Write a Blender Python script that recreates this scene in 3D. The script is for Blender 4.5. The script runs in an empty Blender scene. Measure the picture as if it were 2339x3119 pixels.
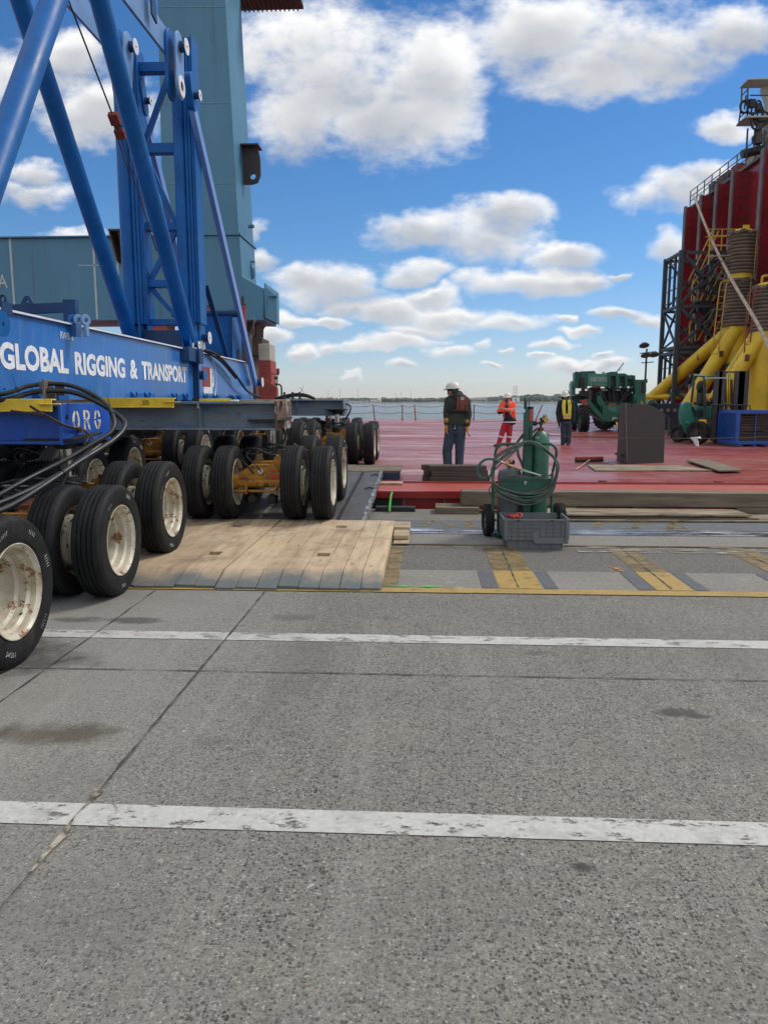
import bpy, math, random
from mathutils import Vector, Matrix
random.seed(7)
S = bpy.context.scene
COL = S.collection

# ------------------------------------------------------------------ camera
F = 2300.0; CX = 1169.5; CY = 1559.5; EYE = 1.65
TH = math.atan(338.5 / F); YA = math.radians(3.0)
cd = bpy.data.cameras.new('camera'); cam = bpy.data.objects.new('camera', cd); COL.objects.link(cam)
cam.location = (0, 0, EYE); cam.rotation_euler = (math.pi / 2 - TH, 0, YA)
cd.sensor_fit = 'VERTICAL'; cd.sensor_height = 36.0; cd.lens = 36.0 * F / 3119.0
cd.clip_start = 0.05; cd.clip_end = 9000
S.camera = cam
FW = Vector((-math.sin(YA) * math.cos(TH), math.cos(YA) * math.cos(TH), -math.sin(TH)))
RT = Vector((math.cos(YA), math.sin(YA), 0))
UP = Vector((-math.sin(YA) * math.sin(TH), math.cos(YA) * math.sin(TH), math.cos(TH)))
def ray(px, py): return FW + RT * ((px - CX) / F) - UP * ((py - CY) / F)
def G(px, py, z=0.0):
    d = ray(px, py); t = (z - EYE) / d.z; return Vector((d.x * t, d.y * t, z))
def PY(px, py, Y):
    d = ray(px, py); t = Y / d.y; return Vector((d.x * t, Y, EYE + d.z * t))
def PX(px, py, X):
    d = ray(px, py); t = X / d.x; return Vector((X, d.y * t, EYE + d.z * t))

# ------------------------------------------------------------------ render look
S.view_settings.view_transform = 'Standard'; S.view_settings.look = 'None'
S.view_settings.exposure = 0.55; S.view_settings.gamma = 1
S.view_settings.use_curve_mapping = False
SUN_EL = math.radians(48); SUN_AZ = math.radians(62)      # azimuth clockwise from +Y: sun to the right, a little ahead

# ------------------------------------------------------------------ world: sky + cumulus
W = bpy.data.worlds.new("World"); S.world = W; W.use_nodes = True
nt = W.node_tree; nt.nodes.clear(); L = nt.links
def N(t, **k):
    n = nt.nodes.new(t)
    for a, b in k.items(): setattr(n, a, b)
    return n
def M(op, a, b=None, c=None):
    n = N('ShaderNodeMath', operation=op)
    for i, v in enumerate((a, b, c)):
        if v is None: continue
        if isinstance(v, (int, float)): n.inputs[i].default_value = v
        else: L.new(v, n.inputs[i])
    return n.outputs[0]
def SM(x, lo, hi):
    n = N('ShaderNodeMapRange', interpolation_type='SMOOTHSTEP')
    L.new(x, n.inputs[0]); n.inputs[1].default_value = lo; n.inputs[2].default_value = hi
    return n.outputs[0]
sky = N('ShaderNodeTexSky', sky_type='NISHITA'); sky.sun_disc = False
sky.sun_elevation = SUN_EL; sky.sun_rotation = SUN_AZ
sky.altitude = 0; sky.air_density = 1.0; sky.dust_density = 0.1; sky.ozone_density = 3.0
tc = N('ShaderNodeTexCoord'); sx = N('ShaderNodeSeparateXYZ'); L.new(tc.outputs['Generated'], sx.inputs[0])
X_, Y_, Z_ = sx.outputs
ys = M('MAXIMUM', Y_, 0.02)
u0 = M('DIVIDE', X_, ys); v0 = M('DIVIDE', Z_, ys)
uv = N('ShaderNodeCombineXYZ'); L.new(u0, uv.inputs[0]); L.new(v0, uv.inputs[1])
def noise(vec, sc, det, rough, off=(0, 0, 0), scl=(1, 1, 1)):
    mp = N('ShaderNodeMapping'); mp.inputs[1].default_value = off; mp.inputs[3].default_value = scl
    L.new(vec, mp.inputs[0])
    n = N('ShaderNodeTexNoise'); n.inputs['Scale'].default_value = sc; n.inputs['Detail'].default_value = det
    n.inputs['Roughness'].default_value = rough; L.new(mp.outputs[0], n.inputs[0]); return n
wn = noise(uv.outputs[0], 11, 4, 0.5, (3.1, 0, 0), (1, 1.5, 1))
wsep = N('ShaderNodeSeparateColor'); L.new(wn.outputs['Color'], wsep.inputs[0])
u = M('ADD', u0, M('MULTIPLY', M('SUBTRACT', wsep.outputs[0], 0.5), 0.09))
v = M('ADD', v0, M('MULTIPLY', M('SUBTRACT', wsep.outputs[1], 0.5), 0.06))
fine = noise(uv.outputs[0], 8.5, 9, 0.58, (0, 7.3, 0), (1, 1.45, 1)).outputs[0]
finer = noise(uv.outputs[0], 40, 6, 0.6, (5, 1.3, 0), (1, 1.6, 1)).outputs[0]
# clouds: (centre x, centre y, half width, half height) measured in 1659x2212 picture units
CL = [(700, 120, 215, 130), (870, 255, 175, 105), (640, 240, 125, 100), (930, 150, 130, 120), (1180, 60, 175, 100), (1390, 95, 215, 110),
      (1270, 175, 180, 62), (1590, 60, 90, 60), (40, 165, 110, 70), (200, 235, 130, 75), (130, 120, 90, 40), (55, 415, 75, 42), (70, 365, 55, 20), (1462, 412, 112, 38), (1540, 385, 70, 30),
      (1555, 275, 55, 26), (900, 497, 125, 42), (1040, 510, 145, 62), (1110, 462, 75, 34), (1225, 545, 75, 28), (1445, 535, 50, 36),
      (700, 612, 108, 40), (640, 600, 70, 26), (893, 590, 72, 24), (1050, 610, 75, 24), (1170, 602, 120, 30), (1250, 600, 65, 20),
      (840, 665, 85, 30), (960, 680, 110, 26), (1080, 693, 115, 18), (635, 690, 48, 14), (710, 695, 32, 11),
      (585, 725, 38, 15), (790, 748, 105, 14), (850, 738, 90, 18), (905, 712, 85, 12), (975, 763, 55, 13),
      (650, 763, 26, 12), (875, 797, 28, 10), (1195, 746, 28, 9), (1250, 718, 38, 8), (1335, 677, 52, 12),
      (1395, 690, 42, 20), (1040, 745, 22, 9), (160, 497, 62, 15), (552, 490, 30, 28), (560, 558, 40, 22),
      (1100, 762, 22, 5), (1240, 790, 45, 11), (1330, 790, 35, 8), (1060, 800, 26, 6), (1225, 685, 20, 7), (745, 662, 40, 16), (1010, 668, 40, 14), (930, 640, 60, 16), (1130, 690, 40, 12), (700, 752, 30, 8), (1300, 770, 25, 6), (1180, 775, 18, 4), (760, 800, 20, 4), (1340, 590, 25, 9)]
fld = None; low = None
SD = 2339 / 1659.0
for (cx, cy, rx, ry) in CL:
    d = ray(cx * SD, cy * SD); uu, vv = d.x / d.y, d.z / d.y
    dr = ray((cx + rx) * SD, cy * SD); du = ray(cx * SD, (cy - ry) * SD)
    kk = 1.12 if rx > 120 else 1.3; ru = abs(dr.x / dr.y - uu) * kk + 0.001; rv = abs(du.z / du.y - vv) * kk + 0.0012
    a = M('MULTIPLY', M('SUBTRACT', u, uu), 1 / ru); b = M('MULTIPLY', M('SUBTRACT', v, vv), 1 / rv)
    a2 = M('MULTIPLY', a, a)
    f = M('SUBTRACT', 1.0, M('MULTIPLY_ADD', b, b, a2))
    b2 = M('ADD', b, 0.45)
    g = M('SUBTRACT', 0.85, M('MULTIPLY_ADD', b2, b2, a2))
    fld = f if fld is None else M('SMOOTH_MAX', fld, f, 0.25)
    low = g if low is None else M('SMOOTH_MAX', low, g, 0.25)
nz = M('ADD', M('MULTIPLY', M('SUBTRACT', fine, 0.5), 2.6), M('MULTIPLY', M('SUBTRACT', finer, 0.5), 1.5))
dens = SM(M('MULTIPLY_ADD', fld, 1.45, nz), -0.15, 1.45)
# everything outside the view: plain broken cumulus so that reflections and skylight agree
gen = noise(tc.outputs['Generated'], 3.2, 7, 0.6, (0, 0, 0), (1, 1, 2.2)).outputs[0]
gen = SM(gen, 0.36, 0.54)
out = SM(M('ABSOLUTE', u0), 0.56, 0.8)
out = M('MAXIMUM', out, SM(M('MULTIPLY', Y_, -1.0), -0.25, -0.05))
out = M('MAXIMUM', out, SM(v0, 0.58, 0.8))
dens = M('ADD', M('MULTIPLY', dens, M('SUBTRACT', 1.0, out)), M('MULTIPLY', gen, out))
dens = M('MULTIPLY', dens, SM(Z_, 0.003, 0.03))
soft = noise(uv.outputs[0], 6.5, 3, 0.45, (2, 7, 0), (1, 1.6, 1)).outputs[0]
shade = SM(M('ADD', low, M('MULTIPLY', M('SUBTRACT', soft, 0.5), 2.0)), -0.15, 1.15)
cc = N('ShaderNodeMix', data_type='RGBA'); L.new(shade, cc.inputs[0])
cc.inputs[6].default_value = (9.6, 9.55, 9.4, 1); cc.inputs[7].default_value = (4.9, 5.1, 5.5, 1)
tint = N('ShaderNodeMix', data_type='RGBA', blend_type='MULTIPLY'); tint.inputs[0].default_value = 1; L.new(sky.outputs[0], tint.inputs[6])
tr_ = N('ShaderNodeMix', data_type='RGBA'); L.new(SM(Z_, 0.0, 0.22), tr_.inputs[0]); tr_.inputs[6].default_value = (0.92, 0.94, 1.12, 1); tr_.inputs[7].default_value = (0.80, 0.94, 1.10, 1); L.new(tr_.outputs[2], tint.inputs[7])
hs = N('ShaderNodeHueSaturation'); hs.inputs['Saturation'].default_value = 1.17; hs.inputs['Value'].default_value = 0.96
L.new(tint.outputs[2], hs.inputs['Color'])
mx = N('ShaderNodeMix', data_type='RGBA'); L.new(M('MULTIPLY', dens, 0.97), mx.inputs[0]); L.new(hs.outputs[0], mx.inputs[6]); L.new(cc.outputs[2], mx.inputs[7])
bg = N('ShaderNodeBackground'); bg.inputs[1].default_value = 0.075; L.new(mx.outputs[2], bg.inputs[0])
wo = N('ShaderNodeOutputWorld'); L.new(bg.outputs[0], wo.inputs[0])

# ------------------------------------------------------------------ sun (filtered by cloud: wide and weak)
sl = bpy.data.lights.new('sun', 'SUN'); sl.energy = 1.6; sl.angle = math.radians(16); sl.color = (1, 0.93, 0.82)
so = bpy.data.objects.new('sun', sl); COL.objects.link(so)
sd = Vector((math.sin(SUN_AZ) * math.cos(SUN_EL), math.cos(SUN_AZ) * math.cos(SUN_EL), math.sin(SUN_EL)))
so.rotation_euler = sd.to_track_quat('Z', 'Y').to_euler(); so.location = sd * 60

# ------------------------------------------------------------------ materials
MATS = {}
def mat(name, col, rough=0.5, metal=0.0, var=0.15, vs=4.0, st=(1, 1, 1), spots=None, bump=0.0, bs=30.0, spec=0.5, rvar=0.1, wear=0.0, coat=0.0, coords='Object', streaks=None):
    m = bpy.data.materials.new(name); m.use_nodes = True; t = m.node_tree; l = t.links
    b = t.nodes['Principled BSDF']
    def nn(k): return t.nodes.new(k)
    tcn = nn('ShaderNodeTexCoord'); mp = nn('ShaderNodeMapping'); mp.inputs[3].default_value = st
    l.new(tcn.outputs[coords], mp.inputs[0])
    n1 = nn('ShaderNodeTexNoise'); n1.inputs['Scale'].default_value = vs; n1.inputs['Detail'].default_value = 7; n1.inputs['Roughness'].default_value = 0.6
    l.new(mp.outputs[0], n1.inputs[0])
    r = nn('ShaderNodeMapRange'); r.inputs[1].default_value = 0.3; r.inputs[2].default_value = 0.7
    r.inputs[3].default_value = 1 - var * 1.6; r.inputs[4].default_value = 1 + var * 1.2; l.new(n1.outputs[0], r.inputs[0])
    mul = nn('ShaderNodeMix'); mul.data_type = 'RGBA'; mul.blend_type = 'MULTIPLY'; mul.inputs[0].default_value = 1
    mul.inputs[6].default_value = (*col, 1); l.new(r.outputs[0], mul.inputs[7])
    c = mul.outputs[2]
    for sp in (spots or []):
        scol, ssc, lo, hi, sst = sp
        mp2 = nn('ShaderNodeMapping'); mp2.inputs[3].default_value = sst; mp2.inputs[1].default_value = (ssc * .37, 2.1, ssc); l.new(tcn.outputs[coords], mp2.inputs[0])
        n2 = nn('ShaderNodeTexNoise'); n2.inputs['Scale'].default_value = ssc; n2.inputs['Detail'].default_value = 6; n2.inputs['Roughness'].default_value = 0.65
        l.new(mp2.outputs[0], n2.inputs[0])
        r2 = nn('ShaderNodeMapRange'); r2.inputs[1].default_value = lo; r2.inputs[2].default_value = hi; l.new(n2.outputs[0], r2.inputs[0])
        m2 = nn('ShaderNodeMix'); m2.data_type = 'RGBA'; l.new(r2.outputs[0], m2.inputs[0]); l.new(c, m2.inputs[6]); m2.inputs[7].default_value = (*scol, 1)
        c = m2.outputs[2]
    l.new(c, b.inputs['Base Color'])
    r3 = nn('ShaderNodeMapRange'); r3.inputs[1].default_value = 0.3; r3.inputs[2].default_value = 0.7
    r3.inputs[3].default_value = max(0.02, rough - rvar); r3.inputs[4].default_value = min(1, rough + rvar); l.new(n1.outputs[0], r3.inputs[0])
    l.new(r3.outputs[0], b.inputs['Roughness'])
    b.inputs['Metallic'].default_value = metal; b.inputs['Specular IOR Level'].default_value = spec; b.inputs['Coat Weight'].default_value = coat
    if bump:
        n4 = nn('ShaderNodeTexNoise'); n4.inputs['Scale'].default_value = bs; n4.inputs['Detail'].default_value = 5; l.new(mp.outputs[0], n4.inputs[0])
        bp = nn('ShaderNodeBump'); bp.inputs['Strength'].default_value = bump; bp.inputs['Distance'].default_value = 0.02
        l.new(n4.outputs[0], bp.inputs['Height']); l.new(bp.outputs[0], b.inputs['Normal'])
    MATS[name] = m; return m
RUST = (0.16, 0.06, 0.025)
mat('blue_paint', (0.002, 0.105, 0.36), 0.45, spec=0.3, var=0.15, vs=2.0, spots=[((0.02, 0.14, 0.40), 3.0, 0.5, 0.8, (1, 1, .4)), ((0.10, 0.10, 0.11), 6, 0.66, 0.74, (3, 3, .3)), ((0.012, 0.04, 0.13), 22, 0.66, 0.72, (1, 1, 0.3))], bump=0.06, bs=9)
mat('blue_girder', (0.022, 0.15, 0.47), 0.33, var=0.18, vs=1.4, st=(1, .6, 1), spots=[((0.07, 0.20, 0.52), 5.0, 0.5, 0.75, (1, 1.5, .3)), ((0.02, 0.06, 0.2), 20, 0.67, 0.72, (1, 1, .4))], bump=0.12, bs=14, coat=0.2)
mat('tie_sky_sheen', (0.14, 0.28, 0.52), 0.4, var=0.1, vs=3)  # frame blue made paler: glancing sky sheen put into the colour
mat('stay_sky_sheen', (0.15, 0.29, 0.62), 0.38, var=0.1, vs=2, bump=.03)  # same blue paint, lightened to paint in the sky mirrored on the stays
mat('blue_dark', (0.004, 0.045, 0.14), 0.5, var=0.2, vs=5)
mat('beam_blue', (0.008, 0.075, 0.40), 0.4, var=0.14, vs=3, spots=[((0.02, 0.12, .42), 5, .5, .8, (1, 1, .4)), ((0.05, 0.04, 0.04), 30, .7, .74, (1, 1, 1))], bump=0.05, bs=15)
mat('beam_grey', (0.17, 0.215, 0.26), 0.5, var=0.2, vs=2.0, st=(1, 1, 3), spots=[((0.045, 0.12, 0.24), 2.2, 0.56, 0.7, (1, 1, 2)), ((0.10, 0.06, 0.04), 9, 0.64, 0.72, (.5, 1, 2))], bump=0.05, bs=18)
mat('beam_rust', (0.13, 0.075, 0.05), 0.8, var=0.35, vs=6, spots=[((0.4, 0.4, 0.39), 4.5, 0.53, 0.57, (1, 1, .6)), ((0.05, 0.02, 0.015), 12, .6, .66, (1, 1, 1))], bump=0.2, bs=40)
mat('yellow_channel', (0.80, 0.56, 0.04), 0.5, var=0.12, vs=7, spots=[((0.25, 0.18, 0.06), 14, 0.62, 0.74, (1, 1, 1))], bump=.04)
mat('yellow_tube', (0.68, 0.47, 0.018), 0.42, var=0.14, vs=0.8, spots=[((0.22, 0.10, 0.02), 2.6, 0.64, 0.72, (1, 1, 1))], bump=0.03, bs=6)
mat('axle_yellow', (0.36, 0.17, 0.018), 0.55, var=0.25, vs=9, spots=[((0.05, 0.03, 0.02), 11, 0.57, 0.63, (1, 1, 1))], bump=.1)
mat('frame_rust', (0.16, 0.065, 0.035), 0.72, var=0.35, vs=8, spots=[((0.04, 0.025, 0.02), 12, 0.55, 0.65, (1, 1, 1))], bump=.15)
mat('white_paint', (0.72, 0.74, 0.78), 0.4, var=0.1, vs=6)
mat('lettering_white', (0.78, 0.82, 0.88), 0.45, var=0.12, vs=12)
mat('lettering_worn', (0.62, 0.58, 0.52), 0.6, var=0.3, vs=14, spots=[((0.22, 0.2, 0.18), 9, 0.55, 0.6, (1, 1, 1))])
mat('rim_white', (0.56, 0.52, 0.42), 0.38, var=0.15, vs=7, spots=[((0.34, 0.27, 0.18), 4, 0.46, 0.66, (1, 1, 1)), ((0.20, 0.10, 0.045), 8, 0.565, 0.61, (1, 1, 1)), ((0.07, 0.035, 0.02), 19, 0.64, 0.68, (1, 1, 1))])
mat('rim_rust', (0.22, 0.12, 0.06), 0.8, var=0.4, vs=12)
mat('rubber', (0.014, 0.0145, 0.016), 0.68, var=0.35, vs=6, spots=[((0.05, 0.048, 0.045), 7, 0.58, 0.80, (1, 1, 1))], bump=0.15, bs=60, spec=0.25)
mat('hose', (0.008, 0.012, 0.014), 0.45, var=0.3, vs=10, spots=[((0.04, 0.055, 0.055), 15, .6, .8, (1, 1, 1))])
mat('chrome', (0.6, 0.6, 0.6), 0.16, metal=1.0, var=0.1)
mat('steel_dark', (0.045, 0.042, 0.042), 0.55, var=0.3, vs=7, spots=[(RUST, 9, .62, .72, (1, 1, 1))])
mat('black', (0.012, 0.012, 0.013), 0.6, var=0.2)
mat('red_paint', (0.42, 0.035, 0.02), 0.5, var=0.15, vs=5)
mat('red_machine', (0.30, 0.05, 0.035), 0.55, var=0.25, vs=4, spots=[((.08, .03, .02), 8, .6, .7, (1, 1, 1))])
mat('brown_steel', (0.075, 0.05, 0.042), 0.7, var=0.3, vs=3)
mat('teal_seam', (0.11, 0.26, 0.34), 0.5)
mat('teal', (0.060, 0.20, 0.315), 0.48, var=0.1, vs=0.7, st=(1, 1, .3), spots=[((0.08, 0.23, 0.33), 0.6, 0.5, 0.8, (1, 1, .5)), ((0.05, 0.13, 0.17), 2.5, .60, .74, (1.5, 1.5, .08)), ((0.16, 0.10, 0.06), 5, .70, .76, (1, 1, .12))], bump=0.03, bs=3)
mat('teal_line', (0.42, 0.48, 0.48), 0.6, var=0.1)
mat('pale_paint', (0.42, 0.41, 0.37), 0.6, var=0.15, vs=3, spots=[((.2, .12, .07), 4, .66, .74, (1, 1, .4))])
mat('sheet_ply', (0.27, 0.215, 0.145), 0.8, var=0.3, vs=3, st=(.5, 2.5, 1), spots=[((0.08, 0.06, 0.045), 4, 0.50, 0.62, (.5, 2, 1)), ((0.36, 0.31, 0.23), 9, 0.58, 0.68, (.4, 3, 1))], bump=0.1)
mat('timber_grey', (0.165, 0.135, 0.095), 0.85, var=0.35, vs=3, st=(.25, 3, 5), spots=[((0.05, 0.04, 0.03), 4, .55, .7, (.3, 2, 4)), ((.26, .23, .17), 5, .62, .75, (.2, 2, 5))], bump=0.3, bs=12)
mat('timber_dark', (0.075, 0.058, 0.047), 0.8, var=0.35, vs=4, st=(.3, 3, 5), bump=0.25, bs=15)
mat('timber_new', (0.40, 0.31, 0.20), 0.75, var=0.2, vs=4, st=(.4, 3, 3), spots=[((.18,.13,.09),5,.55,.7,(1,2,2))], bump=0.1)
mat('green_gas', (0.045, 0.16, 0.11), 0.42, var=0.2, vs=5, spots=[((0.03, 0.06, 0.045), 14, 0.60, 0.68, (1, 1, .7)), ((.2, .25, .22), 20, .68, .72, (1, 1, 1))])
mat('green_cart', (0.012, 0.085, 0.062), 0.42, var=0.2, vs=6, spots=[((0.02, 0.03, 0.03), 16, .62, .7, (1, 1, 1))])
mat('grey_tank', (0.11, 0.125, 0.125), 0.5, var=0.15, vs=5, spots=[((.05, .05, .05), 9, .64, .72, (1, 1, 1))])
mat('hose_green', (0.06, 0.13, 0.10), 0.5, var=0.3, vs=10)
mat('hose_red', (0.12, 0.095, 0.085), 0.5, var=0.3, vs=10)
mat('brass', (0.42, 0.29, 0.13), 0.35, metal=1.0, var=0.2)
mat('crate_grey', (0.135, 0.15, 0.16), 0.55, var=0.1, vs=5)
mat('machine_green', (0.006, 0.10, 0.058), 0.4, var=0.2, vs=1.5, spots=[((.01, .05, .035), 3, .6, .7, (1, 1, 1))])
mat('fork_green', (0.008, 0.17, 0.115), 0.32, var=0.1, vs=2)
mat('decal_pale', (0.30, 0.46, 0.40), 0.5, var=0.1)
mat('decal_green', (0.05, 0.20, 0.14), 0.4, var=0.1)
mat('decal_text', (0.42, 0.45, 0.50), 0.5, var=0.1)
mat('rail_yellow', (0.55, 0.36, 0.05), 0.5, var=0.15)
mat('rail_red', (0.28, 0.05, 0.03), 0.5, var=0.15)
mat('rope_wound', (0.15, 0.115, 0.085), 0.9, var=0.3, vs=1.2, st=(1, 1, 1), bump=.5, bs=9)
mat('glass_dark', (0.02, 0.025, 0.03), 0.1, var=0.1)
mat('seat_black', (0.015, 0.015, 0.016), 0.7)
mat('crate_blue', (0.01, 0.075, 0.36), 0.45, var=0.12, vs=3)
mat('crate_timber', (0.05, 0.038, 0.028), 0.85, var=0.5, vs=3, st=(.3, 1, 6), bump=.3, bs=10)
mat('bracket_steel', (0.036, 0.030, 0.030), 0.62, var=0.22, vs=3, spots=[((.085, .05, .04), 6, .6, .7, (1, 1, 1))], bump=.05)
mat('ship_red', (0.25, 0.012, 0.020), 0.27, var=0.2, vs=0.35, st=(1, 1, .35), spots=[((0.11, 0.012, 0.016), 0.7, 0.55, 0.72, (1, 1, .2)), ((.1, .05, .04), 2.5, .66, .74, (1, 1, .12))])
mat('ship_edge', (0.14, 0.125, 0.13), 0.6, var=0.3, vs=2, spots=[(RUST, 4, .6, .68, (1, 1, .3))])
mat('hull_red', (0.28, 0.010, 0.011), 0.35, var=0.14, vs=0.9, coat=0.2)
mat('lattice_dark', (0.032, 0.048, 0.058), 0.55, var=0.2, vs=2)
mat('rope_brown', (0.15, 0.115, 0.085), 0.9, var=0.3, vs=1.2, bump=0.4, bs=7)
mat('rope_thin', (0.09, 0.065, 0.05), 0.9, var=0.3, vs=30)
mat('hawser', (0.42, 0.35, 0.27), 0.9, var=0.2, vs=4)
mat('rag_white', (0.72, 0.72, 0.70), 0.9, var=0.1)
mat('skin', (0.42, 0.25, 0.18), 0.55, var=0.1, vs=20)
mat('hat_white', (0.66, 0.66, 0.61), 0.35, var=0.08, vs=6)
mat('hoodie', (0.030, 0.040, 0.030), 0.9, var=0.2, vs=9, bump=.4, bs=18)
mat('jeans', (0.042, 0.062, 0.095), 0.9, var=0.25, vs=9, bump=.4, bs=16)
mat('vest_brown', (0.19, 0.055, 0.04), 0.8, var=0.15)
mat('glove_tan', (0.46, 0.24, 0.06), 0.8, var=0.2, vs=15)
mat('hi_vis_orange', (0.95, 0.10, 0.03), 0.65, var=0.1, vs=8, bump=.3, bs=18)
mat('hi_vis_yellow', (0.62, 0.62, 0.05), 0.65, var=0.1)
mat('reflective', (0.6, 0.62, 0.63), 0.4, var=0.1)
mat('vest_pink', (0.62, 0.33, 0.22), 0.6)
mat('trouser_red', (0.42, 0.015, 0.03), 0.75, var=0.15, vs=10, bump=.3, bs=16)
mat('navy', (0.012, 0.016, 0.028), 0.85, var=0.2, vs=10, bump=.3, bs=16)
mat('navy_trouser', (0.028, 0.04, 0.065), 0.85, var=0.2, vs=10, bump=.3, bs=16)
mat('boot', (0.02, 0.017, 0.015), 0.6)
mat('shore_green', (0.075, 0.10, 0.075), 0.95, var=0.45, vs=0.05)
mat('shore_ground', (0.14, 0.13, 0.11), 0.95, var=0.3, vs=0.02)
mat('far_grey', (0.30, 0.33, 0.36), 0.8, var=0.05)
mat('far_white', (0.75, 0.76, 0.76), 0.7, var=0.05)
mat('far_cream', (0.9, 0.82, 0.55), 0.7, var=0.02)
mat('chock_rust', (0.20, 0.035, 0.02), 0.8, var=0.4, vs=12)
mat('blue_block', (0.012, 0.03, 0.085), 0.6)
mat('green_spray', (0.06, 0.32, 0.05), 0.8)
mat('label_red', (0.55, 0.04, 0.03), 0.5)

# ------------------------------------------------------------------ mesh helpers
class MB:
    def __init__(s): s.v = []; s.f = []; s.sm = []; s.mi = []; s.cur = 0
    def add(s, vs, fs, smooth=False):
        o = len(s.v); s.v += [tuple(p) for p in vs]
        for f in fs: s.f.append([i + o for i in f]); s.sm.append(smooth); s.mi.append(s.cur)
        return s
    def box(s, c, d, R=None):
        c = Vector(c); R = R or Matrix.Identity(3); vs = []
        for x in (-.5, .5):
            for y in (-.5, .5):
                for z in (-.5, .5): vs.append(c + R @ Vector((x * d[0], y * d[1], z * d[2])))
        return s.add(vs, [(0, 1, 3, 2), (4, 6, 7, 5), (0, 4, 5, 1), (2, 3, 7, 6), (0, 2, 6, 4), (1, 5, 7, 3)])
    def bb(s, a, b):
        a = Vector(a); b = Vector(b); return s.box((a + b) / 2, [abs(b[i] - a[i]) for i in range(3)])
    def bar(s, p, q, w, h, up=(0, 0, 1)):
        p = Vector(p); q = Vector(q); z = (q - p); ln = z.length; z.normalize(); up = Vector(up)
        if abs(z.dot(up)) > .99: up = Vector((0, 1, 0))
        x = up.cross(z).normalized(); y = z.cross(x)
        R = Matrix((x, y, z)).transposed(); return s.box((p + q) / 2, (w, h, ln), R)
    def frame(s, z):
        z = Vector(z).normalized(); a = Vector((0, 0, 1)) if abs(z.z) < .9 else Vector((1, 0, 0))
        x = a.cross(z).normalized(); return x, z.cross(x), z
    def cyl(s, p, q, r, r2=None, n=16, caps=True):
        r2 = r if r2 is None else r2; p = Vector(p); q = Vector(q); x, y, z = s.frame(q - p); vs = []
        for c, rr in ((p, r), (q, r2)):
            for i in range(n):
                a = 2 * math.pi * i / n; vs.append(c + x * math.cos(a) * rr + y * math.sin(a) * rr)
        s.add(vs, [(i, (i + 1) % n, n + (i + 1) % n, n + i) for i in range(n)], True)
        if caps: s.add(vs, [list(range(n))[::-1], list(range(n, 2 * n))])
        return s
    def lathe(s, prof, o, ax, n=32, close=False, smooth=True):
        o = Vector(o); x, y, z = s.frame(ax); vs = []; m = len(prof)
        for i in range(n):
            a = 2 * math.pi * i / n; c, d = math.cos(a), math.sin(a)
            for r, h in prof: vs.append(o + z * h + (x * c + y * d) * r)
        fs = []
        for i in range(n):
            j = (i + 1) % n
            for k in range(m if close else m - 1):
                k2 = (k + 1) % m; fs.append((i * m + k, j * m + k, j * m + k2, i * m + k2))
        return s.add(vs, fs, smooth)
    def tube(s, pts, r, n=8, sub=0, closed=False):
        pts = [Vector(p) for p in pts]
        if sub: pts = catmull(pts, sub, closed)
        rr = r if isinstance(r, (list, tuple)) else [r] * len(pts)
        if len(rr) != len(pts): rr = [rr[min(len(rr) - 1, int(i * len(rr) / len(pts)))] for i in range(len(pts))]
        vs = []; m = len(pts); prev = None
        for i, p in enumerate(pts):
            if closed: t = pts[(i + 1) % m] - pts[i - 1]
            else: t = pts[min(i + 1, m - 1)] - pts[max(i - 1, 0)]
            t.normalize()
            if prev is None: x = s.frame(t)[0]
            else:
                x = prev - t * prev.dot(t)
                x = x.normalized() if x.length > 1e-5 else s.frame(t)[0]
            prev = x; y = t.cross(x)
            for k in range(n):
                a = 2 * math.pi * k / n; vs.append(p + (x * math.cos(a) + y * math.sin(a)) * rr[i])
        fs = [(i * n + k, i * n + (k + 1) % n, ((i + 1) % m) * n + (k + 1) % n, ((i + 1) % m) * n + k) for i in range(m if closed else m - 1) for k in range(n)]
        s.add(vs, fs, True)
        if not closed: s.add(vs[:n] + vs[-n:], [list(range(n))[::-1], list(range(n, 2 * n))])
        return s
    def prism(s, poly, d):
        d = Vector(d); P = [Vector(p) for p in poly]; n = len(P)
        nrm = Vector((0, 0, 0))
        for i in range(n): nrm += P[i].cross(P[(i + 1) % n])
        if nrm.dot(d) > 0: P = P[::-1]
        return s.add(P + [p + d for p in P], [list(range(n)), list(range(n, 2 * n))[::-1]] + [(i, n + i, n + (i + 1) % n, (i + 1) % n) for i in range(n)])
    def sphere(s, c, r, n=12, m=8):
        if isinstance(r, (int, float)): r = (r, r, r)
        c = Vector(c); vs = [c + Vector((0, 0, r[2]))]
        for j in range(1, m):
            t = math.pi * j / m
            for i in range(n):
                a = 2 * math.pi * i / n; vs.append(c + Vector((r[0] * math.sin(t) * math.cos(a), r[1] * math.sin(t) * math.sin(a), r[2] * math.cos(t))))
        vs.append(c - Vector((0, 0, r[2]))); fs = [(0, 1 + i, 1 + (i + 1) % n) for i in range(n)]
        for j in range(m - 2):
            for i in range(n):
                a = 1 + j * n + i; b = 1 + j * n + (i + 1) % n; fs.append((a, a + n, b + n, b))
        e = len(vs) - 1; q = 1 + (m - 2) * n; fs += [(q + i, e, q + (i + 1) % n) for i in range(n)]
        return s.add(vs, fs, True)
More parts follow.
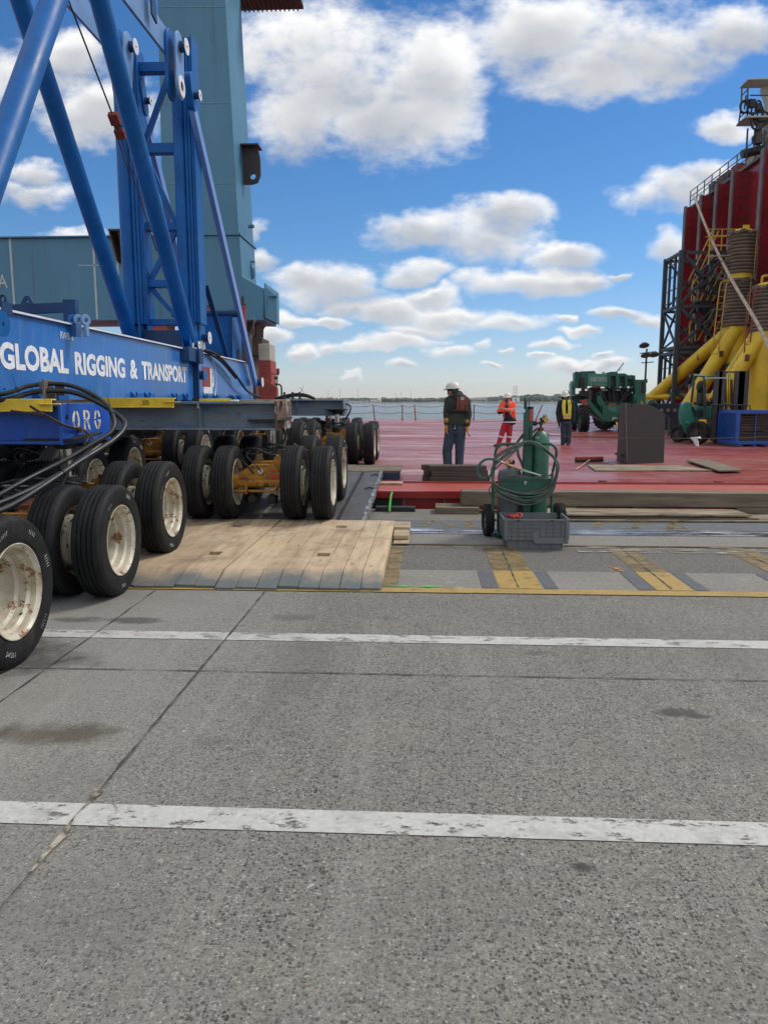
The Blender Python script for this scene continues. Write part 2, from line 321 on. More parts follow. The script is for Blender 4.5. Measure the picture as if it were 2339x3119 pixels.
    def holed(s, outer, hc, hr, ax, d, n=20):
        """plate with a round hole: outer polygon lies in the plane normal to ax; bridged ring faces"""
        O = [Vector(p) for p in outer]; hc = Vector(hc); d = Vector(d); x, y, z = s.frame(ax)
        ang = sorted(range(len(O)), key=lambda i: math.atan2((O[i] - hc).dot(y), (O[i] - hc).dot(x)))
        O = [O[i] for i in ang]; pts = []
        for k in range(n):
            a = -math.pi + 2 * math.pi * k / n; dr = x * math.cos(a) + y * math.sin(a); best = None
            for i in range(len(O)):
                p, q = O[i] - hc, O[(i + 1) % len(O)] - hc
                px, py, qx, qy = p.dot(x), p.dot(y), q.dot(x), q.dot(y); c, s_ = math.cos(a), math.sin(a)
                ex, ey = qx - px, qy - py; den = c * ey - s_ * ex
                if abs(den) < 1e-9: continue
                t = (px * ey - py * ex) / den; uq = (px * s_ - py * c) / den
                if t > 0 and -1e-6 <= uq <= 1 + 1e-6: best = t if best is None else min(best, t)
            pts.append((hc + dr * (best or hr * 2), hc + dr * hr))
        vs = []
        for o_, i_ in pts: vs += [o_, i_, o_ + d, i_ + d]
        fs = []
        for k in range(n):
            a = 4 * k; b = 4 * ((k + 1) % n)
            fs += [(a, b, b + 1, a + 1), (a + 2, a + 3, b + 3, b + 2), (a, a + 2, b + 2, b), (a + 1, b + 1, b + 3, a + 3)]
        return s.add(vs, fs)
def catmull(P, sub, closed=False):
    out = []; n = len(P)
    for i in range(n if closed else n - 1):
        if closed: a, b, c, d = P[i - 1], P[i], P[(i + 1) % n], P[(i + 2) % n]
        else: a, b, c, d = P[max(i - 1, 0)], P[i], P[i + 1], P[min(i + 2, n - 1)]
        for k in range(sub):
            t = k / sub
            out.append(0.5 * ((2 * b) + (c - a) * t + (2 * a - 5 * b + 4 * c - d) * t * t + (3 * b - a - 3 * c + d) * t ** 3))
    if not closed: out.append(P[-1])
    return out
def link(name, me, parent=None):
    o = bpy.data.objects.new(name, me); COL.objects.link(o)
    if parent: o.parent = parent
    return o
def build(name, mb, mats, parent=None, off=(0, 0, 0), bevel=0.0, seg=2, label=None):
    me = bpy.data.meshes.new(name); off = Vector(off)
    me.from_pydata([tuple(Vector(p) - off) for p in mb.v], [], mb.f); me.validate(clean_customdata=False)
    if len(me.polygons) == len(mb.sm):
        me.polygons.foreach_set('use_smooth', mb.sm); me.polygons.foreach_set('material_index', mb.mi)
    if isinstance(mats, str): mats = [mats]
    for m in mats: me.materials.append(MATS[m])
    me.update(); me.set_sharp_from_angle(angle=0.62); o = link(name, me, parent)
    if bevel:
        b = o.modifiers.new('bevel', 'BEVEL'); b.width = bevel; b.segments = seg; b.limit_method = 'ANGLE'; b.angle_limit = math.radians(50)
    if label: o['label'] = label
    return o
def tag(o, label=None, cat=None, group=None, kind=None):
    if label: o['label'] = label
    if cat: o['category'] = cat
    if group: o['group'] = group
    if kind: o['kind'] = kind
    return o
class Thing:
    """an Empty at the thing's base; its parts are given in world coordinates (or local when loc is the origin)"""
    def __init__(s, name, label, cat, loc=(0, 0, 0), group=None):
        s.o = bpy.data.objects.new(name, None); COL.objects.link(s.o); s.o.location = loc; s.o.empty_display_size = .1
        tag(s.o, label, cat, group); s.off = Vector(loc)
    def part(s, name, mb, mats, parent=None, bevel=0.0, label=None, seg=2):
        return build(name, mb, mats, parent or s.o, s.off, bevel, seg, label)
    def text(s, name, txt, org, ud, vd, w, h, m, parent=None, bold=0.0, ext=0.002, label=None):
        return text(name, txt, org, ud, vd, w, h, m, parent or s.o, s.off, bold, ext, label)
def text(name, txt, org, ud, vd, w, h, m, parent=None, off=(0, 0, 0), bold=0.0, ext=0.002, label=None):
    cu = bpy.data.curves.new('t', 'FONT'); cu.body = txt; cu.size = 1; cu.offset = bold; cu.resolution_u = 3
    to = bpy.data.objects.new('t', cu); COL.objects.link(to)
    dg = bpy.context.evaluated_depsgraph_get(); ev = to.evaluated_get(dg); me = bpy.data.meshes.new_from_object(ev)
    bpy.data.objects.remove(to)
    xs = [q.co.x for q in me.vertices]; ysv = [q.co.y for q in me.vertices]
    x0, x1, y0, y1 = min(xs), max(xs), min(ysv), max(ysv)
    ud = Vector(ud).normalized(); vd = Vector(vd).normalized(); nd = ud.cross(vd); org = Vector(org) - Vector(off)
    for q in me.vertices:
        q.co = org + ud * ((q.co.x - x0) / (x1 - x0) * w) + vd * ((q.co.y - y0) / (y1 - y0) * h) + nd * ext
    me.materials.clear(); me.materials.append(MATS[m]); me.name = name
    o = link(name, me, parent)
    if label: o['label'] = label
    return o
def copy_tree(o, parent=None):
    c = o.copy(); COL.objects.link(c)
    if parent: c.parent = parent
    for ch in list(o.children): copy_tree(ch, c)
    return c

# ------------------------------------------------------------------ special ground materials
class NB:
    def __init__(s, name):
        s.m = bpy.data.materials.new(name); s.m.use_nodes = True; s.t = s.m.node_tree; s.l = s.t.links
        s.b = s.t.nodes['Principled BSDF']; s.tc = s.t.nodes.new('ShaderNodeTexCoord'); MATS[name] = s.m
        s.geo = s.t.nodes.new('ShaderNodeNewGeometry'); s.co = s.geo.outputs['Position']
    def n(s, k): return s.t.nodes.new(k)
    def map(s, scl, off=(0, 0, 0)):
        mp = s.n('ShaderNodeMapping'); mp.inputs[3].default_value = scl; mp.inputs[1].default_value = off; s.l.new(s.co, mp.inputs[0]); return mp.outputs[0]
    def noise(s, sc, det=6, rough=.6, scl=(1, 1, 1), off=(0, 0, 0)):
        n = s.n('ShaderNodeTexNoise'); n.inputs['Scale'].default_value = sc; n.inputs['Detail'].default_value = det; n.inputs['Roughness'].default_value = rough
        s.l.new(s.map(scl, off), n.inputs[0]); return n.outputs[0]
    def math(s, op, a, b=None, c=None):
        n = s.n('ShaderNodeMath'); n.operation = op
        for i, v in enumerate((a, b, c)):
            if v is None: continue
            if isinstance(v, (int, float)): n.inputs[i].default_value = v
            else: s.l.new(v, n.inputs[i])
        return n.outputs[0]
    def rng(s, x, a, b, c=0, d=1):
        n = s.n('ShaderNodeMapRange'); s.l.new(x, n.inputs[0])
        for i, v in enumerate((a, b, c, d)): n.inputs[i + 1].default_value = v
        return n.outputs[0]
    def mix(s, f, a, b, mode='MIX'):
        n = s.n('ShaderNodeMix'); n.data_type = 'RGBA'; n.blend_type = mode
        if isinstance(f, (int, float)): n.inputs[0].default_value = f
        else: s.l.new(f, n.inputs[0])
        for i, v in ((6, a), (7, b)):
            if isinstance(v, tuple): n.inputs[i].default_value = (*v, 1)
            else: s.l.new(v, n.inputs[i])
        return n.outputs[2]
    def bump(s, h, st, dist=.01):
        n = s.n('ShaderNodeBump'); n.inputs['Strength'].default_value = st; n.inputs['Distance'].default_value = dist; s.l.new(h, n.inputs['Height']); s.l.new(n.outputs[0], s.b.inputs['Normal'])
    def sep(s):
        n = s.n('ShaderNodeSeparateXYZ'); s.l.new(s.co, n.inputs[0]); return n.outputs

def aggregate(b, scale, pick, rad, seed=0.0):
    """dark stones: a fraction of the voronoi cells, each a small uneven chip"""
    nz = b.n('ShaderNodeTexNoise'); nz.inputs['Scale'].default_value = scale * .9; b.l.new(b.co, nz.inputs[0])
    va = b.n('ShaderNodeVectorMath'); va.operation = 'MULTIPLY_ADD'; b.l.new(nz.outputs[1], va.inputs[0]); k = .55 / scale
    va.inputs[1].default_value = (k * 2, k * 2, 0); b.l.new(b.map((1, 1.0, 1), (seed, seed, 0)), va.inputs[2])
    vo = b.n('ShaderNodeTexVoronoi'); vo.voronoi_dimensions = '2D'; vo.inputs['Scale'].default_value = scale; b.l.new(va.outputs[0], vo.inputs[0])
    sc = b.n('ShaderNodeSeparateColor'); b.l.new(vo.outputs['Color'], sc.inputs[0])
    a = b.rng(sc.outputs[0], pick, pick + .02, 1, 0); r = b.math('MULTIPLY', sc.outputs[1], rad)
    d = b.math('SUBTRACT', r, vo.outputs['Distance']); d = b.rng(d, 0, .03, 0, 1)
    return b.math('MULTIPLY', a, d), sc.outputs[2]

b = NB('concrete')
big = b.noise(.35, 5); med = b.noise(2.3, 6, .65); fin = b.noise(30, 5, .7)
c = b.mix(b.rng(big, .3, .7), (0.168, 0.163, 0.138), (0.255, 0.248, 0.212))
c = b.mix(b.rng(med, .35, .75, 0, .6), c, (0.15, 0.142, 0.13))
gr = b.noise(60, 6, .75); g2 = b.noise(17, 5, .7); c = b.mix(b.rng(gr, .5, .68, 0, .75), c, (0.36, 0.34, 0.305)); c = b.mix(b.rng(gr, .5, .34, 0, .8), c, (0.085, 0.08, 0.073)); c = b.mix(b.rng(g2, .5, .7, 0, .4), c, (0.31, 0.295, 0.265)); c = b.mix(b.rng(g2, .48, .32, 0, .4), c, (0.11, 0.105, 0.095))
X, Y, Z = b.sep()
left = b.rng(b.math('ADD', X, b.math('MULTIPLY', b.math('SUBTRACT', big, .5), 1.5)), -2.2, -.6, 1, 0)
c = b.mix(b.math('MULTIPLY', left, .7), c, (0.27, 0.262, 0.245))
s1, r1 = aggregate(b, 74, .42, .56); s2, r2 = aggregate(b, 120, .5, .58, 3.3); s3, r3 = aggregate(b, 200, .55, .7, 5.3); s5, r5 = aggregate(b, 90, .16, .5, 7.7); c = b.mix(b.math('MULTIPLY', s5, .7), c, (0.42, 0.40, 0.36))
worn = b.rng(b.noise(1.1, 4, .6, off=(4, 4, 0)), .28, .5, .55, 1)
worn = b.math('MULTIPLY', worn, b.math('SUBTRACT', 1.0, b.math('MULTIPLY', left, .75)))
c = b.mix(b.math('MULTIPLY', s3, b.math('MULTIPLY', worn, .5)), c, (0.12, 0.115, 0.11))
c = b.mix(b.math('MULTIPLY', s2, b.math('MULTIPLY', worn, .8)), c, b.mix(r2, (0.035, 0.037, 0.04), (0.12, 0.12, 0.105)))
c = b.mix(b.math('MULTIPLY', s1, b.math('MULTIPLY', worn, .92)), c, b.mix(r1, (0.022, 0.026, 0.032), (0.075, 0.077, 0.07)))
s4, r4 = aggregate(b, 16, .04, .16, 9.1); c = b.mix(b.math('MULTIPLY', s4, .8), c, b.mix(b.rng(r4, .7, .9), (0.45, 0.44, 0.41), (0.24, 0.13, 0.08)))
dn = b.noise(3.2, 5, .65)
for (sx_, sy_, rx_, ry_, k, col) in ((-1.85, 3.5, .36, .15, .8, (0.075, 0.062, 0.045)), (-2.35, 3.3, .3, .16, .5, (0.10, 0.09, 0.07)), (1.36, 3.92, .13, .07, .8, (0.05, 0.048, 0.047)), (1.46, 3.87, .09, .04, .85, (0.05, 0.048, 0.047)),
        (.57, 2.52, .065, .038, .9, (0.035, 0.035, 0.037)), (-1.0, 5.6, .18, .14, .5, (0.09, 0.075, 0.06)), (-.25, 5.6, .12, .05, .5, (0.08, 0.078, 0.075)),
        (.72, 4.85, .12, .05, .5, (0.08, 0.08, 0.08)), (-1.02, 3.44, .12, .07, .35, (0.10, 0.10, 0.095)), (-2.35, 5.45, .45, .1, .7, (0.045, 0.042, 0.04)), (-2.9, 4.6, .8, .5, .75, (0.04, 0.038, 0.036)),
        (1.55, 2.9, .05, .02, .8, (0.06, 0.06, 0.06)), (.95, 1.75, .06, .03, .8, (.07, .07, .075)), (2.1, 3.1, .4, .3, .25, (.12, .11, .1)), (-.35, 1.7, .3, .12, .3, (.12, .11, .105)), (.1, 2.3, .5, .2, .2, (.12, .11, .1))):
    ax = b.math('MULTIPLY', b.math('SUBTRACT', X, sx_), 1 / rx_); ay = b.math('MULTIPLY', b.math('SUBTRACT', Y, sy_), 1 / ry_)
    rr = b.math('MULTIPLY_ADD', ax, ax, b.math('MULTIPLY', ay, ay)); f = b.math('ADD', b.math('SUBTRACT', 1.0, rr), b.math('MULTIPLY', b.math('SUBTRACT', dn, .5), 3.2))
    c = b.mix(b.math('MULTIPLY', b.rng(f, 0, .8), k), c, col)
tw = b.noise(1.4, 6, .7, (2.2, .12, 1)); c = b.mix(b.math('MULTIPLY', b.rng(tw, .54, .70), .32), c, (.34, .33, .30)); tw2 = b.noise(1.1, 6, .7, (1.8, .2, 1), (9, 2, 0)); c = b.mix(b.math('MULTIPLY', b.rng(tw2, .55, .72), .4), c, (.10, .098, .088)); pt = b.noise(.55, 5, .65, (1, 1, 1), (3, 8, 0)); c = b.mix(b.math('MULTIPLY', b.rng(pt, .52, .66), .3), c, (.12, .115, .10))
sc_ = b.noise(5, 3, .5, (.5, 9, 1), (2, 2, 0)); c = b.mix(b.math('MULTIPLY', b.rng(sc_, .69, .72), .25), c, (.42, .42, .41))
b.l.new(c, b.b.inputs['Base Color']); b.b.inputs['Roughness'].default_value = .8; b.b.inputs['Specular IOR Level'].default_value = .35
b.bump(b.math('ADD', fin, b.math('ADD', b.math('MULTIPLY', s2, .5), b.math('MULTIPLY', s1, .6))), .45, .004)

def ground_mat(name, c1, c2, sc=2.0, grain=60, gamp=.35, extra=None, rough=.85):
    b = NB(name); n = b.noise(sc, 6, .6); g = b.noise(grain, 4, .7)
    c = b.mix(b.rng(n, .3, .7), c1, c2); c = b.mix(b.rng(g, .35, .7, 0, gamp), c, tuple(min(1, v * 2.0) for v in c2)); c = b.mix(b.rng(g, .55, .3, 0, gamp), c, tuple(v * .3 for v in c1))
    if extra: c = b.mix(b.rng(b.noise(extra[1], 5, .65, extra[4]), extra[2], extra[3]), c, extra[0])
    b.l.new(c, b.b.inputs['Base Color']); b.b.inputs['Roughness'].default_value = rough; b.bump(g, .5, .004)
ground_mat('asphalt', (0.078, 0.073, 0.065), (0.112, 0.106, 0.096), 1.2, 55, .8)
ground_mat('strip_concrete', (0.155, 0.147, 0.13), (0.21, 0.20, 0.18), 1.3, 40, .35, ((0.33, .33, .32), 2.2, .62, .7, (1, 3, 1)))
ground_mat('edge_concrete', (0.125, 0.115, 0.098), (0.165, 0.152, 0.13), 1.5, 40, .3, ((0.1, .09, .07), 1.5, .55, .75, (1, 3, 1)))
ground_mat('dirt', (0.11, 0.095, 0.07), (0.25, 0.22, 0.17), 5, 60, .5, ((0.04, .035, .03), 6, .5, .6, (1, 6, 1)))
ground_mat('blue_strip', (0.08, 0.092, 0.105), (0.11, 0.12, 0.125), 2.5, 40, .3, ((0.2, .185, .16), 3, .6, .7, (1, 2, 1)))
ground_mat('seal_patch', (0.07, 0.08, 0.09), (0.10, 0.105, 0.11), 3, 50, .4)
def paint(name, col, col2, sc, lo, hi, scl=(1, 1, 1), rough=.6):
    b = NB(name); g = b.noise(sc * 5, 5, .7); n = b.noise(sc, 7, .72, scl)
    c = b.mix(b.rng(g, .3, .7), col, col2); c = b.mix(b.rng(b.noise(sc * .6, 6, .7, off=(3, 1, 0)), .5, .72, 0, .6), c, tuple(v * .45 for v in col2))
    b.l.new(c, b.b.inputs['Base Color']); b.b.inputs['Roughness'].default_value = rough
    b.l.new(b.rng(n, lo, hi, 0, 1), b.b.inputs['Alpha']); b.bump(g, .3, .003)
paint('paint_white_worn', (0.55, 0.55, 0.52), (0.40, 0.40, 0.37), 7, .38, .45, (1, 1.9, 1))
paint('paint_white', (0.54, 0.54, 0.51), (0.40, 0.40, 0.37), 5, .35, .47, (1, 2, 1))
paint('paint_yellow', (0.42, 0.28, 0.07), (0.33, 0.225, 0.07), 6, .30, .42, (1, 2, 1))
paint('paint_yellow_dusty', (0.26, 0.185, 0.075), (0.19, 0.14, 0.06), 4, .32, .56)
paint('paint_yellow_faint', (0.30, 0.20, 0.055), (0.2, 0.145, 0.055), 7, .42, .58)
paint('paint_green', (0.10, 0.55, 0.10), (0.1, 0.4, 0.08), 8, .42, .58)
paint('paint_orange', (0.7, 0.18, 0.06), (0.6, 0.2, 0.1), 9, .45, .55)
paint('dust_pale', (0.46, 0.42, 0.34), (0.34, 0.3, 0.24), 2.2, .5, .62, (1, 4, 1))
b = NB('joint_dark'); b.l.new(b.mix(b.rng(b.noise(5, 5), .45, .62), (0.05, 0.044, 0.038), (0.13, 0.12, 0.10)), b.b.inputs['Base Color']); b.b.inputs['Roughness'].default_value = .95
b.l.new(b.rng(b.noise(14, 5, .7), .30, .36), b.b.inputs['Alpha'])
b = NB('joint_broken'); b.l.new(b.mix(b.rng(b.noise(18, 5), .42, .6), (0.10, 0.085, 0.065), (0.40, 0.36, 0.30)), b.b.inputs['Base Color']); b.b.inputs['Roughness'].default_value = .95; b.l.new(b.rng(b.noise(30, 5, .7), .34, .40), b.b.inputs['Alpha']); b.bump(b.noise(40, 4), .8, .01)
b = NB('rail_steel'); b.l.new(b.mix(b.rng(b.noise(1.2, 5, .6, (1, 8, 1)), .45, .6), (0.85, 0.87, 0.9), (0.2, 0.16, 0.13)), b.b.inputs['Base Color'])
b.b.inputs['Metallic'].default_value = .9; b.l.new(b.rng(b.noise(2, 4, .6, (1, 6, 1)), .4, .65, .12, .5), b.b.inputs['Roughness'])

b = NB('deck_red')
n1 = b.noise(.5, 6, .62, (.28, 1, 1)); n2 = b.noise(1.8, 6, .65, (.25, 1, 1)); n3 = b.noise(8, 5, .7, (.25, 1, 1))
c = b.mix(b.rng(n1, .3, .7), (0.20, 0.024, 0.020), (0.32, 0.050, 0.040)); c = b.mix(b.rng(n2, .52, .75, 0, .7), c, (0.16, 0.02, 0.02))
c = b.mix(b.rng(n3, .56, .75, 0, .5), c, (0.45, 0.24, 0.20)); c = b.mix(b.math('MULTIPLY', b.rng(b.noise(.35, 6, .7, (.4, 1, 1), (8, 3, 0)), .5, .66), .45), c, (0.40, 0.28, 0.26))
X, Y, Z = b.sep(); edge = b.rng(b.math('ADD', Y, b.math('MULTIPLY', n2, .6)), 13.3, 13.9, 1, 0)
c = b.mix(b.math('MULTIPLY', edge, b.rng(n3, .3, .7, .9, .45)), c, (0.40, 0.072, 0.042))
b.l.new(c, b.b.inputs['Base Color'])
ro = b.math('ADD', b.rng(n1, .35, .65, .46, .10), b.rng(n3, .35, .7, -.04, .28)); ro = b.math('ADD', ro, b.math('MULTIPLY', edge, .25))
b.l.new(ro, b.b.inputs['Roughness']); b.b.inputs['Specular IOR Level'].default_value = .55
b.bump(b.math('ADD', n2, b.math('MULTIPLY', n3, .35)), .35, .02)

b = NB('sea'); b.b.inputs['Base Color'].default_value = (0.022, 0.045, 0.06, 1); b.b.inputs['Roughness'].default_value = .12
w1 = b.noise(.22, 5, .62, (1, .8, 1)); w2 = b.noise(1.3, 4, .6); w3 = b.noise(.03, 4, .6, (1, .5, 1))
b.bump(b.math('ADD', w1, b.math('ADD', b.math('MULTIPLY', w2, .22), b.math('MULTIPLY', w3, 1.5))), 1.0, 2.2)

b = NB('mat_wood')
X, Y, Z = b.sep(); nn1 = b.noise(3.2, 6, .65, (4, .5, 1)); nn2 = b.noise(2.2, 6, .6); nn3 = b.noise(9, 5, .6, (2.2, .5, 1))
pk = b.n('ShaderNodeTexWhiteNoise'); pk.noise_dimensions = '1D'; b.l.new(b.math('FLOOR', b.math('MULTIPLY', X, 1 / .181)), pk.inputs['W'])
c = b.mix(pk.outputs[0], (0.56, 0.43, 0.28), (0.42, 0.31, 0.20)); c = b.mix(b.rng(nn1, .45, .72, 0, .7), c, (0.23, 0.155, 0.095)); c = b.mix(b.rng(nn2, .52, .7, 0, .75), c, (0.18, 0.125, 0.085))
c = b.mix(b.rng(nn3, .62, .74, 0, .85), c, (0.10, 0.065, 0.045)); c = b.mix(b.rng(b.noise(1.3, 5, .6, (1, 1, 1), (5, 5, 0)), .56, .7, 0, .6), c, (0.52, 0.46, 0.36))
bl = b.rng(b.math('ADD', Y, b.math('MULTIPLY', b.math('SUBTRACT', nn2, .5), .9)), 6.47, 6.80, 1, 0)
c = b.mix(b.math('MULTIPLY', bl, .85), c, (0.062, 0.10, 0.125)); trk = b.rng(b.math('ADD', X, b.math('MULTIPLY', nn1, .5)), -2.6, -1.7, 1, 0)
c = b.mix(b.math('MULTIPLY', trk, .35), c, (.13, .09, .06))
b.l.new(c, b.b.inputs['Base Color']); b.b.inputs['Roughness'].default_value = .85; b.bump(nn3, .3, .01)
b = NB('ramp_steel'); n1 = b.noise(3, 6, .65, (2, .5, 1)); n2 = b.noise(14, 5, .7)
c = b.mix(b.rng(n1, .35, .7), (0.07, 0.068, 0.068), (0.125, 0.12, 0.118)); c = b.mix(b.rng(n2, .58, .75, 0, .5), c, (0.2, 0.185, 0.17)); b.l.new(c, b.b.inputs['Base Color']); b.b.inputs['Roughness'].default_value = .6; b.b.inputs['Metallic'].default_value = .3; b.bump(n2, .3, .005)
b = NB('ramp_edge'); n1 = b.noise(9, 6, .65, (2, .6, 1)); b.l.new(b.mix(b.rng(n1, .42, .55), (0.42, 0.43, 0.44), (0.09, 0.085, 0.08)), b.b.inputs['Base Color']); b.b.inputs['Roughness'].default_value = .45; b.b.inputs['Metallic'].default_value = .5

# ------------------------------------------------------------------ setting
QE = 11.5; DZ = 0.2; DY0 = 12.15; DY1 = 58.6
def sheet(name, x0, x1, y0, y1, z, m, kind='structure', cuts=1):
    mb = MB(); mb.add([(x0, y0, z), (x1, y0, z), (x1, y1, z), (x0, y1, z)], [(0, 1, 2, 3)])
    return tag(build(name, mb, m), kind=kind)
mb = MB(); mb.add([(-400, -400, 0), (400, -400, 0), (400, QE, 0), (-400, QE, 0), (-400, QE, -6), (400, QE, -6)], [(0, 1, 2, 3), (3, 2, 5, 4)])
tag(build('quay_ground', mb, 'concrete'), kind='structure')
mb = MB(); mb.add([(-6000, QE, -2.5), (6000, QE, -2.5), (6000, 7000, -2.5), (-6000, 7000, -2.5)], [(0, 1, 2, 3)])
tag(build('water', mb, 'sea'), kind='structure')
sheet('pavement_strip', -60, 60, 6.55, 7.28, .004, 'strip_concrete')
sheet('asphalt_strip', -60, 60, 7.28, 8.48, .004, 'asphalt')
sheet('track_edge', -60, 60, 8.48, 8.64, .004, 'dirt')
sheet('pavement_strip', -60, 60, 8.64, 9.30, .004, 'strip_concrete')
sheet('painted_strip', -60, 60, 9.72, 10.44, .004, 'blue_strip')
sheet('quay_edge_strip', -60, 60, 10.44, QE, .004, 'edge_concrete')
mb = MB(); mb.bb((-60, 9.30, -.0), (60, 9.72, .003)); tag(build('rail_groove', mb, 'steel_dark'), kind='structure')
mb = MB(); mb.bb((-60, 9.36, .003), (60, 9.40, .012)); mb.bb((-60, 9.46, .003), (60, 9.60, .016)); mb.bb((-60, 9.66, .003), (60, 9.69, .012))
tag(build('crane_rail', mb, 'rail_steel'), kind='structure')
mb = MB(); mb.bb((-60, 8.55, .004), (60, 8.585, .02)); tag(build('track_edge_lip', mb, 'timber_grey'), kind='structure')
sheet('painted_line', -60, 60, 6.385, 6.545, .008, 'paint_yellow')
sheet('painted_line', -60, 60, 5.01, 5.18, .004, 'paint_white')
sheet('painted_line', -60, 60, 2.685, 2.845, .004, 'paint_white_worn')
def strip(name, pts, w, z, m, jit=.0, seed=1):
    rr = random.Random(seed); P = []
    for (x0, y0), (x1, y1) in zip(pts[:-1], pts[1:]):
        n = max(1, int(math.hypot(x1 - x0, y1 - y0) / .08)) if jit else 1
        for i in range(n): P.append((x0 + (x1 - x0) * i / n, y0 + (y1 - y0) * i / n))
    P.append(pts[-1]); dx = pts[-1][0] - pts[0][0]; dy = pts[-1][1] - pts[0][1]; ln = math.hypot(dx, dy); nx, ny = -dy / ln, dx / ln; vs = []
    for (x, y) in P:
        a = w / 2 * (1 + rr.uniform(-jit, jit)); c_ = rr.uniform(-jit, jit) * w * .3
        vs += [(x + nx * (a + c_), y + ny * (a + c_), z), (x - nx * (a - c_), y - ny * (a - c_), z)]
    mb = MB(); mb.add(vs, [(2 * i, 2 * i + 1, 2 * i + 3, 2 * i + 2) for i in range(len(P) - 1)])
    return tag(build(name, mb, m), kind='structure')
strip('pavement_joint', [(-1.37, -2), (-1.37, 2.38)], .014, .007, 'joint_dark', .6, 2)
strip('pavement_joint', [(-1.37, 2.38), (-1.37, 2.6), (-1.375, 2.75), (-1.37, 2.95)], .026, .0095, 'joint_broken', .95, 3)
strip('pavement_joint', [(-1.37, 2.95), (-1.37, 6.38)], .013, .007, 'joint_dark', .6, 4)
strip('pavement_joint', [(-2.32, 3.3), (-2.34, 6.38)], .009, .007, 'joint_dark', .7, 5)
strip('pavement_joint', [(-20, 4.36), (20, 4.44)], .009, .006, 'joint_dark', .7, 6)
for x0, x1, w in ((.68, 1.06, 1), (2.05, 2.37, 1), (3.33, 3.66, 1), (4.7, 5.0, 1), (6.0, 6.3, 1)):
    sheet('painted_bar', x0 + .01, x1 - .01, 7.29, 8.46, .008, 'paint_yellow_dusty')
    sheet('painted_bar', x0, x1, 6.56, 7.28, .008, 'paint_yellow')
    sheet('sealed_patch', x0 - .15, x0 - .01, 6.57, 7.26, .008, 'seal_patch')
    sheet('sealed_patch', x1 + .02, x1 + .14, 6.57, 7.26, .008, 'paint_sealed' if 'paint_sealed' in MATS else 'seal_patch')
    strip('pavement_joint', [((x0 + x1) / 2 - .02, 6.6), ((x0 + x1) / 2 + .01, 8.44)], .012, .012, 'joint_dark', .7, int(x0 * 10))
sheet('painted_bar', -.36, -.22, 6.56, 8.46, .008, 'paint_yellow_dusty')
sheet('painted_mark', -.34, .25, 6.56, 6.62, .012, 'paint_green')
for (ax, ay, bx, by) in ((1.86, 7.52, 1.94, 7.3), (1.84, 7.5, 1.95, 7.42)): strip('painted_mark', [(ax, ay), (bx, by)], .03, .012, 'paint_orange')
for x0, x1 in ((1.7, 2.6), (2.7, 3.9), (4.0, 6.0)): sheet('sand_drift', x0, x1, 8.2, 8.62, .014, 'dust_pale')
# worn letters of a painted word, read from the water side
def stroke(a, b_, w=.085, m='paint_yellow_faint'): strip('painted_letter', [a, b_], w, .008, m)
stroke((-.02, 9.86), (.13, 10.36)); stroke((.13, 10.36), (.42, 9.86)); stroke((.62, 9.84), (.62, 10.38), .14)
stroke((.0, 10.62), (.12, 10.52), .05); stroke((.12, 10.52), (.22, 10.62), .05)
for x in (2.25, 2.75, 3.2):
    stroke((x, 9.86), (x + .18, 10.36)); stroke((x + .18, 10.36), (x + .32, 10.3))
stroke((2.5, 9.9), (2.85, 9.9)); stroke((3.1, 9.88), (3.42, 9.92), .1); stroke((3.42, 9.92), (3.36, 10.3))
sheet('timber_shim', -.34, -.16, 8.52, 9.25, .03, 'timber_new')

# far shore
mb = MB(); n = 90; vs = []
for i in range(n + 1):
    x = -2600 + 5200 * i / n; h = 2.5 + 1.5 * math.sin(i * .7) + (9 if 120 < x < 900 else 0) * (1 - abs((x - 430) / 480) ** 2 if abs(x - 430) < 480 else 0)
    vs += [(x, 1400 + 12 * math.sin(i * 1.3), -2.6), (x, 1410 + 12 * math.sin(i * 1.3), -.9), (x, 1560, h), (x, 2600, h + 3)]
mb.add(vs, [(4 * i + k, 4 * i + 4 + k, 4 * i + 5 + k, 4 * i + 1 + k) for i in range(n) for k in range(3)], True)
tag(build('far_shore_ground', mb, 'shore_ground'), kind='structure')
mb = MB(); rr = random.Random(5)
for i in range(1500):
    x = rr.uniform(-420, 620) if i < 1150 else rr.uniform(-1500, 1800); y = rr.uniform(1425, 1640)
    hump = max(0, 1 - ((x - 300) / 190) ** 2) * 8 + max(0, 1 - ((x - 560) / 150) ** 2) * 6
    r = rr.uniform(2.2, 5.5) + hump * .15; z = rr.uniform(1.0, 3.6) + hump * rr.uniform(.3, .9) + (y - 1425) * .008
    if x < 40: z *= .8
    if 60 < x < 130: r *= .55; z *= .5
    o = len(mb.v); mb.sphere((x, y, z), (r * rr.uniform(1, 1.6), r, r * rr.uniform(.7, 1.05)), 8, 6)
    for k in range(o, len(mb.v)):
        p = mb.v[k]; j = r * .14; mb.v[k] = (p[0] + rr.uniform(-j, j), p[1] + rr.uniform(-j, j), p[2] + rr.uniform(-j, j))
tag(build('far_woodland', mb, 'shore_green'), kind='stuff')
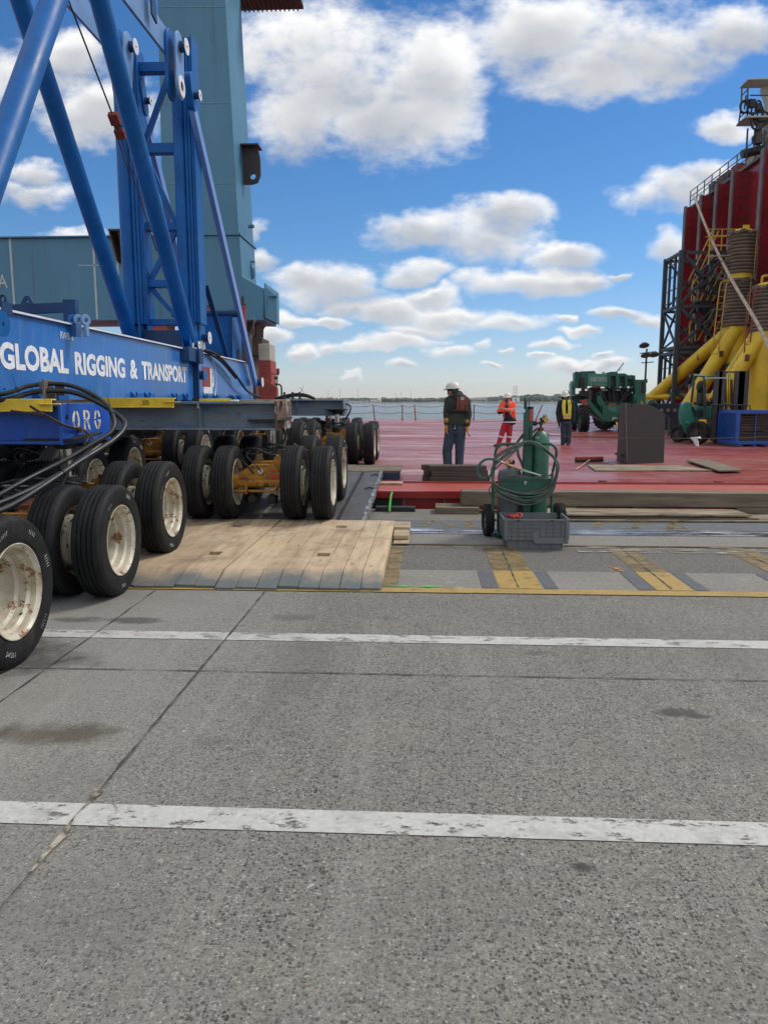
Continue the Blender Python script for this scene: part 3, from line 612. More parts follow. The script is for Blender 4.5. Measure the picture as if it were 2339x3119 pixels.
def far_building(x0, x1, y0, y1, D, m, label):
    a = PY(x0, y1, D); c_ = PY(x1, y0, D); mb = MB(); mb.bb((a.x, D, -1.5), (c_.x, D + 18, c_.z)); mb.bb((a.x - .3, D - .3, c_.z), (c_.x + .3, D + 18.3, c_.z + .5))
    t = Thing('warehouse', label, 'warehouse', ((a.x + c_.x) / 2, D, -1.5), 'low warehouses on the far shore'); t.part('wall', mb, m)
    k = max(1, int((c_.x - a.x) / 9))
    for i in range(k): xx = a.x + (i + .5) * (c_.x - a.x) / k; mb = MB(); mb.bb((xx - 1.6, D - .15, -1.3), (xx + 1.6, D, c_.z * .45)); t.part('door', mb, 'far_grey' if m != 'far_grey' else 'far_white')
far_building(1108, 1128, 1219, 1228, 1418, 'far_grey', 'grey shed on the far shore left of the white and cream blocks')
far_building(1129, 1145, 1218, 1228, 1420, 'far_white', 'small white block between the grey shed and the cream block')
far_building(1148, 1159, 1214, 1227, 1419, 'far_cream', 'bright cream block on the far shore left of the standing worker')
far_building(1062, 1104, 1222, 1228, 1416, 'far_white', 'long low white shed nearest the beam end on the far shore')
far_building(1560, 1582, 1211, 1217, 1422, 'far_white', 'white shed on the wooded slope behind the orange jacket')
def mast(px, ytop, label, w=.5, lat=False):
    D = 1440; a = PY(px, 1222, D); c_ = PY(px, ytop, D); mb = MB()
    if lat:
        for dx in (-3, 3): mb.bar((a.x + dx, D, -1), (a.x + dx, D, c_.z), .6, .6)
        for k in range(5): z = c_.z * (k + 1) / 5; mb.bar((a.x - 3, D, z), (a.x + 3, D, z), .5, .5); mb.bar((a.x - 3, D, z - c_.z / 5), (a.x + 3, D, z), .4, .4)
    else: mb.cyl((a.x, D, -1), (a.x, D, c_.z), w, w * .5, 6); mb.bb((a.x - 1.2, D - .4, c_.z), (a.x + 1.2, D + .4, c_.z + .6))
    tag(build('lattice_tower' if lat else 'light_mast', mb, 'far_grey'), label, 'tower' if lat else 'mast', 'masts on the far shore')
for px, yt, lb in ((1000, 1191, 'thin far mast above the end of the grey beam'), (1036, 1188, 'taller far mast just right of the grey beam hoses'), (1090, 1187, 'tallest thin far mast left of the grey shed'), (1205, 1200, 'short far mast right of the cream block'),
        (1221, 1195, 'far mast midway between cream block and worker'), (1251, 1192, 'far mast nearest the left of the standing worker'), (1418, 1193, 'far mast between the worker and the orange jacket'), (1520, 1205, 'short far mast behind the orange jacket')):
    mast(px, yt, lb)
mast(1568, 1177, 'far lattice tower right of the orange jacket', lat=True)
mb = MB(); a = PY(1886, 1135, 900); c_ = PY(1899, 1105, 900); q = PY(1876, 1135, 900); mb.bar(q, c_, 1.3, 1.3); mb.bar(q, q - Vector((0, 0, q.z + 2)), 1.5, 1.5); mb.bar(c_ + Vector((-6, 0, -9)), q + Vector((6, 0, 4)), .6, .6)
tag(build('far_crane', mb, 'far_grey'), 'small far harbour crane boom above the green telehandler', 'crane')

# ------------------------------------------------------------------ barge
bg_ = Thing('barge', 'huge red flat deck barge moored along the quay with a tall ribbed red casing', 'barge', (0, 30, -2.5))
mb = MB(); mb.bb((-90, DY0, -2.9), (70, DY1, DZ)); bg_.part('hull', mb, 'hull_red')
mb = MB(); mb.bb((-90.02, DY0 - .03, DZ - .0), (70.02, DY1 + .03, DZ + .012)); deck = bg_.part('deck', mb, 'deck_red')
mb = MB()
for k in range(6): mb.bb((-60, 16.1 + k * 7.3, DZ + .012), (50, 16.115 + k * 7.3, DZ + .0155))
for k in range(14): mb.bb((-20 + k * 3.05, DY0 + 1, DZ + .012), (-19.985 + k * 3.05, DY1, DZ + .0155))
bg_.part('weld_seam', mb, 'deck_red', deck)
mb = MB(); mb.bb((-60, 13.30, DZ + .012), (60, 13.33, DZ + .045)); bg_.part('gutter_bar', mb, 'deck_red', deck)
mb = MB(); mb.bb((-60, DY0 - .09, DZ - .10), (60, DY0 - .03, DZ + .012)); bg_.part('fender_lip', mb, 'hull_red')
# weathered pads and ribs on the hull side in view
for x in (-.32, .33, 2.4, 4.4, 6.4): mb = MB(); mb.bb((x, DY0 - .05, -1.5), (x + .025, DY0, DZ - .1)); bg_.part('hull_rib', mb, 'ship_edge')
mb = MB(); mb.bb((-1.3, DY0 - .04, -1.2), (-.36, DY0 + .0, DZ - .12)); bg_.part('hull_recess', mb, 'black')
# ribbed casing: wall plane X = 19 running away from the quay
WX = 19.0; ZT = 15.2
ys_ = [35.5, 39.6, 43.7, 47.7, 50.2, 52.9, 55.9]; cas = []
mb = MB(); mb.bb((WX, 30.0, DZ), (WX + 16, 58.0, ZT)); casing = bg_.part('casing_wall', mb, 'ship_red')
for k, y in enumerate(ys_):
    mb = MB(); mb.bb((WX - .95, y, DZ), (WX, y + .18, ZT - .25)); o = bg_.part('rib', mb, 'ship_red', casing)
    mb = MB(); mb.bb((WX - 1.05, y - .08, DZ), (WX - .95, y + .30, ZT - .2)); bg_.part('rib_flange', mb, 'ship_edge', casing)
    mb = MB()
    for j in range(24):
        z = .9 + j * .6
        mb.tube([(WX - .62, y, z), (WX - .62, y - .16, z), (WX - .3, y - .16, z), (WX - .3, y, z)], .022, 5)
    bg_.part('ladder', mb, 'steel_dark', casing)
mb = MB(); mb.bb((WX - .25, 30, ZT), (WX + 16, 58.1, ZT + .12)); bg_.part('casing_top', mb, 'ship_edge')
mb = MB()
for k in range(20):
    y = 32 + k * 1.35; mb.bar((WX - .15, y, ZT + .12), (WX - .15, y, ZT + 1.25), .06, .06)
for z in (.55, .85, 1.22): mb.bar((WX - .15, 32, ZT + z), (WX - .15, 57.8, ZT + z), .045, .045)
bg_.part('railing', mb, 'ship_edge')
# deck edge posts and wires
rr = random.Random(3)
for i, (px, lean) in enumerate(((1010, 0), (1142, -.12), (1226, -.02), (1266, -.1), (1355, .0), (1441, .02), (1540, 0), (1626, .48))):
    p = G(px, 1279, DZ); p.y = DY1 - .4; p.x = (px - 1291) / 2325 * DY1; mb = MB(); mb.cyl(p, p + Vector((lean, 0, 1.15)), .045, .04, 8); mb.cyl(p, p + Vector((0, 0, .06)), .11, .09, 8); bg_.part('rail_post', mb, 'red_machine')
mb = MB(); P = [(-7.0, 1.1), (-3.85, 1.1), (-1.65, 1.1), (-.7, 1.1), (1.6, 1.12), (3.78, 1.12), (6.2, 1.1), (8.9, 1.12)]
for zz in (1.1, .6):
    pts = []
    for (x0, z0), (x1, z1) in zip(P[:-1], P[1:]):
        for k in range(5): t = k / 5; pts.append((x0 + (x1 - x0) * t, DY1 - .4, DZ + zz - .12 * 4 * t * (1 - t)))
    mb.tube(pts, .016, 4)
bg_.part('guard_wire', mb, 'steel_dark')

# ------------------------------------------------------------------ timber on the quay and deck
def beam_thing(name, a, c_, m, label, cat, group=None, rz=0, bevel=.008):
    a = Vector(a); c_ = Vector(c_); ctr = (a + c_) / 2; base = Vector((ctr.x, ctr.y, min(a.z, c_.z)))
    mb = MB(); mb.bb(a - base, c_ - base); o = build(name, mb, m, bevel=bevel); o.location = base; o.rotation_euler.z = rz
    return tag(o, label, cat, group)
beam_thing('fender_timber', (.56, 11.14, .105), (6.9, 11.46, .325), 'timber_grey', 'long weathered grey timber along the quay edge behind the gas cart', 'timber beam', bevel=.015)
beam_thing('fender_timber', (6.95, 11.14, .105), (13.5, 11.46, .32), 'timber_grey', 'second weathered timber running off the right end of the long quay edge timber', 'timber beam', bevel=.015)
for x0, x1, lb in ((.18, .82, 'short timber block under the left end of the long quay timber'), (1.95, 2.25, 'timber block under the quay timber hidden by the gas cart'), (3.05, 3.22, 'small dark block under the quay timber left of the plywood stack middle'), (4.55, 5.25, 'wide block under the quay timber behind the plywood stack end'), (6.05, 6.25, 'dark block under the quay timber near the right edge')):
    beam_thing('timber_block', (x0, 11.12 if x0 > .2 else 11.0, .004), (x1, 11.44, .104), 'timber_grey' if x1 - x0 > .3 else 'timber_dark', lb, 'timber block', 'blocks under the quay edge timber')
beam_thing('edge_curb', (-.72, 11.2, .004), (-.12, 11.36, .075), 'black', 'low black curb strip on the quay edge right of the steel ramp', 'curb')
mb = MB(); mb.tube([(-.50, 11.6, .2), (-.5, 11.44, .17), (-.5, 11.17, .1), (-.5, 11.08, .02)], .018, 6); mb.bar((-.5, DY0 - .05, .2), (-.5, 11.5, .19), .03, .01)
tag(build('green_strap', mb, 'paint_green' if False else 'green_spray'), 'bright green strap hanging over the quay edge beside the ramp', 'strap')
# plywood stack on the quay
def ply(name, pts, z, th, m, label, group=None, cat='plywood sheet'):
    P = [Vector((x, y, 0)) for x, y in pts]; ctr = sum(P, Vector()) / len(P); mb = MB(); mb.prism([p - ctr for p in P], (0, 0, th)); o = build(name, mb, m, bevel=.003); o.location = (ctr.x, ctr.y, z)
    return tag(o, label, cat, group)
g = 'old plywood sheets stacked by the quay timber'
ply('plywood_sheet', [(1.7, 10.35), (4.95, 10.42), (5.0, 11.0), (1.7, 11.0)], .012, .022, 'sheet_ply', 'lowest weathered plywood sheet of the stack, sticking out to the right', g)
ply('plywood_sheet', [(1.72, 10.44), (4.6, 10.5), (4.62, 11.05), (1.7, 11.05)], .036, .02, 'timber_grey', 'middle grey sheet of the plywood stack right of the crate', g)
ply('plywood_sheet', [(1.6, 10.42), (4.5, 10.5), (4.48, 11.06), (1.7, 11.08)], .075, .024, 'sheet_ply', 'topmost weathered plywood sheet of the stack right of the crate', g)
beam_thing('timber_strip', (1.9, 10.55, .057), (4.3, 10.62, .074), 'timber_dark', 'thin dark batten between the stacked plywood sheets', 'batten', bevel=.002)
g2 = 'plywood laid on the red deck'
a = [G(1788, 1419, .21), G(2070, 1422, .21), G(2168, 1437, .21), G(1812, 1437, .21)]
ply('deck_plywood', [(p.x, p.y) for p in a], .214, .03, 'sheet_ply', 'long plywood sheet lying in front of the dark steel bracket', g2)
a = [G(2089, 1409, .21), G(2160, 1409, .21), G(2260, 1441, .21), G(2188, 1443, .21)]
ply('deck_plywood', [(p.x, p.y) for p in a], .246, .03, 'timber_grey', 'short plywood sheet lying askew right of the steel bracket', g2)
a = [G(1283, 1460, .21), G(1312, 1452, .21), G(1318, 1461, .21)]
ply('wood_scrap', [(p.x, p.y) for p in a] + [(.06, 13.75)], .214, .012, 'timber_new', 'small pale wood scrap at the left end of the dark timber stack', cat='wood scrap')
# dark timber stack on deck
g = 'dark timbers stacked on the deck edge'
for i, (x0, x1, y0, z0, lb) in enumerate(((.12, 1.13, 13.40, 0, 'bottom front dark timber of the stack at the worker\'s feet'), (.14, 1.12, 13.42, .098, 'middle front dark timber of the stack at the worker\'s feet'), (.10, 1.12, 13.46, .196, 'upper front dark timber of the stack at the worker\'s feet'),
        (-.02, 1.2, 13.66, 0, 'bottom rear dark timber behind the stack front'), (.0, 1.16, 13.64, .098, 'middle rear dark timber behind the stack front'), (-.04, 1.1, 13.66, .196, 'upper rear dark timber whose left end sticks out'))):
    beam_thing('stacked_timber', (x0, y0, DZ + .014 + z0), (x1, y0 + .17, DZ + .014 + z0 + .094), 'timber_dark', lb, 'timber beam', g, bevel=.006)
for px, lb in ((1837, 'small rusty chock on the deck edge left, below the broom'), (2186, 'small rusty chock on the deck edge right, below the crooked plywood')):
    p = G(px, 1476, .2); beam_thing('deck_chock', (p.x - .065, 13.36, DZ + .012), (p.x + .065, 13.46, DZ + .065), 'chock_rust', lb, 'chock', 'rusty chocks on the deck edge')

# mats and ramp
def planked(name, x0, x1, y0, y1, z0, z1, w, holes, m, label, taper=True, group=None):
    t = Thing(name, label, 'timber mat', ((x0 + x1) / 2, (y0 + y1) / 2, 0), group); mb = MB(); n = max(1, round((x1 - x0) / w)); w = (x1 - x0) / n; rr = random.Random(int(x0 * 100))
    for i in range(n):
        a = x0 + i * w + .001 + rr.uniform(0, .002); c_ = x0 + (i + 1) * w - .001 - rr.uniform(0, .002) * (2.5 if i % 3 == 1 else 1); j = rr.uniform(-.02, .02); zj = rr.uniform(-.003, .004)
        def seg(ya, yb, xa=a, xb=c_):
            def top(y):
                if taper and y < y0 + .34: return .028 + (y - y0) / .34 * (z0 - .028) + zj
                return z0 + (z1 - z0) * (y - y0) / (y1 - y0) + zj
            ya2 = ya; ysx = [ya] + ([y0 + .34] if taper and ya < y0 + .34 < yb else []) + [yb]
            poly = [(xa, ysx[0], .006)] + [(xa, y, top(y)) for y in ysx] + [(xa, ysx[-1], .006)]
            mb.prism(poly, (xb - xa, 0, 0))
        hs = [h for h in holes if a < h[0] < c_]; ya = y0 + j
        for hx, hy in sorted(hs, key=lambda h: h[1]):
            seg(ya, hy); seg(hy, hy + .17, a, a + .022); seg(hy, hy + .17, c_ - .022, c_); ya = hy + .17
        seg(ya, y1 + j * .3)
    t.part('planks', mb, m, bevel=.003, seg=1)
    return t
g = 'pale timber mats forming the step onto the steel ramp'
planked('timber_mat', -1.83, -.36, 6.42, 9.60, .11, .125, .18, [(-.98, 7.35), (-.95, 9.02)], 'mat_wood', 'pale timber mat at the right end, its front edge stained blue', group=g)
planked('timber_mat', -3.30, -1.84, 6.43, 9.60, .11, .125, .18, [(-2.15, 7.35), (-2.3, 9.02)], 'mat_wood', 'pale timber mat in the middle, tyres standing on its back', group=g)
planked('timber_mat', -6.6, -3.31, 6.8, 9.6, .11, .125, .18, [], 'mat_wood', 'timber mat furthest left, mostly hidden by the wheels', group=g)
t = Thing('steel_ramp', 'dark steel plate ramp with worn bright edges leading onto the barge', 'ramp', (-1.5, 11.6, 0))
def rz(y): return .125 + (y - 9.6) / (13.85 - 9.6) * .235
for (x0, x1) in ((-1.085, -.80), (-2.10, -1.12), (-3.55, -2.17), (-5.0, -3.6)):
    mb = MB(); mb.prism([(x0, 9.61, rz(9.61) - .05), (x0, 9.61, rz(9.61)), (x0, 13.85, rz(13.85)), (x0, 13.85, rz(13.85) - .05)], (x1 - x0, 0, 0)); t.part('plate', mb, 'ramp_steel', bevel=.003)
for x in (-.80, -2.165):
    mb = MB(); mb.prism([(x, 9.61, rz(9.61) - .09), (x, 9.61, rz(9.61) + .012), (x, 13.85, rz(13.85) + .012), (x, 13.85, rz(13.85) - .09)], (.055, 0, 0)); t.part('edge_strip', mb, 'ramp_edge', bevel=.004)
mb = MB(); rr = random.Random(4)
for k in range(70): y = 9.65 + k * .06; mb.box((-1.103 + rr.uniform(-.008, .008), y, rz(y) + .003), (.03 + rr.uniform(0, .012), .035, .02))
t.part('hinge', mb, 'steel_dark', bevel=.004)
for y in (11.9, 13.3):
    mb = MB(); mb.tube([(-.93, y, rz(y) + .015), (-.86, y + .04, rz(y) + .03), (-.80, y, rz(y) + .02)], .012, 6, 4); t.part('lug', mb, 'black')
g = 'packing at the top of the steel ramp'
planked('deck_mat', -3.2, -.42, 13.87, 15.2, .37, .37, .3, [], 'timber_grey', 'thin plank mat at the top of the ramp on the deck', taper=False)
o = bpy.data.objects['deck_mat'].children[0]; me = o.data
for q in me.vertices:
    if q.co.z < .1: q.co.z = .335
beam_thing('blue_block', (-.76, 13.88, .215), (-.44, 14.3, .334), 'blue_block', 'dark blue box packing under the plank mat beside the ramp', 'packing block')
beam_thing('packing_timber', (-3.1, 13.9, .215), (-.8, 14.6, .33), 'timber_dark', 'dark packing timbers under the plank mat, left of the blue box', 'timber beam')
beam_thing('loose_plank', (-.80, 12.95, .213), (-.36, 13.2, .25), 'timber_new', 'short pale plank on the deck edge below the blue box', 'plank')
beam_thing('timber_offcut', (-.37, 9.2, .012), (-.16, 9.62, .11), 'timber_new', 'short timber offcut against the right side of the pale mat', 'timber offcut')
beam_thing('timber_offcut', (-.35, 8.75, .035), (-.17, 9.15, .085), 'timber_new', 'flat pale offcut nearer the camera beside the pale mat', 'timber offcut')

# ------------------------------------------------------------------ dollies
def tyre_mb(c, sgn):
    """tyre of an outer wheel: outer face towards sgn*x"""
    mb = MB(); P = [(.292, -.098), (.31, -.112), (.36, -.124), (.41, -.127), (.445, -.120), (.462, -.108), (.471, -.094)]
    for g in (-.060, -.021, .021, .060):
        P += [(.475, g - .0065), (.463, g - .0045), (.463, g + .0045), (.475, g + .0065)]
    P += [(.471, .094), (.462, .108), (.445, .120), (.437, .1205), (.435, .124), (.41, .127), (.36, .124), (.33, .119), (.327, .1155), (.31, .112), (.292, .098)]
    return mb.lathe([(r, h * sgn) for r, h in P], c, (1, 0, 0), 56)
def rim_mb(c, sgn, hub=True):
    mb = MB(); c = Vector(c)
    P = [(.294, -.10), (.301, -.112), (.29, -.10), (.275, -.08), (.278, .07), (.289, .095), (.302, .112), (.304, .120), (.298, .122), (.286, .106), (.272, .098), (.266, .062), (.247, .045), (.244, -.005), (.222, -.022), (.218, -.085), (.205, -.105), (.175, -.118), (.165, -.145), (.12, -.150), (.118, -.07), (.095, -.06), (0, -.06)]
    mb.lathe([(r, h * sgn) for r, h in P], c, (1, 0, 0), 40)
    return mb
def hub_mb(c, sgn):
    mb = MB(); c = Vector(c); X = Vector((sgn, 0, 0))
    mb.cyl(c - X * .06, c - X * .035, .07, .062, 18); mb.cyl(c - X * .035, c - X * .025, .03, .028, 12)
    for k in range(10):
        a = 2 * math.pi * k / 10; q = c + Vector((0, math.cos(a), math.sin(a))) * .145; mb.cyl(q - X * .152, q - X * .118, .014, n=6)
    for k in range(5):
        a = 2 * math.pi * (k + .5) / 5; q = c + Vector((0, math.cos(a), math.sin(a))) * .190; mb.cyl(q - X * .116, q - X * .1085, .018, n=12)
    return mb
R_ = .475; AX = .675
def make_dolly(style):
    t = Thing('transport_dolly', 'x', 'dolly')
    for y in (-AX, AX):
        for sx_, off in ((1, .815), (1, .435), (-1, .435), (-1, .815)):
            outer = off > .6; sg = sx_ if outer else -sx_; c = Vector((sx_ * off, y, R_))
            ty = t.part('tyre', tyre_mb(c, sg), 'rubber'); rm = t.part('rim', rim_mb(c, sg), 'rim_white', ty); t.part('hub', hub_mb(c, sg), 'rim_rust', ty)
        # axle housing between the duals
        mb = MB(); mb.cyl((-.34, y, R_), (.34, y, R_), .072, n=18); mb.cyl((-.42, y, R_), (-.33, y, R_), .10, n=18); mb.cyl((.33, y, R_), (.42, y, R_), .10, n=18)
        s = -1 if y < 0 else 1
        mb.box((0, y + s * .06, R_ - .01), (.1, .05, .06)); mb.cyl((-.34, y + s * .07, R_ - .11), (.34, y + s * .07, R_ - .11), .018, n=8)
        for x in (-.2, .2): mb.box((x, y + s * .05, R_ - .09), (.03, .07, .13))
        t.part('axle', mb, 'axle_yellow', bevel=.004)
        for x in (-.12, .13): mb = MB(); mb.cyl((x, y + s * .02, R_ - .2), (x, y + s * .12, R_ - .2), .055, n=12); mb.box((x, y, R_ - .23), (.12, .14, .09)); t.part('brake_chamber', mb, 'black')
        mb = MB(); mb.prism([(-.28, y + s * .02, R_ + .05), (.28, y + s * .02, R_ + .05), (.28, y + s * .02, R_ + .12), (.16, y + s * .02, R_ + .24), (-.12, y + s * .02, R_ + .24), (-.28, y + s * .02, R_ + .12)], (0, s * .045, 0))
        mb.prism([(.1, y - s * .02, R_ + .2), (.3, y - s * .02, R_ + .1), (.3, y - s * .02, R_ + .3), (.2, y - s * .02, R_ + .36)], (0, s * .03, 0))
        cr = t.part('carrier_plate', mb, 'axle_yellow', bevel=.004)
        mb = MB(); mb.cyl((.0, y + s * .066, R_ + .15), (.0, y + s * .09, R_ + .15), .034, n=16); t.part('gauge', mb, 'rim_white', cr)
        mb = MB(); mb.bb((.12, y + s * .066, R_ + .06), (.24, y + s * .070, R_ + .10)); mb.bb((.12, y + s * .066, R_ + .15), (.2, y + s * .070, R_ + .17)); mb.bb((-.27, y + s * .066, R_ + .06), (-.23, y + s * .075, R_ + .08))
        t.part('red_label', mb, 'label_red', cr)
    mb = MB(); mb.box((0, 0, .56), (.34, 1.05, .16)); mb.box((0, 0, .66), (.46, .5, .05)); mb.box((-.2, 0, .5), (.04, 1.2, .12)); mb.box((.2, 0, .5), (.04, 1.2, .12))
    t.part('frame', mb, 'frame_rust' if style else 'axle_yellow', bevel=.006)
    mb = MB(); mb.cyl((0, 0, .62), (0, 0, .82), .115, n=24); mb.cyl((0, 0, .82), (0, 0, .85), .095, n=24); mb.cyl((-.1, 0, .7), (-.1, 0, 1.02), .03, n=8)
    cy = t.part('cylinder', mb, 'black')
    mb = MB(); mb.cyl((0, 0, .85), (0, 0, 1.22), .068, n=28); t.part('piston_rod', mb, 'chrome', cy)
    mb = MB(); mb.lathe([(0.07, 1.12), (.10, 1.13), (.11, 1.18), (.22, 1.235), (.24, 1.245), (0, 1.245)], (0, 0, 0), (0, 0, 1), 24); mb.box((0, 0, 1.238), (.5, .6, .02))
    t.part('saddle', mb, 'black')
    rr = random.Random(style + 3)
    for k in range(3):
        s = -1 if k < 2 else 1; x0 = -.15 + k * .12
        mb = MB(); mb.tube([(x0, s * .1, .82), (x0 - .12, s * .32, .86 + rr.uniform(0, .05)), (x0 - .2, s * .52, .80), (x0 - .02, s * .74, R_ + .22), (x0 + .06, s * .75, R_ + .12)], .012, 6, 6); t.part('brake_hose', mb, 'black')
    mb = MB(); mb.tube([(.3 * math.cos(a), -.35 + .12 * math.sin(a), .84 + .05 * math.sin(2 * a)) for a in [k * math.pi / 5 for k in range(10)]], .014, 6, 4, closed=True)
    mb.tube([(-.1, -.1, .9), (.12, -.3, .92), (.4, -.35, .86), (.55, -.3, .84)], .018, 6, 5)
    t.part('hydraulic_hose', mb, 'hose')
    return t.o
proto = {0: make_dolly(0), 1: make_dolly(1)}; used = {0: False, 1: False}
DOL = [(-3.5, 6.93, .045, .07, 1, 0, 'nearest whole eight-wheeled dolly, carrying the blue beam with stencilled letters'),
       (-3.45, 3.78, 0, 0, 1, .0, 'dolly cut by the left picture edge whose last wheel stands on bare concrete'),
       (-2.10, 10.42, .165, .055, 0, 0, 'dolly at the foot of the steel ramp under the end of the near grey beam'),
       (-2.05, 17.95, .212, 0, 0, 0, 'dolly on the red deck under the end of the far grey beam'),
       (-5.25, 10.45, .15, .05, 0, 0, 'dolly under the near grey beam, second in from the ramp side'),
       (-4.62, 13.35, .32, .02, 1, 0, 'dolly behind the near grey beam with a dual pair seen under it'),
       (-3.15, 15.0, .30, -.03, 0, -.03, 'dolly on the deck just past the top of the ramp'),
       (-4.65, 18.0, .212, 0, 0, 0, 'dolly under the far grey beam left of the one at its end'),
       (-2.75, 22.0, .212, 0, 1, .05, 'right dolly of the farthest row on the deck'),
       (-5.3, 22.2, .212, 0, 0, 0, 'left dolly of the farthest row on the deck'),
       (-7.1, 11.8, .12, .0, 0, 0, 'dolly far to the left behind the blue lettered beam'),
       (-6.1, 7.0, .05, .07, 0, 0, 'dolly under the blue lettered beam at the left picture edge'),
       (-7.2, 15.4, .25, .0, 1, 0, 'dolly deep in the shade left of the dual pair behind the grey beam')]
for (x, y, z, rx, st, rzz, lab) in DOL:
    o = proto[st] if not used[st] else copy_tree(proto[st]); used[st] = True
    o.location = (x, y, z); o.rotation_euler = (rx, 0, rzz); tag(o, lab, 'dolly', 'eight-wheeled dollies under the transporter')

    if y == 6.93:
        for ch in o.children:
            if ch.name.split('.')[0] in ('cylinder', 'saddle'): ch.location.y += .38
    if y in (6.93, 3.78, 10.42):
        rr = random.Random(int(y * 10))
        for ch in list(o.children):
            if ch.name.split('.')[0] != 'tyre': continue
            xs = [v_.co.x for v_ in ch.data.vertices[:48]]; yc_ = sum(v_.co.y for v_ in ch.data.vertices) / len(ch.data.vertices); xm = max(v_.co.x for v_ in ch.data.vertices)
            if xm < .93: continue
            mb = MB()
            for q_ in range(3):
                a0 = rr.uniform(.2, 2.9) + (3.0 if q_ == 2 else 0); 
                for k_ in range(rr.randint(4, 7)):
                    a1 = a0 + k_ * .05; r1 = .375; pts_ = [(xm - .0005, yc_ + math.cos(a1 + rr.uniform(-.015, .025)) * (r1 + dr_), R_ + math.sin(a1) * (r1 + dr_)) for dr_ in (0, .012, .022, .03)]; mb.tube(pts_, .0012, 4)
            build('chalk_mark', mb, 'reflective', ch)
# ------------------------------------------------ cross beams
def cross_beam(x0, x1, yc, zb, zt, w, m, endm, label, web=.16):
    t = Thing('cross_beam', label, 'steel beam', ((x0 + x1) / 2, yc, zb), 'beams laid across the dollies')
    mb = MB(); mb.bb((x0, yc - w / 2, zt - .03), (x1, yc + w / 2, zt)); mb.bb((x0, yc - w / 2, zb), (x1, yc + w / 2, zb + .03))
    for y in (yc - w / 2 + web, yc + w / 2 - web): mb.bb((x0, y - .01, zb + .03), (x1 - .02, y + .01, zt - .03))
    t.part('girder', mb, m, bevel=.004, seg=1)
    mb = MB(); mb.bb((x1 - .02, yc - w / 2 - .004, zb - .004), (x1 + .015, yc + w / 2 + .004, zt + .004)); e = t.part('end_plate', mb, endm, bevel=.004, seg=1)
    mb = MB(); k = x0 + 1.2
    while k < x1 - .6: mb.bb((k, yc - w / 2 + .01, zb + .03), (k + .015, yc - w / 2 + web - .01, zt - .03)); k += 2.4
    t.part('stiffener', mb, m)
    return t, e
B1, e1 = cross_beam(-9.0, -3.38, 7.46, 1.245, 1.625, 1.08, 'beam_blue', 'beam_blue', 'bright blue cross beam with stencilled letters on its end, nearest the camera', .06)
me_ = e1
# chamfered top far corner piece and stencilled letters
def stencil(t, chars, y0, z0, x, w, h, gap, m, parent):
    """stencil letters as flat strokes on a plane facing +x; reading direction +y"""
    S_ = {'O': [('arc',)], 'R': [('v', 0), ('bowl',), ('leg',)], 'G': [('garc',)]}
    for i, ch in enumerate(chars):
        mb = MB(); oy = y0 + i * (w + gap)
        def poly(pts): mb.prism([(x, oy + a * w, z0 + b_ * h) for a, b_ in pts], (.002, 0, 0))
        th = .27; n = 8
        def arc(a0, a1, cx=.5, cy=.5, rx=.5, ry=.5, tx=.27, tyy=.14):
            P = [(cx + rx * math.cos(a0 + (a1 - a0) * k / n), cy + ry * math.sin(a0 + (a1 - a0) * k / n)) for k in range(n + 1)]
            Q = [(cx + (rx - tx) * math.cos(a0 + (a1 - a0) * k / n), cy + (ry - tyy) * math.sin(a0 + (a1 - a0) * k / n)) for k in range(n + 1)]
            for k in range(n): poly([P[k], P[k + 1], Q[k + 1], Q[k]])
        pi = math.pi
        if ch == 'O': arc(-.42 * pi, .42 * pi); arc(.58 * pi, 1.42 * pi)
        if ch == 'R':
            poly([(0, 0), (th, 0), (th, .46), (0, .46)]); poly([(0, .52), (th, .52), (th, 1), (0, 1)])
            arc(-.5 * pi, .5 * pi, .45, .73, .5, .27, .27, .12); poly([(.32, 1), (.5, 1), (.5, .88), (.32, .88)]); poly([(.32, .46), (.5, .46), (.5, .58), (.32, .58)]); poly([(.42, .42), (.68, .44), (1.0, 0), (.72, 0)])
        if ch == 'G':
            arc(.1 * pi, .43 * pi); arc(.57 * pi, .97 * pi); arc(1.03 * pi, 1.45 * pi); arc(1.55 * pi, 1.85 * pi); poly([(.55, .5), (1.0, .5), (1.0, .2), (.76, .2), (.76, .38), (.55, .38)])
        t.part('stencil_letter', mb, m, parent)
stencil(B1, 'ORG', 7.13, 1.36, -3.364, .155, .20, .085, 'lettering_worn', e1)
mb = MB(); mb.cyl((-3.365, 7.02, 1.50), (-3.355, 7.02, 1.50), .022, n=14); B1.part('bolt_hole', mb, 'black', e1)
mb = MB(); mb.bb((-9, 6.93, 1.626), (-3.42, 7.98, 1.640)); B1.part('top_packing', mb, 'timber_dark')
B2, e2 = cross_beam(-9.0, -1.96, 10.57, 1.262, 1.64, 1.06, 'beam_grey', 'beam_rust', 'long grey cross beam with a rusty end plate, second from the camera')
B3, e3 = cross_beam(-9.0, -1.90, 18.4, 1.30, 1.68, 1.0, 'beam_grey', 'beam_grey', 'far grey cross beam standing over the red deck')
B4, e4 = cross_beam(-9.0, -3.3, 14.2, 1.42, 1.62, .8, 'beam_grey', 'beam_rust', 'hidden grey beam just behind the near grey beam')
B5, e5 = cross_beam(-9.0, -2.9, 22.1, 1.42, 1.66, .8, 'beam_grey', 'beam_grey', 'farthest grey cross beam behind all others')
mb = MB(); mb.tube([(-3.2, 9.965, 1.60), (-3.0, 9.963, 1.587), (-2.6, 9.963, 1.592), (-2.3, 9.965, 1.602)], .006, 5, 4); B2.part('cable', mb, 'black')
mb = MB(); mb.bb((-3.02, 10.02, 1.55), (-2.99, 10.18, 1.61)); B2.part('clip', mb, 'beam_rust')
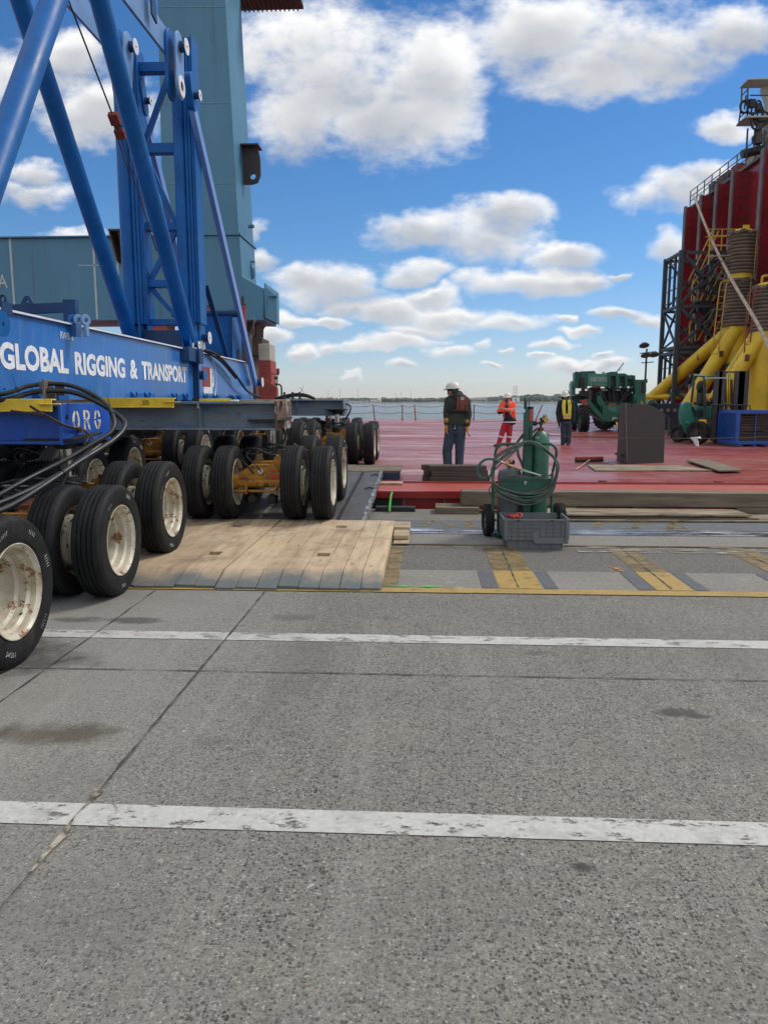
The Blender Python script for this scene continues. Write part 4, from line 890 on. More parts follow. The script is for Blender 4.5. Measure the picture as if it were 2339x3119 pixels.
def channel(x0, x1, y, z0, z1, label, txt=None):
    t = Thing('guard_channel', label, 'steel channel', ((x0 + x1) / 2, y, z0), 'yellow channels lying on the beams')
    mb = MB(); mb.bb((x0, y - .006, z0), (x1, y + .006, z1)); mb.bb((x0, y + .006, z1 - .014), (x1, y + .09, z1)); mb.bb((x0, y - .035, z0), (x1, y - .006, z0 + .012)); mb.bb((x1 - .12, y - .035, (z0 + z1) / 2 + .005), (x1 + .09, y - .0061, (z0 + z1) / 2 + .018))
    c = t.part('channel', mb, 'yellow_channel', bevel=.004)
    if txt: t.text('lettering', txt, (txt_x, y - .0075, z0 + .035), (1, 0, 0), (0, 0, 1), .095, .062, 'black', c, bold=.01)
    return t
txt_x = -3.75
channel(-9, -3.43, 6.88, 1.55, 1.668, 'yellow channel over the front edge of the blue lettered beam')
channel(-4.9, -3.32, 10.0, 1.56, 1.69, 'yellow channel marked with a black word on the near grey beam', 'CAUTION')
t = Thing('guard_channel', 'dusty yellow channel lying flat near the end of the near grey beam', 'steel channel', (-2.9, 10.35, 1.64), 'yellow channels lying on the beams')
mb = MB(); mb.bb((-3.07, 10.3, 1.641), (-2.62, 10.4, 1.68)); c = t.part('channel', mb, 'yellow_channel', bevel=.005); mb = MB(); mb.box((-3.12, 10.35, 1.665), (.1, .07, .045)); mb.box((-2.6, 10.3, 1.68), (.03, .05, .06)); t.part('clamp', mb, 'black')
beam_thing('wood_board', (-2.47, 10.15, 1.642), (-1.84, 10.42, 1.668), 'timber_new', 'pale board lying on the rusty end of the near grey beam', 'board', bevel=.004)
beam_thing('wood_board', (-2.62, 10.2, 1.642), (-2.52, 10.34, 1.665), 'rag_white', 'short white block beside the pale board on the grey beam', 'wood block')
beam_thing('wood_board', (-2.5, 18.0, 1.682), (-2.1, 18.3, 1.705), 'timber_new', 'short pale board on top of the far grey beam', 'board')

# hoses slung over the lettered beam
def hose(pts, r, label, m='hose', cat='hose', group=None, sub=8, ties=()):
    P = [Vector(p) for p in pts]; base = P[0]; t = Thing('hydraulic_hose' if cat == 'hose' else cat.replace(' ', '_'), label, cat, base, group)
    mb = MB(); mb.tube(P, r, 12, sub); t.part('tube', mb, m); S_ = catmull(P, sub)
    for k in ties:
        c = S_[k]; d = (S_[k + 1] - S_[k - 1]).normalized(); mb = MB(); mb.lathe([(r + .001, -.005), (r + .006, -.005), (r + .006, .005), (r + .001, .005)], c, d, 12, close=True)
        x, y, z = mb.frame(d); mb.bar(c, c + Vector((-.03, -.02, r + .12)), .005, .003); t.part('cable_tie', mb, 'black')
    return t
g = 'thick hoses looped over the blue beam end'
hose([(-4.9, 6.6, 1.52), (-4.3, 6.75, 1.66), (-3.86, 6.85, 1.715), (-3.72, 7.0, 1.785), (-3.54, 7.1, 1.812), (-3.34, 7.12, 1.79), (-3.14, 7.12, 1.705), (-3.0, 7.1, 1.60), (-2.90, 7.0, 1.46), (-2.90, 6.9, 1.36), (-2.98, 6.75, 1.28), (-3.12, 6.5, 1.15), (-3.3, 6.1, 1.0), (-3.35, 5.6, .88)], .021, 'inner of the two thick black hoses arching over the blue beam end', group=g, ties=(20, 60))
hose([(-4.9, 6.7, 1.46), (-4.3, 6.8, 1.60), (-3.86, 6.9, 1.665), (-3.72, 7.02, 1.72), (-3.54, 7.05, 1.745), (-3.33, 7.1, 1.73), (-3.12, 7.1, 1.65), (-2.96, 7.1, 1.555), (-2.83, 7.05, 1.46), (-2.80, 6.95, 1.38), (-2.84, 6.75, 1.28), (-2.96, 6.35, 1.13), (-3.06, 5.95, .98), (-3.12, 5.5, .86), (-3.2, 5.0, .80)], .024, 'outer thick hose curling down below the blue beam end to the front wheel', group=g, ties=(56, 92))
hose([(-2.96, 6.8, 1.25), (-3.08, 6.3, 1.05), (-3.18, 5.8, .92), (-3.3, 5.3, .84), (-3.5, 4.9, .8)], .022, 'third hose running below the pair towards the nearest wheel', group=g)
hose([(-3.08, 6.35, 1.02), (-3.12, 6.2, .84), (-3.2, 6.0, .70), (-3.3, 5.7, .62)], .02, 'short hose dropping to the rusty frame between the front wheels', group=g)
hose([(-3.75, 6.35, .92), (-3.4, 6.3, .985), (-3.15, 6.32, .97), (-3.0, 6.4, .93)], .013, 'slim hose lying on top of the front tyres', group=g)
t = Thing('hose_bracket', 'galvanised angle bracket holding the hoses above the blue beam', 'bracket', (-3.5, 7.1, 1.64))
mb = MB(); mb.bb((-3.62, 7.03, 1.70), (-3.555, 7.045, 1.83)); mb.bb((-3.53, 7.16, 1.70), (-3.44, 7.18, 1.83)); mb.bb((-3.575, 7.0, 1.60), (-3.555, 7.18, 1.85)); mb.bb((-3.55, 7.1, 1.62), (-3.50, 7.12, 1.72)); t.part('plate', mb, 'ship_edge', bevel=.003)
mb = MB(); P = [Vector(p) for p in ((-3.62, 6.84, 1.60), (-3.50, 6.83, 1.53), (-3.345, 6.92, 1.42), (-3.335, 7.25, 1.37), (-3.2, 7.1, 1.33), (-3.03, 6.85, 1.28), (-2.96, 6.8, 1.25))]
mb.tube(P, .009, 6, 8); mb.tube([p + Vector((.012, -.01, .008)) for p in P], .007, 6, 8)
mb.tube([(-3.8, 6.84, 1.56), (-3.66, 6.83, 1.545), (-3.5, 6.83, 1.53)], .012, 6, 6)
for c in ((-3.5, 6.83, 1.53), (-3.335, 7.2, 1.375), (-2.97, 6.82, 1.26)):
    for k in range(3): mb.tube([Vector(c) + Vector((.012 * (k - 1), .02 * math.cos(a), .025 * math.sin(a))) for a in [j * math.pi / 4 for j in range(8)]], .006, 5, 2, closed=True)
mb.tube([(-3.33, 7.3, 1.36), (-3.25, 7.2, 1.30), (-3.2, 7.0, 1.24)], .006, 5, 4); mb.tube([(-3.31, 7.22, 1.37), (-3.24, 7.1, 1.29), (-3.15, 7.0, 1.25)], .006, 5, 4)
tag(build('lashing_rope', mb, 'rope_thin'), 'frayed brown rope tying the hoses to the blue beam end', 'rope')
hose([(-1.95, 10.3, 1.30), (-1.90, 10.35, 1.22), (-1.93, 10.35, 1.08), (-2.05, 10.3, .98), (-2.15, 10.2, .93)], .016, 'thin hose drooping from the near grey beam end to its dolly')
mb = MB()
for k in range(8): mb.tube([Vector((-1.90, 10.35, 1.40 - k * .022)) + Vector((.008 * math.cos(a) * (k % 2), .008 * math.cos(a) * (1 - k % 2), .014 * math.sin(a))) for a in [j * math.pi / 4 for j in range(8)]], .003, 4, 2, closed=True)
mb.bar((-1.945, 10.4, 1.415), (-1.88, 10.35, 1.41), .012, .008); tag(build('chain', mb, 'chrome'), 'short chain hanging at the rusty end of the near grey beam', 'chain')
hose([(-1.9, 18.4, 1.58), (-1.80, 18.3, 1.55), (-1.75, 18.2, 1.48), (-1.8, 18.1, 1.32), (-1.92, 18.05, 1.18), (-2.0, 17.9, 1.15)], .02, 'thin hose drooping from the far grey beam end')
for k, dz in enumerate((0, .035)):
    hose([(-3.6, 18.3, 1.70), (-3.35, 18.3, 1.735 + dz), (-3.1, 18.3, 1.775 + dz), (-2.85, 18.3, 1.76 + dz), (-2.62, 18.3, 1.70)], .03, ('lower' if k == 0 else 'upper') + ' hose arching over the top of the far grey beam')
mb = MB()
for x in (-3.35, -3.15, -2.98): mb.bb((x - .025, 18.2, 1.682), (x + .025, 18.24, 1.86))
mb.bar((-2.97, 18.25, 1.85), (-2.88, 18.25, 2.0), .008, .008); mb.bar((-2.88, 18.25, 1.85), (-2.98, 18.25, 1.97), .008, .008)
tag(build('hose_clamp', mb, 'steel_dark'), 'small posts clamping the hoses on the far grey beam', 'clamp')

# ------------------------------------------------------------------ lifting gantry on top
GX = -4.35; g1 = (-4.70, -4.35); g2 = (-5.80, -5.45)
T = Thing('lifting_gantry', 'tall blue girder and lattice lifting frame with white company lettering, resting on the beams', 'lifting frame', (-4.9, 12, 1.65))
for gi, (xa, xb) in enumerate((g1, g2)):
    for (ya, yb) in ((2.0, 14.27), (14.33, 19.3)):
        mb = MB(); mb.bb((xa, ya, 1.66), (xb, yb, 2.565)); mb.bb((xa - .03, ya, 2.565), (xb + .04, yb, 2.595)); gd = T.part('girder', mb, 'blue_girder', bevel=.004, seg=1)
        if gi == 0:
            mb = MB(); mb.bb((xb + .041, ya, 2.57), (xb + .044, yb, 2.592)); T.part('flange_edge', mb, 'white_paint', gd)
            if ya < 5: gmain = gd
            else: gend = gd
    mb = MB(); mb.bb((xa + .02, 14.27, 1.66), (xb + .10, 14.33, 2.56)); T.part('splice_plate', mb, 'blue_dark')
# side lugs, gussets, pins
mb = MB(); mb.bb((GX, 13.55, 2.36), (GX + .16, 13.95, 2.60)); mb.bb((GX, 14.05, 2.34), (GX + .2, 14.3, 2.6)); T.part('side_bracket', mb, 'blue_dark', gmain, bevel=.004)
for i, y in enumerate((3.5, 4.3, 5.1, 5.9, 6.6, 7.5, 8.3, 8.72, 11.15, 11.7, 13.0, 13.6, 14.9, 15.6, 16.9, 17.6)):
    gm = gmain if y < 14 else gend
    mb = MB(); mb.prism([(GX + .002, y, 1.655), (GX + .09, y, 1.655), (GX + .09, y, 1.70), (GX + .002, y, 1.79)], (0, .03, 0)); mb.prism([(GX + .002, y + .22, 1.655), (GX + .09, y + .22, 1.655), (GX + .09, y + .22, 1.70), (GX + .002, y + .22, 1.79)], (0, .03, 0)); mb.prism([(GX + .085, y, 1.655), (GX + .085, y + .25, 1.655), (GX + .085, y + .25, 1.70), (GX + .085, y + .2, 1.76), (GX + .085, y + .05, 1.76), (GX + .085, y, 1.70)], (.008, 0, 0)); T.part('gusset', mb, 'blue_paint', gm, bevel=.003)
def pin(p, r, ln, capr=None, parent=None, cm='white_paint'):
    """horizontal pin along +x with a white end disc"""
    p = Vector(p); mb = MB(); mb.cyl(p, p + Vector((ln, 0, 0)), r, n=24); o = T.part('pin', mb, 'blue_dark', parent)
    mb = MB(); mb.cyl(p + Vector((ln, 0, 0)), p + Vector((ln + .012, 0, 0)), capr or r * 1.25, n=28); T.part('pin_cap', mb, cm, o)
    mb = MB(); mb.box(p + Vector((ln + .013, 0, 0)), (.006, .03, .035)); T.part('bolt', mb, 'black', o)
pin((GX, 14.55, 2.14), .085, .14, .12, gend, 'blue_paint')
pin((GX - .02, 7.6, 2.42), .10, .12, .13, gmain, 'blue_paint')
# lettering
T.text('lettering', 'GLOBAL', (GX + .003, 7.68, 1.975), (0, 1, 0), (0, 0, 1), 1.51, .285, 'lettering_white', gmain, bold=.042)
T.text('lettering', 'RIGGING', (GX + .003, 9.37, 1.975), (0, 1, 0), (0, 0, 1), 1.60, .285, 'lettering_white', gmain, bold=.042)
T.text('lettering', '&', (GX + .003, 11.15, 1.975), (0, 1, 0), (0, 0, 1), .31, .285, 'lettering_white', gmain, bold=.042)
T.text('lettering', 'TRANSPORT', (GX + .003, 11.63, 1.975), (0, 1, 0), (0, 0, 1), 2.23, .285, 'lettering_white', gmain, bold=.042)
T.text('lettering', 'RWB08', (GX + .003, 9.03, 2.39), (0, 1, 0), (0, 0, 1), .33, .085, 'lettering_white', gmain, bold=.0)
# company emblem: red square, white L with globe grid and two arcs
mb = MB(); mb.bb((GX + .001, 14.86, 1.93), (GX + .004, 15.40, 2.32)); T.part('emblem_square', mb, 'red_machine', gend)
mb = MB(); mb.bb((GX + .001, 14.92, 1.80), (GX + .004, 15.55, 1.925)); mb.bb((GX + .001, 15.41, 1.925), (GX + .004, 15.53, 2.3)); 
for k in range(4): mb.tube([(GX + .004, 15.52 + .16 * math.cos(a) * (1 - .2 * k), 2.12 + .2 * math.sin(a)) for a in [-1.2 + .3 * j for j in range(9)]], .005, 4)
for z in (2.0, 2.12, 2.24): mb.bb((GX + .002, 15.53, z), (GX + .005, 15.67, z + .012))
mb.tube([(GX + .004, 15.33 + .52 * math.cos(a), 2.08 + .48 * math.sin(a)) for a in [-1.25 + .14 * j for j in range(18)]], .011, 5)
mb.tube([(GX + .004, 15.33 + .50 * math.cos(a), 2.05 + .42 * math.sin(a)) for a in [-2.6 + .12 * j for j in range(8)]], .009, 5)
T.part('emblem', mb, 'lettering_white', gend)
# posts: fluted columns
def post(x, y, z0, z1, w, m='blue_paint'):
    mb = MB(); prof = []
    n = 4
    c = -w / 2
    for k, lw in enumerate((w * .52, w * .16, w * .16, w * .16)):
        for j in range(11): a = math.pi + math.pi * j / 10; prof.append((x + c + lw / 2 + math.cos(a) * lw / 2 * .99, y - .14 + math.sin(a) * min(.11, lw * .45)))
        c += lw
    prof += [(x + w / 2, y + .16), (x - w / 2, y + .16)]
    b0 = len(mb.v); P = [Vector((a, b_, z0)) for a, b_ in prof]; mb.prism(P, (0, 0, z1 - z0))
    mb.bb((x + w / 2 - .003, y - .20, z0 - .02), (x + w / 2 + .022, y + .2, z1 + .02)); return T.part('post', mb, m, bevel=.004, seg=1)
PR = (-4.50, 14.85); PL = (-5.56, 14.85)
pr = post(PR[0], PR[1], 3.14, 8.22, .40); pl = post(PL[0], PL[1], 3.12, 8.05, .46)
for (x, y), p in ((PR, pr), (PL, pl)):
    mb = MB(); mb.bb((x + .06, y - .2, 2.6), (x + .10, y + .2, 3.2)); mb.bb((x - .12, y - .2, 2.6), (x - .08, y + .2, 3.2)); mb.bb((x + .105, y + .02, 2.60), (x + .12, y + .4, 3.12)); T.part('foot_lug', mb, 'blue_paint', p)
    mb = MB(); mb.cyl((x + .12, y + .18, 2.68), (x + .14, y + .18, 2.68), .15, n=24); T.part('lug_plate', mb, 'white_paint', p)
    pin((x + .1, y + .22, 2.88), .08, .16, .12, p)
for z, h in ((7.68, .16), (6.26, .17), (4.87, .14), (3.82, .13), (3.10, .12)):
    mb = MB(); mb.bb((PL[0] + .2, 14.75, z), (PR[0] - .2, 14.95, z + h)); T.part('rung', mb, 'blue_paint', bevel=.004)
for a, b_ in (((1, 7.68), (0, 6.43)), ((0, 6.26), (1, 5.01)), ((1, 4.87), (0, 3.95)), ((0, 3.82), (1, 3.22))):
    xs = (PL[0] + .26, PR[0] - .26); mb = MB(); mb.bar((xs[a[0]], 14.85, a[1]), (xs[b_[0]], 14.85, b_[1]), .09, .09, (0, 1, 0)); T.part('diagonal', mb, 'blue_paint', bevel=.003)
# A-frame tubes with forked feet
APY, APZ = 10.46, 7.68
for x in (-4.45, -5.55):
    for (y1, z1, r) in ((14.42, 2.78, .135), (7.2, 2.78, .148)):
        mb = MB(); a = Vector((x, APY, APZ)); b_ = Vector((x, y1, z1)); d = (b_ - a).normalized(); mb.cyl(a - d * .5, b_ - d * .1, r, n=32); mb.cyl(b_ - d * .1, b_ + d * .06, r, r * .7, n=32)
        tb = T.part('strut_tube', mb, 'blue_paint')
        mb = MB()
        for s in (-.07, .07): mb.prism([(x + s - .012, y1 - .12, z1 - .22), (x + s - .012, y1 + .12, z1 - .22), (x + s - .012, y1 + .12 - d.y * .3, z1 + .32), (x + s - .012, y1 - .12 - d.y * .3, z1 + .32)], (.024, 0, 0))
        T.part('clevis', mb, 'blue_paint', tb); mb = MB(); mb.cyl((x + .085, y1, z1 - .14), (x + .10, y1, z1 - .14), .10, n=24); T.part('lug_plate', mb, 'white_paint', tb); pin((x + .1, y1 + .02, z1 - .08), .045, .08, .07, tb)
    mb = MB(); mb.box((x, APY, APZ + .1), (.3, .7, .6)); T.part('apex_block', mb, 'blue_paint', bevel=.03)
# tie plates from the apex to the post heads
for x, pts in ((-4.38, [(381, 0), (518, 178), (518, 100), (452, 0)]), (-5.45, [(222, 30), (322, 142), (345, 110), (255, -40)])):
    P = [PX(px, py, x) for px, py in pts]; up = (P[0] - P[1]).normalized(); P[0] += up * 1.2; P[3] += up * 1.2
    mb = MB(); mb.prism(P, (-.05, 0, 0)); T.part('tie_plate', mb, 'white_paint' if False else 'tie_sky_sheen', bevel=.004)
# link plates with two eyes at the post heads
def link_plate(x, c0, c1, w, th, m):
    c0 = Vector((x, *c0)); c1 = Vector((x, *c1)); d = (c1 - c0).normalized(); nrm = Vector((0, -d.z, d.y)); P = []
    for k in range(9): a = math.pi * k / 8; P.append(c1 + nrm * math.cos(a) * w + d * math.sin(a) * w)
    for k in range(9): a = math.pi * k / 8; P.append(c0 - nrm * math.cos(a) * w - d * math.sin(a) * w)
    mb = MB(); mb.prism(P, (th, 0, 0)); return T.part('link_plate', mb, m, bevel=.006)
for x, px0, px1 in ((-4.28, (532, 135), (535, 262)), (-5.36, (378, 135), (374, 268))):
    a = PX(*px0, x); b_ = PX(*px1, x)
    lk = link_plate(x - .10, (a.y, a.z), (b_.y, b_.z), .24, .05, 'blue_paint'); lk2 = link_plate(x + .05, (a.y + .03, a.z), (b_.y + .03, b_.z), .21, .035, 'tie_sky_sheen')
    mb = MB(); mb.lathe([(.08, 0), (.17, 0), (.17, .02), (.08, .02)], (x + .09, b_.y + .03, b_.z), (1, 0, 0), 24, close=True); mb2 = MB(); mb2.cyl((x + .086, b_.y + .03, b_.z), (x + .092, b_.y + .03, b_.z), .085, n=20); T.part('eye_ring', mb, 'white_paint', lk2); T.part('eye_hole', mb2, 'black', lk2)
    pin((x + .05, a.y + .05, a.z - .02), .09, .14, .13, lk2)
mb = MB(); q = PX(465, 20, -4.3); mb.prism([(-4.3, q.y - .1, q.z - .15), (-4.3, q.y + .12, q.z - .2), (-4.3, q.y + .05, q.z + .25), (-4.3, q.y - .1, q.z + .25)], (.03, 0, 0)); T.part('shackle_lug', mb, 'blue_dark')
# back stays: flat box bars from the post head to the girder end
for x, top, bot in ((-4.18, (592, 315), (784, 1168)), (-5.30, (444, 330), (690, 1120))):
    a = PX(*top, x); b_ = PX(*bot, x) if x > -5 else Vector((x, 19.0, 2.0)); a.x = b_.x = x
    mb = MB(); mb.bar(a, b_, .07, .19, (1, 0, 0)) if False else None
    d = (b_ - a).normalized(); nr = Vector((0, -d.z, d.y)) * .105
    mb.prism([a - nr, a + nr, b_ + nr, b_ - nr], (-.10, 0, 0)); st = T.part('back_stay', mb, 'stay_sky_sheen', bevel=.005)
    pin(a + Vector((0, -.03, .12)), .06, .12, .09, st); pin(b_ + Vector((-.12, .05, .03)), .09, .24, .12, st)
    lp = link_plate(x - .11, (a.y - .12, a.z + .35), (a.y, a.z), .13, .13, 'blue_paint')
# counterweight box and roller between the girders
mb = MB(); mb.bb((-5.4, 17.4, 2.60), (-4.40, 18.4, 3.56)); bx_ = T.part('ballast_box', mb, 'blue_paint', bevel=.01)
mb = MB(); mb.cyl((-5.75, 17.45, 3.62), (-4.25, 17.45, 3.62), .085, n=20); mb.bb((-4.40, 17.35, 2.62), (-4.36, 17.40, 3.56)); T.part('roller', mb, 'blue_dark', bx_)
mb = MB(); mb.bb((-4.86, 17.2, 2.6), (-4.55, 17.38, 2.72)); mb.sphere((-4.38, 18.0, 2.72), (.015, .12, .14), 12, 8); T.part('ballast_lug', mb, 'steel_dark', bx_)
mb = MB(); mb.bb((-5.45, 13.2, 2.45), (-4.68, 14.9, 2.56)); mb.bb((-5.45, 14.7, 2.6), (-4.7, 14.76, 3.0)); T.part('cross_plate', mb, 'blue_dark')
mb = MB(); mb.bar((-4.40, 15.5, 3.95), (-4.40, 17.0, 2.6), .03, .1, (1, 0, 0)); T.part('strap', mb, 'blue_dark')
# guy wire with red tensioner
X0 = -5.0; a = PX(223, 36, X0); c = PX(342, 345, X0); d_ = PX(392, 500, X0); a0 = a + (a - c).normalized() * .6; mb = MB(); mb.cyl(a0, c, .014, n=8); mb.cyl(PX(352, 365, X0), d_ + (d_ - c) * 2, .012, n=8); wr = T.part('guy_wire', mb, 'steel_dark')
dd = (d_ - a).normalized(); Rm = Matrix((Vector((1, 0, 0)), dd.cross(Vector((1, 0, 0))), dd)).transposed()
mb = MB(); mb.box(PX(350, 362, X0), (.16, .10, .19), Rm); mb.box(PX(367, 407, X0), (.16, .10, .15), Rm); T.part('tensioner_block', mb, 'chock_rust', wr, bevel=.01)
mb = MB()
for s in (-.055, .055): mb.cyl(PX(350, 362, X0) + Vector((s, 0, 0)), PX(367, 407, X0) + Vector((s, 0, 0)), .010, n=8)
mb.cyl(PX(350, 362, X0), PX(360, 390, X0), .045, n=12); mb.cyl(PX(360, 390, X0), PX(363, 398, X0), .02, n=8); mb.cyl(PX(365, 410, X0) - Vector((.05, 0, 0)), d_ - Vector((.06, 0, 0)) + dd * .3, .010, n=8); T.part('tensioner_rod', mb, 'steel_dark', wr)
# hose down the girder face
hose([PX(624, 1068, -4.3), PX(645, 1072, -4.25), PX(672, 1090, -4.22), PX(700, 1120, -4.2), PX(725, 1152, -4.2), PX(750, 1187, -4.2), PX(770, 1201, -4.2), PX(790, 1211, -4.15)], .028, 'black hose running down across the end of the blue girder', ties=(14, 30))
hose([PX(612, 1066, -4.32), PX(640, 1078, -4.3), PX(668, 1096, -4.28), PX(690, 1118, -4.28), PX(718, 1152, -4.27)], .022, 'slimmer hose beside the black hose on the girder end')
# small sign propped on the girder
t = Thing('warning_sign', 'small black and white sign propped by the blue post foot', 'sign', (-4.5, 15.9, 2.6))
a = PX(598, 1018, -4.55); Ys = 16.0; p0 = PY(597, 1068, Ys); p1 = PY(620, 1010, Ys); mb = MB(); mb.bb((p0.x, Ys, p0.z), (p1.x, Ys + .01, p1.z)); s_ = t.part('board', mb, 'pale_paint'); mb = MB(); q0 = PY(601, 1067, Ys); q1 = PY(619, 1051, Ys); mb.bb((q0.x, Ys - .004, q0.z), (q1.x, Ys, q1.z)); t.part('panel', mb, 'black', s_)
q = PY(606, 1047, Ys); t.text('lettering', 'N', (q.x, Ys - .005, q.z), (1, 0, 0), (0, 0, 1), .055, .07, 'black', s_, bold=.02)
q = PY(603, 1060, Ys); t.text('lettering', 'T', (q.x, Ys - .006, q.z), (1, 0, 0), (0, 0, 1), .03, .035, 'white_paint', s_, bold=.02)
# lifting bar left on the far girder with two ring plates
t = Thing('spreader_bar', 'dark blue spreader bar with rings lying on top of the girder', 'spreader bar', (-5.0, 9.2, 2.6))
Yb = 9.4; a = PY(28, 944, Yb); b_ = PY(212, 936, Yb); mb = MB(); mb.bar(a, b_, .08, .12); mb.box(b_ + Vector((.02, 0, -.04)), (.16, .1, .26)); q = PY(84, 926, Yb)
mb.holed([q + Vector((-.11, 0, -.04)), q + Vector((.11, 0, -.04)), q + Vector((.03, 0, .1)), q + Vector((-.03, 0, .1))], q + Vector((0, 0, .035)), .018, (0, 1, 0), (0, .03, 0)); t.part('bar', mb, 'blue_dark', bevel=.004)
for px in (222, 240, 262):
    q = PY(px, 975, Yb - .1); mb = MB(); mb.lathe([(.028, -.012), (.068, -.012), (.068, .012), (.028, .012)], q, (.9, -.45, 0), 24, close=True); mb.bar(q - Vector((0, 0, .05)), q - Vector((0, 0, .2)), .04, .08); t.part('ring', mb, 'tie_sky_sheen' if px != 222 else 'blue_paint', bevel=.003)
t = Thing('spreader_bar', 'dark blue bar end with a hook at the left picture edge on the girder', 'spreader bar', (-5.3, 7.6, 2.6)); a = PY(0, 930, 7.8); mb = MB(); mb.bb((a.x - 1, 7.7, a.z - .1), (a.x + .08, 7.9, a.z + .03)); mb.tube([a + Vector((.04 + .03 * math.cos(k), 0, .06 + .04 * math.sin(k))) for k in (-1, 0, 1, 2, 3, 4)], .012, 6, 3); t.part('bar', mb, 'blue_dark')

# ------------------------------------------------------------------ teal harbour crane behind
CY_ = 26.0
T = Thing('portal_crane', 'massive teal portal crane leg and sill beam standing behind the blue frame', 'crane', (-8, 27, .2))
def pY(px, py, Y=CY_): return PY(px, py, Y)
lb, rb = pY(497, 715), pY(727, 715); lt, rt_ = pY(480, -20), pY(686, -20)
# tapered column continued above the frame
up_ = 1.6; tl = lt + (lt - lb) * up_; tr = rt_ + (rt_ - rb) * up_
def frust(q0, q1, d):  # q0 bottom [l,r] q1 top [l,r], depth d
    mb = MB(); v = [q0[0], q0[1], q0[1] + Vector((0, d, 0)), q0[0] + Vector((0, d, 0)), q1[0], q1[1], q1[1] + Vector((0, d, 0)), q1[0] + Vector((0, d, 0))]
    mb.add(v, [(0, 1, 5, 4), (1, 2, 6, 5), (2, 3, 7, 6), (3, 0, 4, 7), (0, 3, 2, 1), (4, 5, 6, 7)]); return mb
col = T.part('column', frust((lb, rb), (tl, tr), 2.3), 'teal', bevel=.02)
mb = MB()
for z in (8.8, 11.3, 14.2):
    f = (z - lb.z) / (tl.z - lb.z); a = lb.lerp(tl, f); b_ = rb.lerp(tr, f); mb.bar(a + Vector((0, -.004, 0)), b_ + Vector((.004, -.004, 0)), .012, .03)
T.part('weld_line', mb, 'teal_seam', col)
# collar and lower block
zc = lb.z; mb = MB(); mb.bb((lb.x - .06, CY_ - .08, zc - .04), (rb.x + .08, CY_ + 2.4, zc + .03)); T.part('collar', mb, 'teal')
l2, r2 = pY(492, 975), pY(735, 975)
mb = MB(); P = [(lb.x - .03, CY_, zc - .04), (rb.x + .04, CY_, zc - .04), (pY(738, 842).x, CY_, pY(738, 842).z), (pY(806, 880).x, CY_, pY(806, 880).z), (pY(804, 976).x, CY_, pY(804, 976).z), (l2.x, CY_, l2.z)]
mb.prism(P, (0, 2.2, 0)); T.part('foot_block', mb, 'teal', bevel=.02)
a = pY(806, 873); b_ = pY(831, 978); mb = MB(); mb.bb((a.x, CY_ - .06, b_.z + .1), (a.x + .05, CY_ + 2.3, a.z + .1)); mb.prism([(a.x + .05, CY_, b_.z + .08), (a.x + .05, CY_, a.z), (a.x + .36, CY_ + .2, a.z - .28), (a.x + .36, CY_ + .2, b_.z - .05)], (0, .05, 0)); mb.bb((a.x + .05, CY_ + .03, a.z - .32), (a.x + .40, CY_ + .25, a.z - .27)); T.part('end_flange', mb, 'teal', bevel=.01)
# sill beam to the left
zt_ = pY(250, 722).z; zb_ = pY(250, 972).z; xl = -30
mb = MB(); mb.bb((xl, CY_ + .1, zb_), (lb.x + .3, CY_ + 2.1, zt_)); mb.bb((xl, CY_ - .02, zt_), (lb.x, CY_ + 2.2, zt_ + .05)); mb.bb((xl, CY_ - .02, zb_ - .05), (lb.x, CY_ + 2.2, zb_)); sb = T.part('sill_beam', mb, 'teal', bevel=.01)
mb = MB()
for px in (35, 287, 358):
    q = pY(px, 850); mb.bb((q.x - .035, CY_ + .09, zb_), (q.x + .035, CY_ + .1, zt_))
q = pY(270, 808); mb.bb((q.x - .4, CY_ + .09, q.z), (q.x + .4, CY_ + .098, q.z + .03)); T.part('weld_line', mb, 'teal_line', sb)
q = pY(-60, 876); t0 = T.text('lettering', 'CANADA', (pY(22, 876).x - 4.4, CY_ + .085, q.z), (1, 0, 0), (0, 0, 1), 4.4, .44, 'teal_line', sb, bold=.0) if False else T.text('lettering', 'A', (pY(-8, 876).x, CY_ + .085, q.z), (1, 0, 0), (0, 0, 1), .34, .44, 'teal_line', sb, bold=.01)
mb = MB(); a = pY(357, 712); b_ = pY(403, 800); mb.bb((a.x, CY_ - .75, a.z - .05), (b_.x, CY_ + .1, a.z)); mb.prism([(a.x, CY_ - .7, a.z - .05), (a.x, CY_ + .1, a.z - .05), (a.x, CY_ + .1, b_.z), (a.x, CY_ - .1, b_.z)], (.04, 0, 0)); mb.prism([(b_.x - .2, CY_ - .7, a.z - .05), (b_.x - .2, CY_ + .1, a.z - .05), (b_.x - .2, CY_ + .1, b_.z), (b_.x - .2, CY_ - .1, b_.z)], (.04, 0, 0)); mb.bb((a.x, CY_ + .05, b_.z), (b_.x, CY_ + .09, a.z)); T.part('console', mb, 'brown_steel')
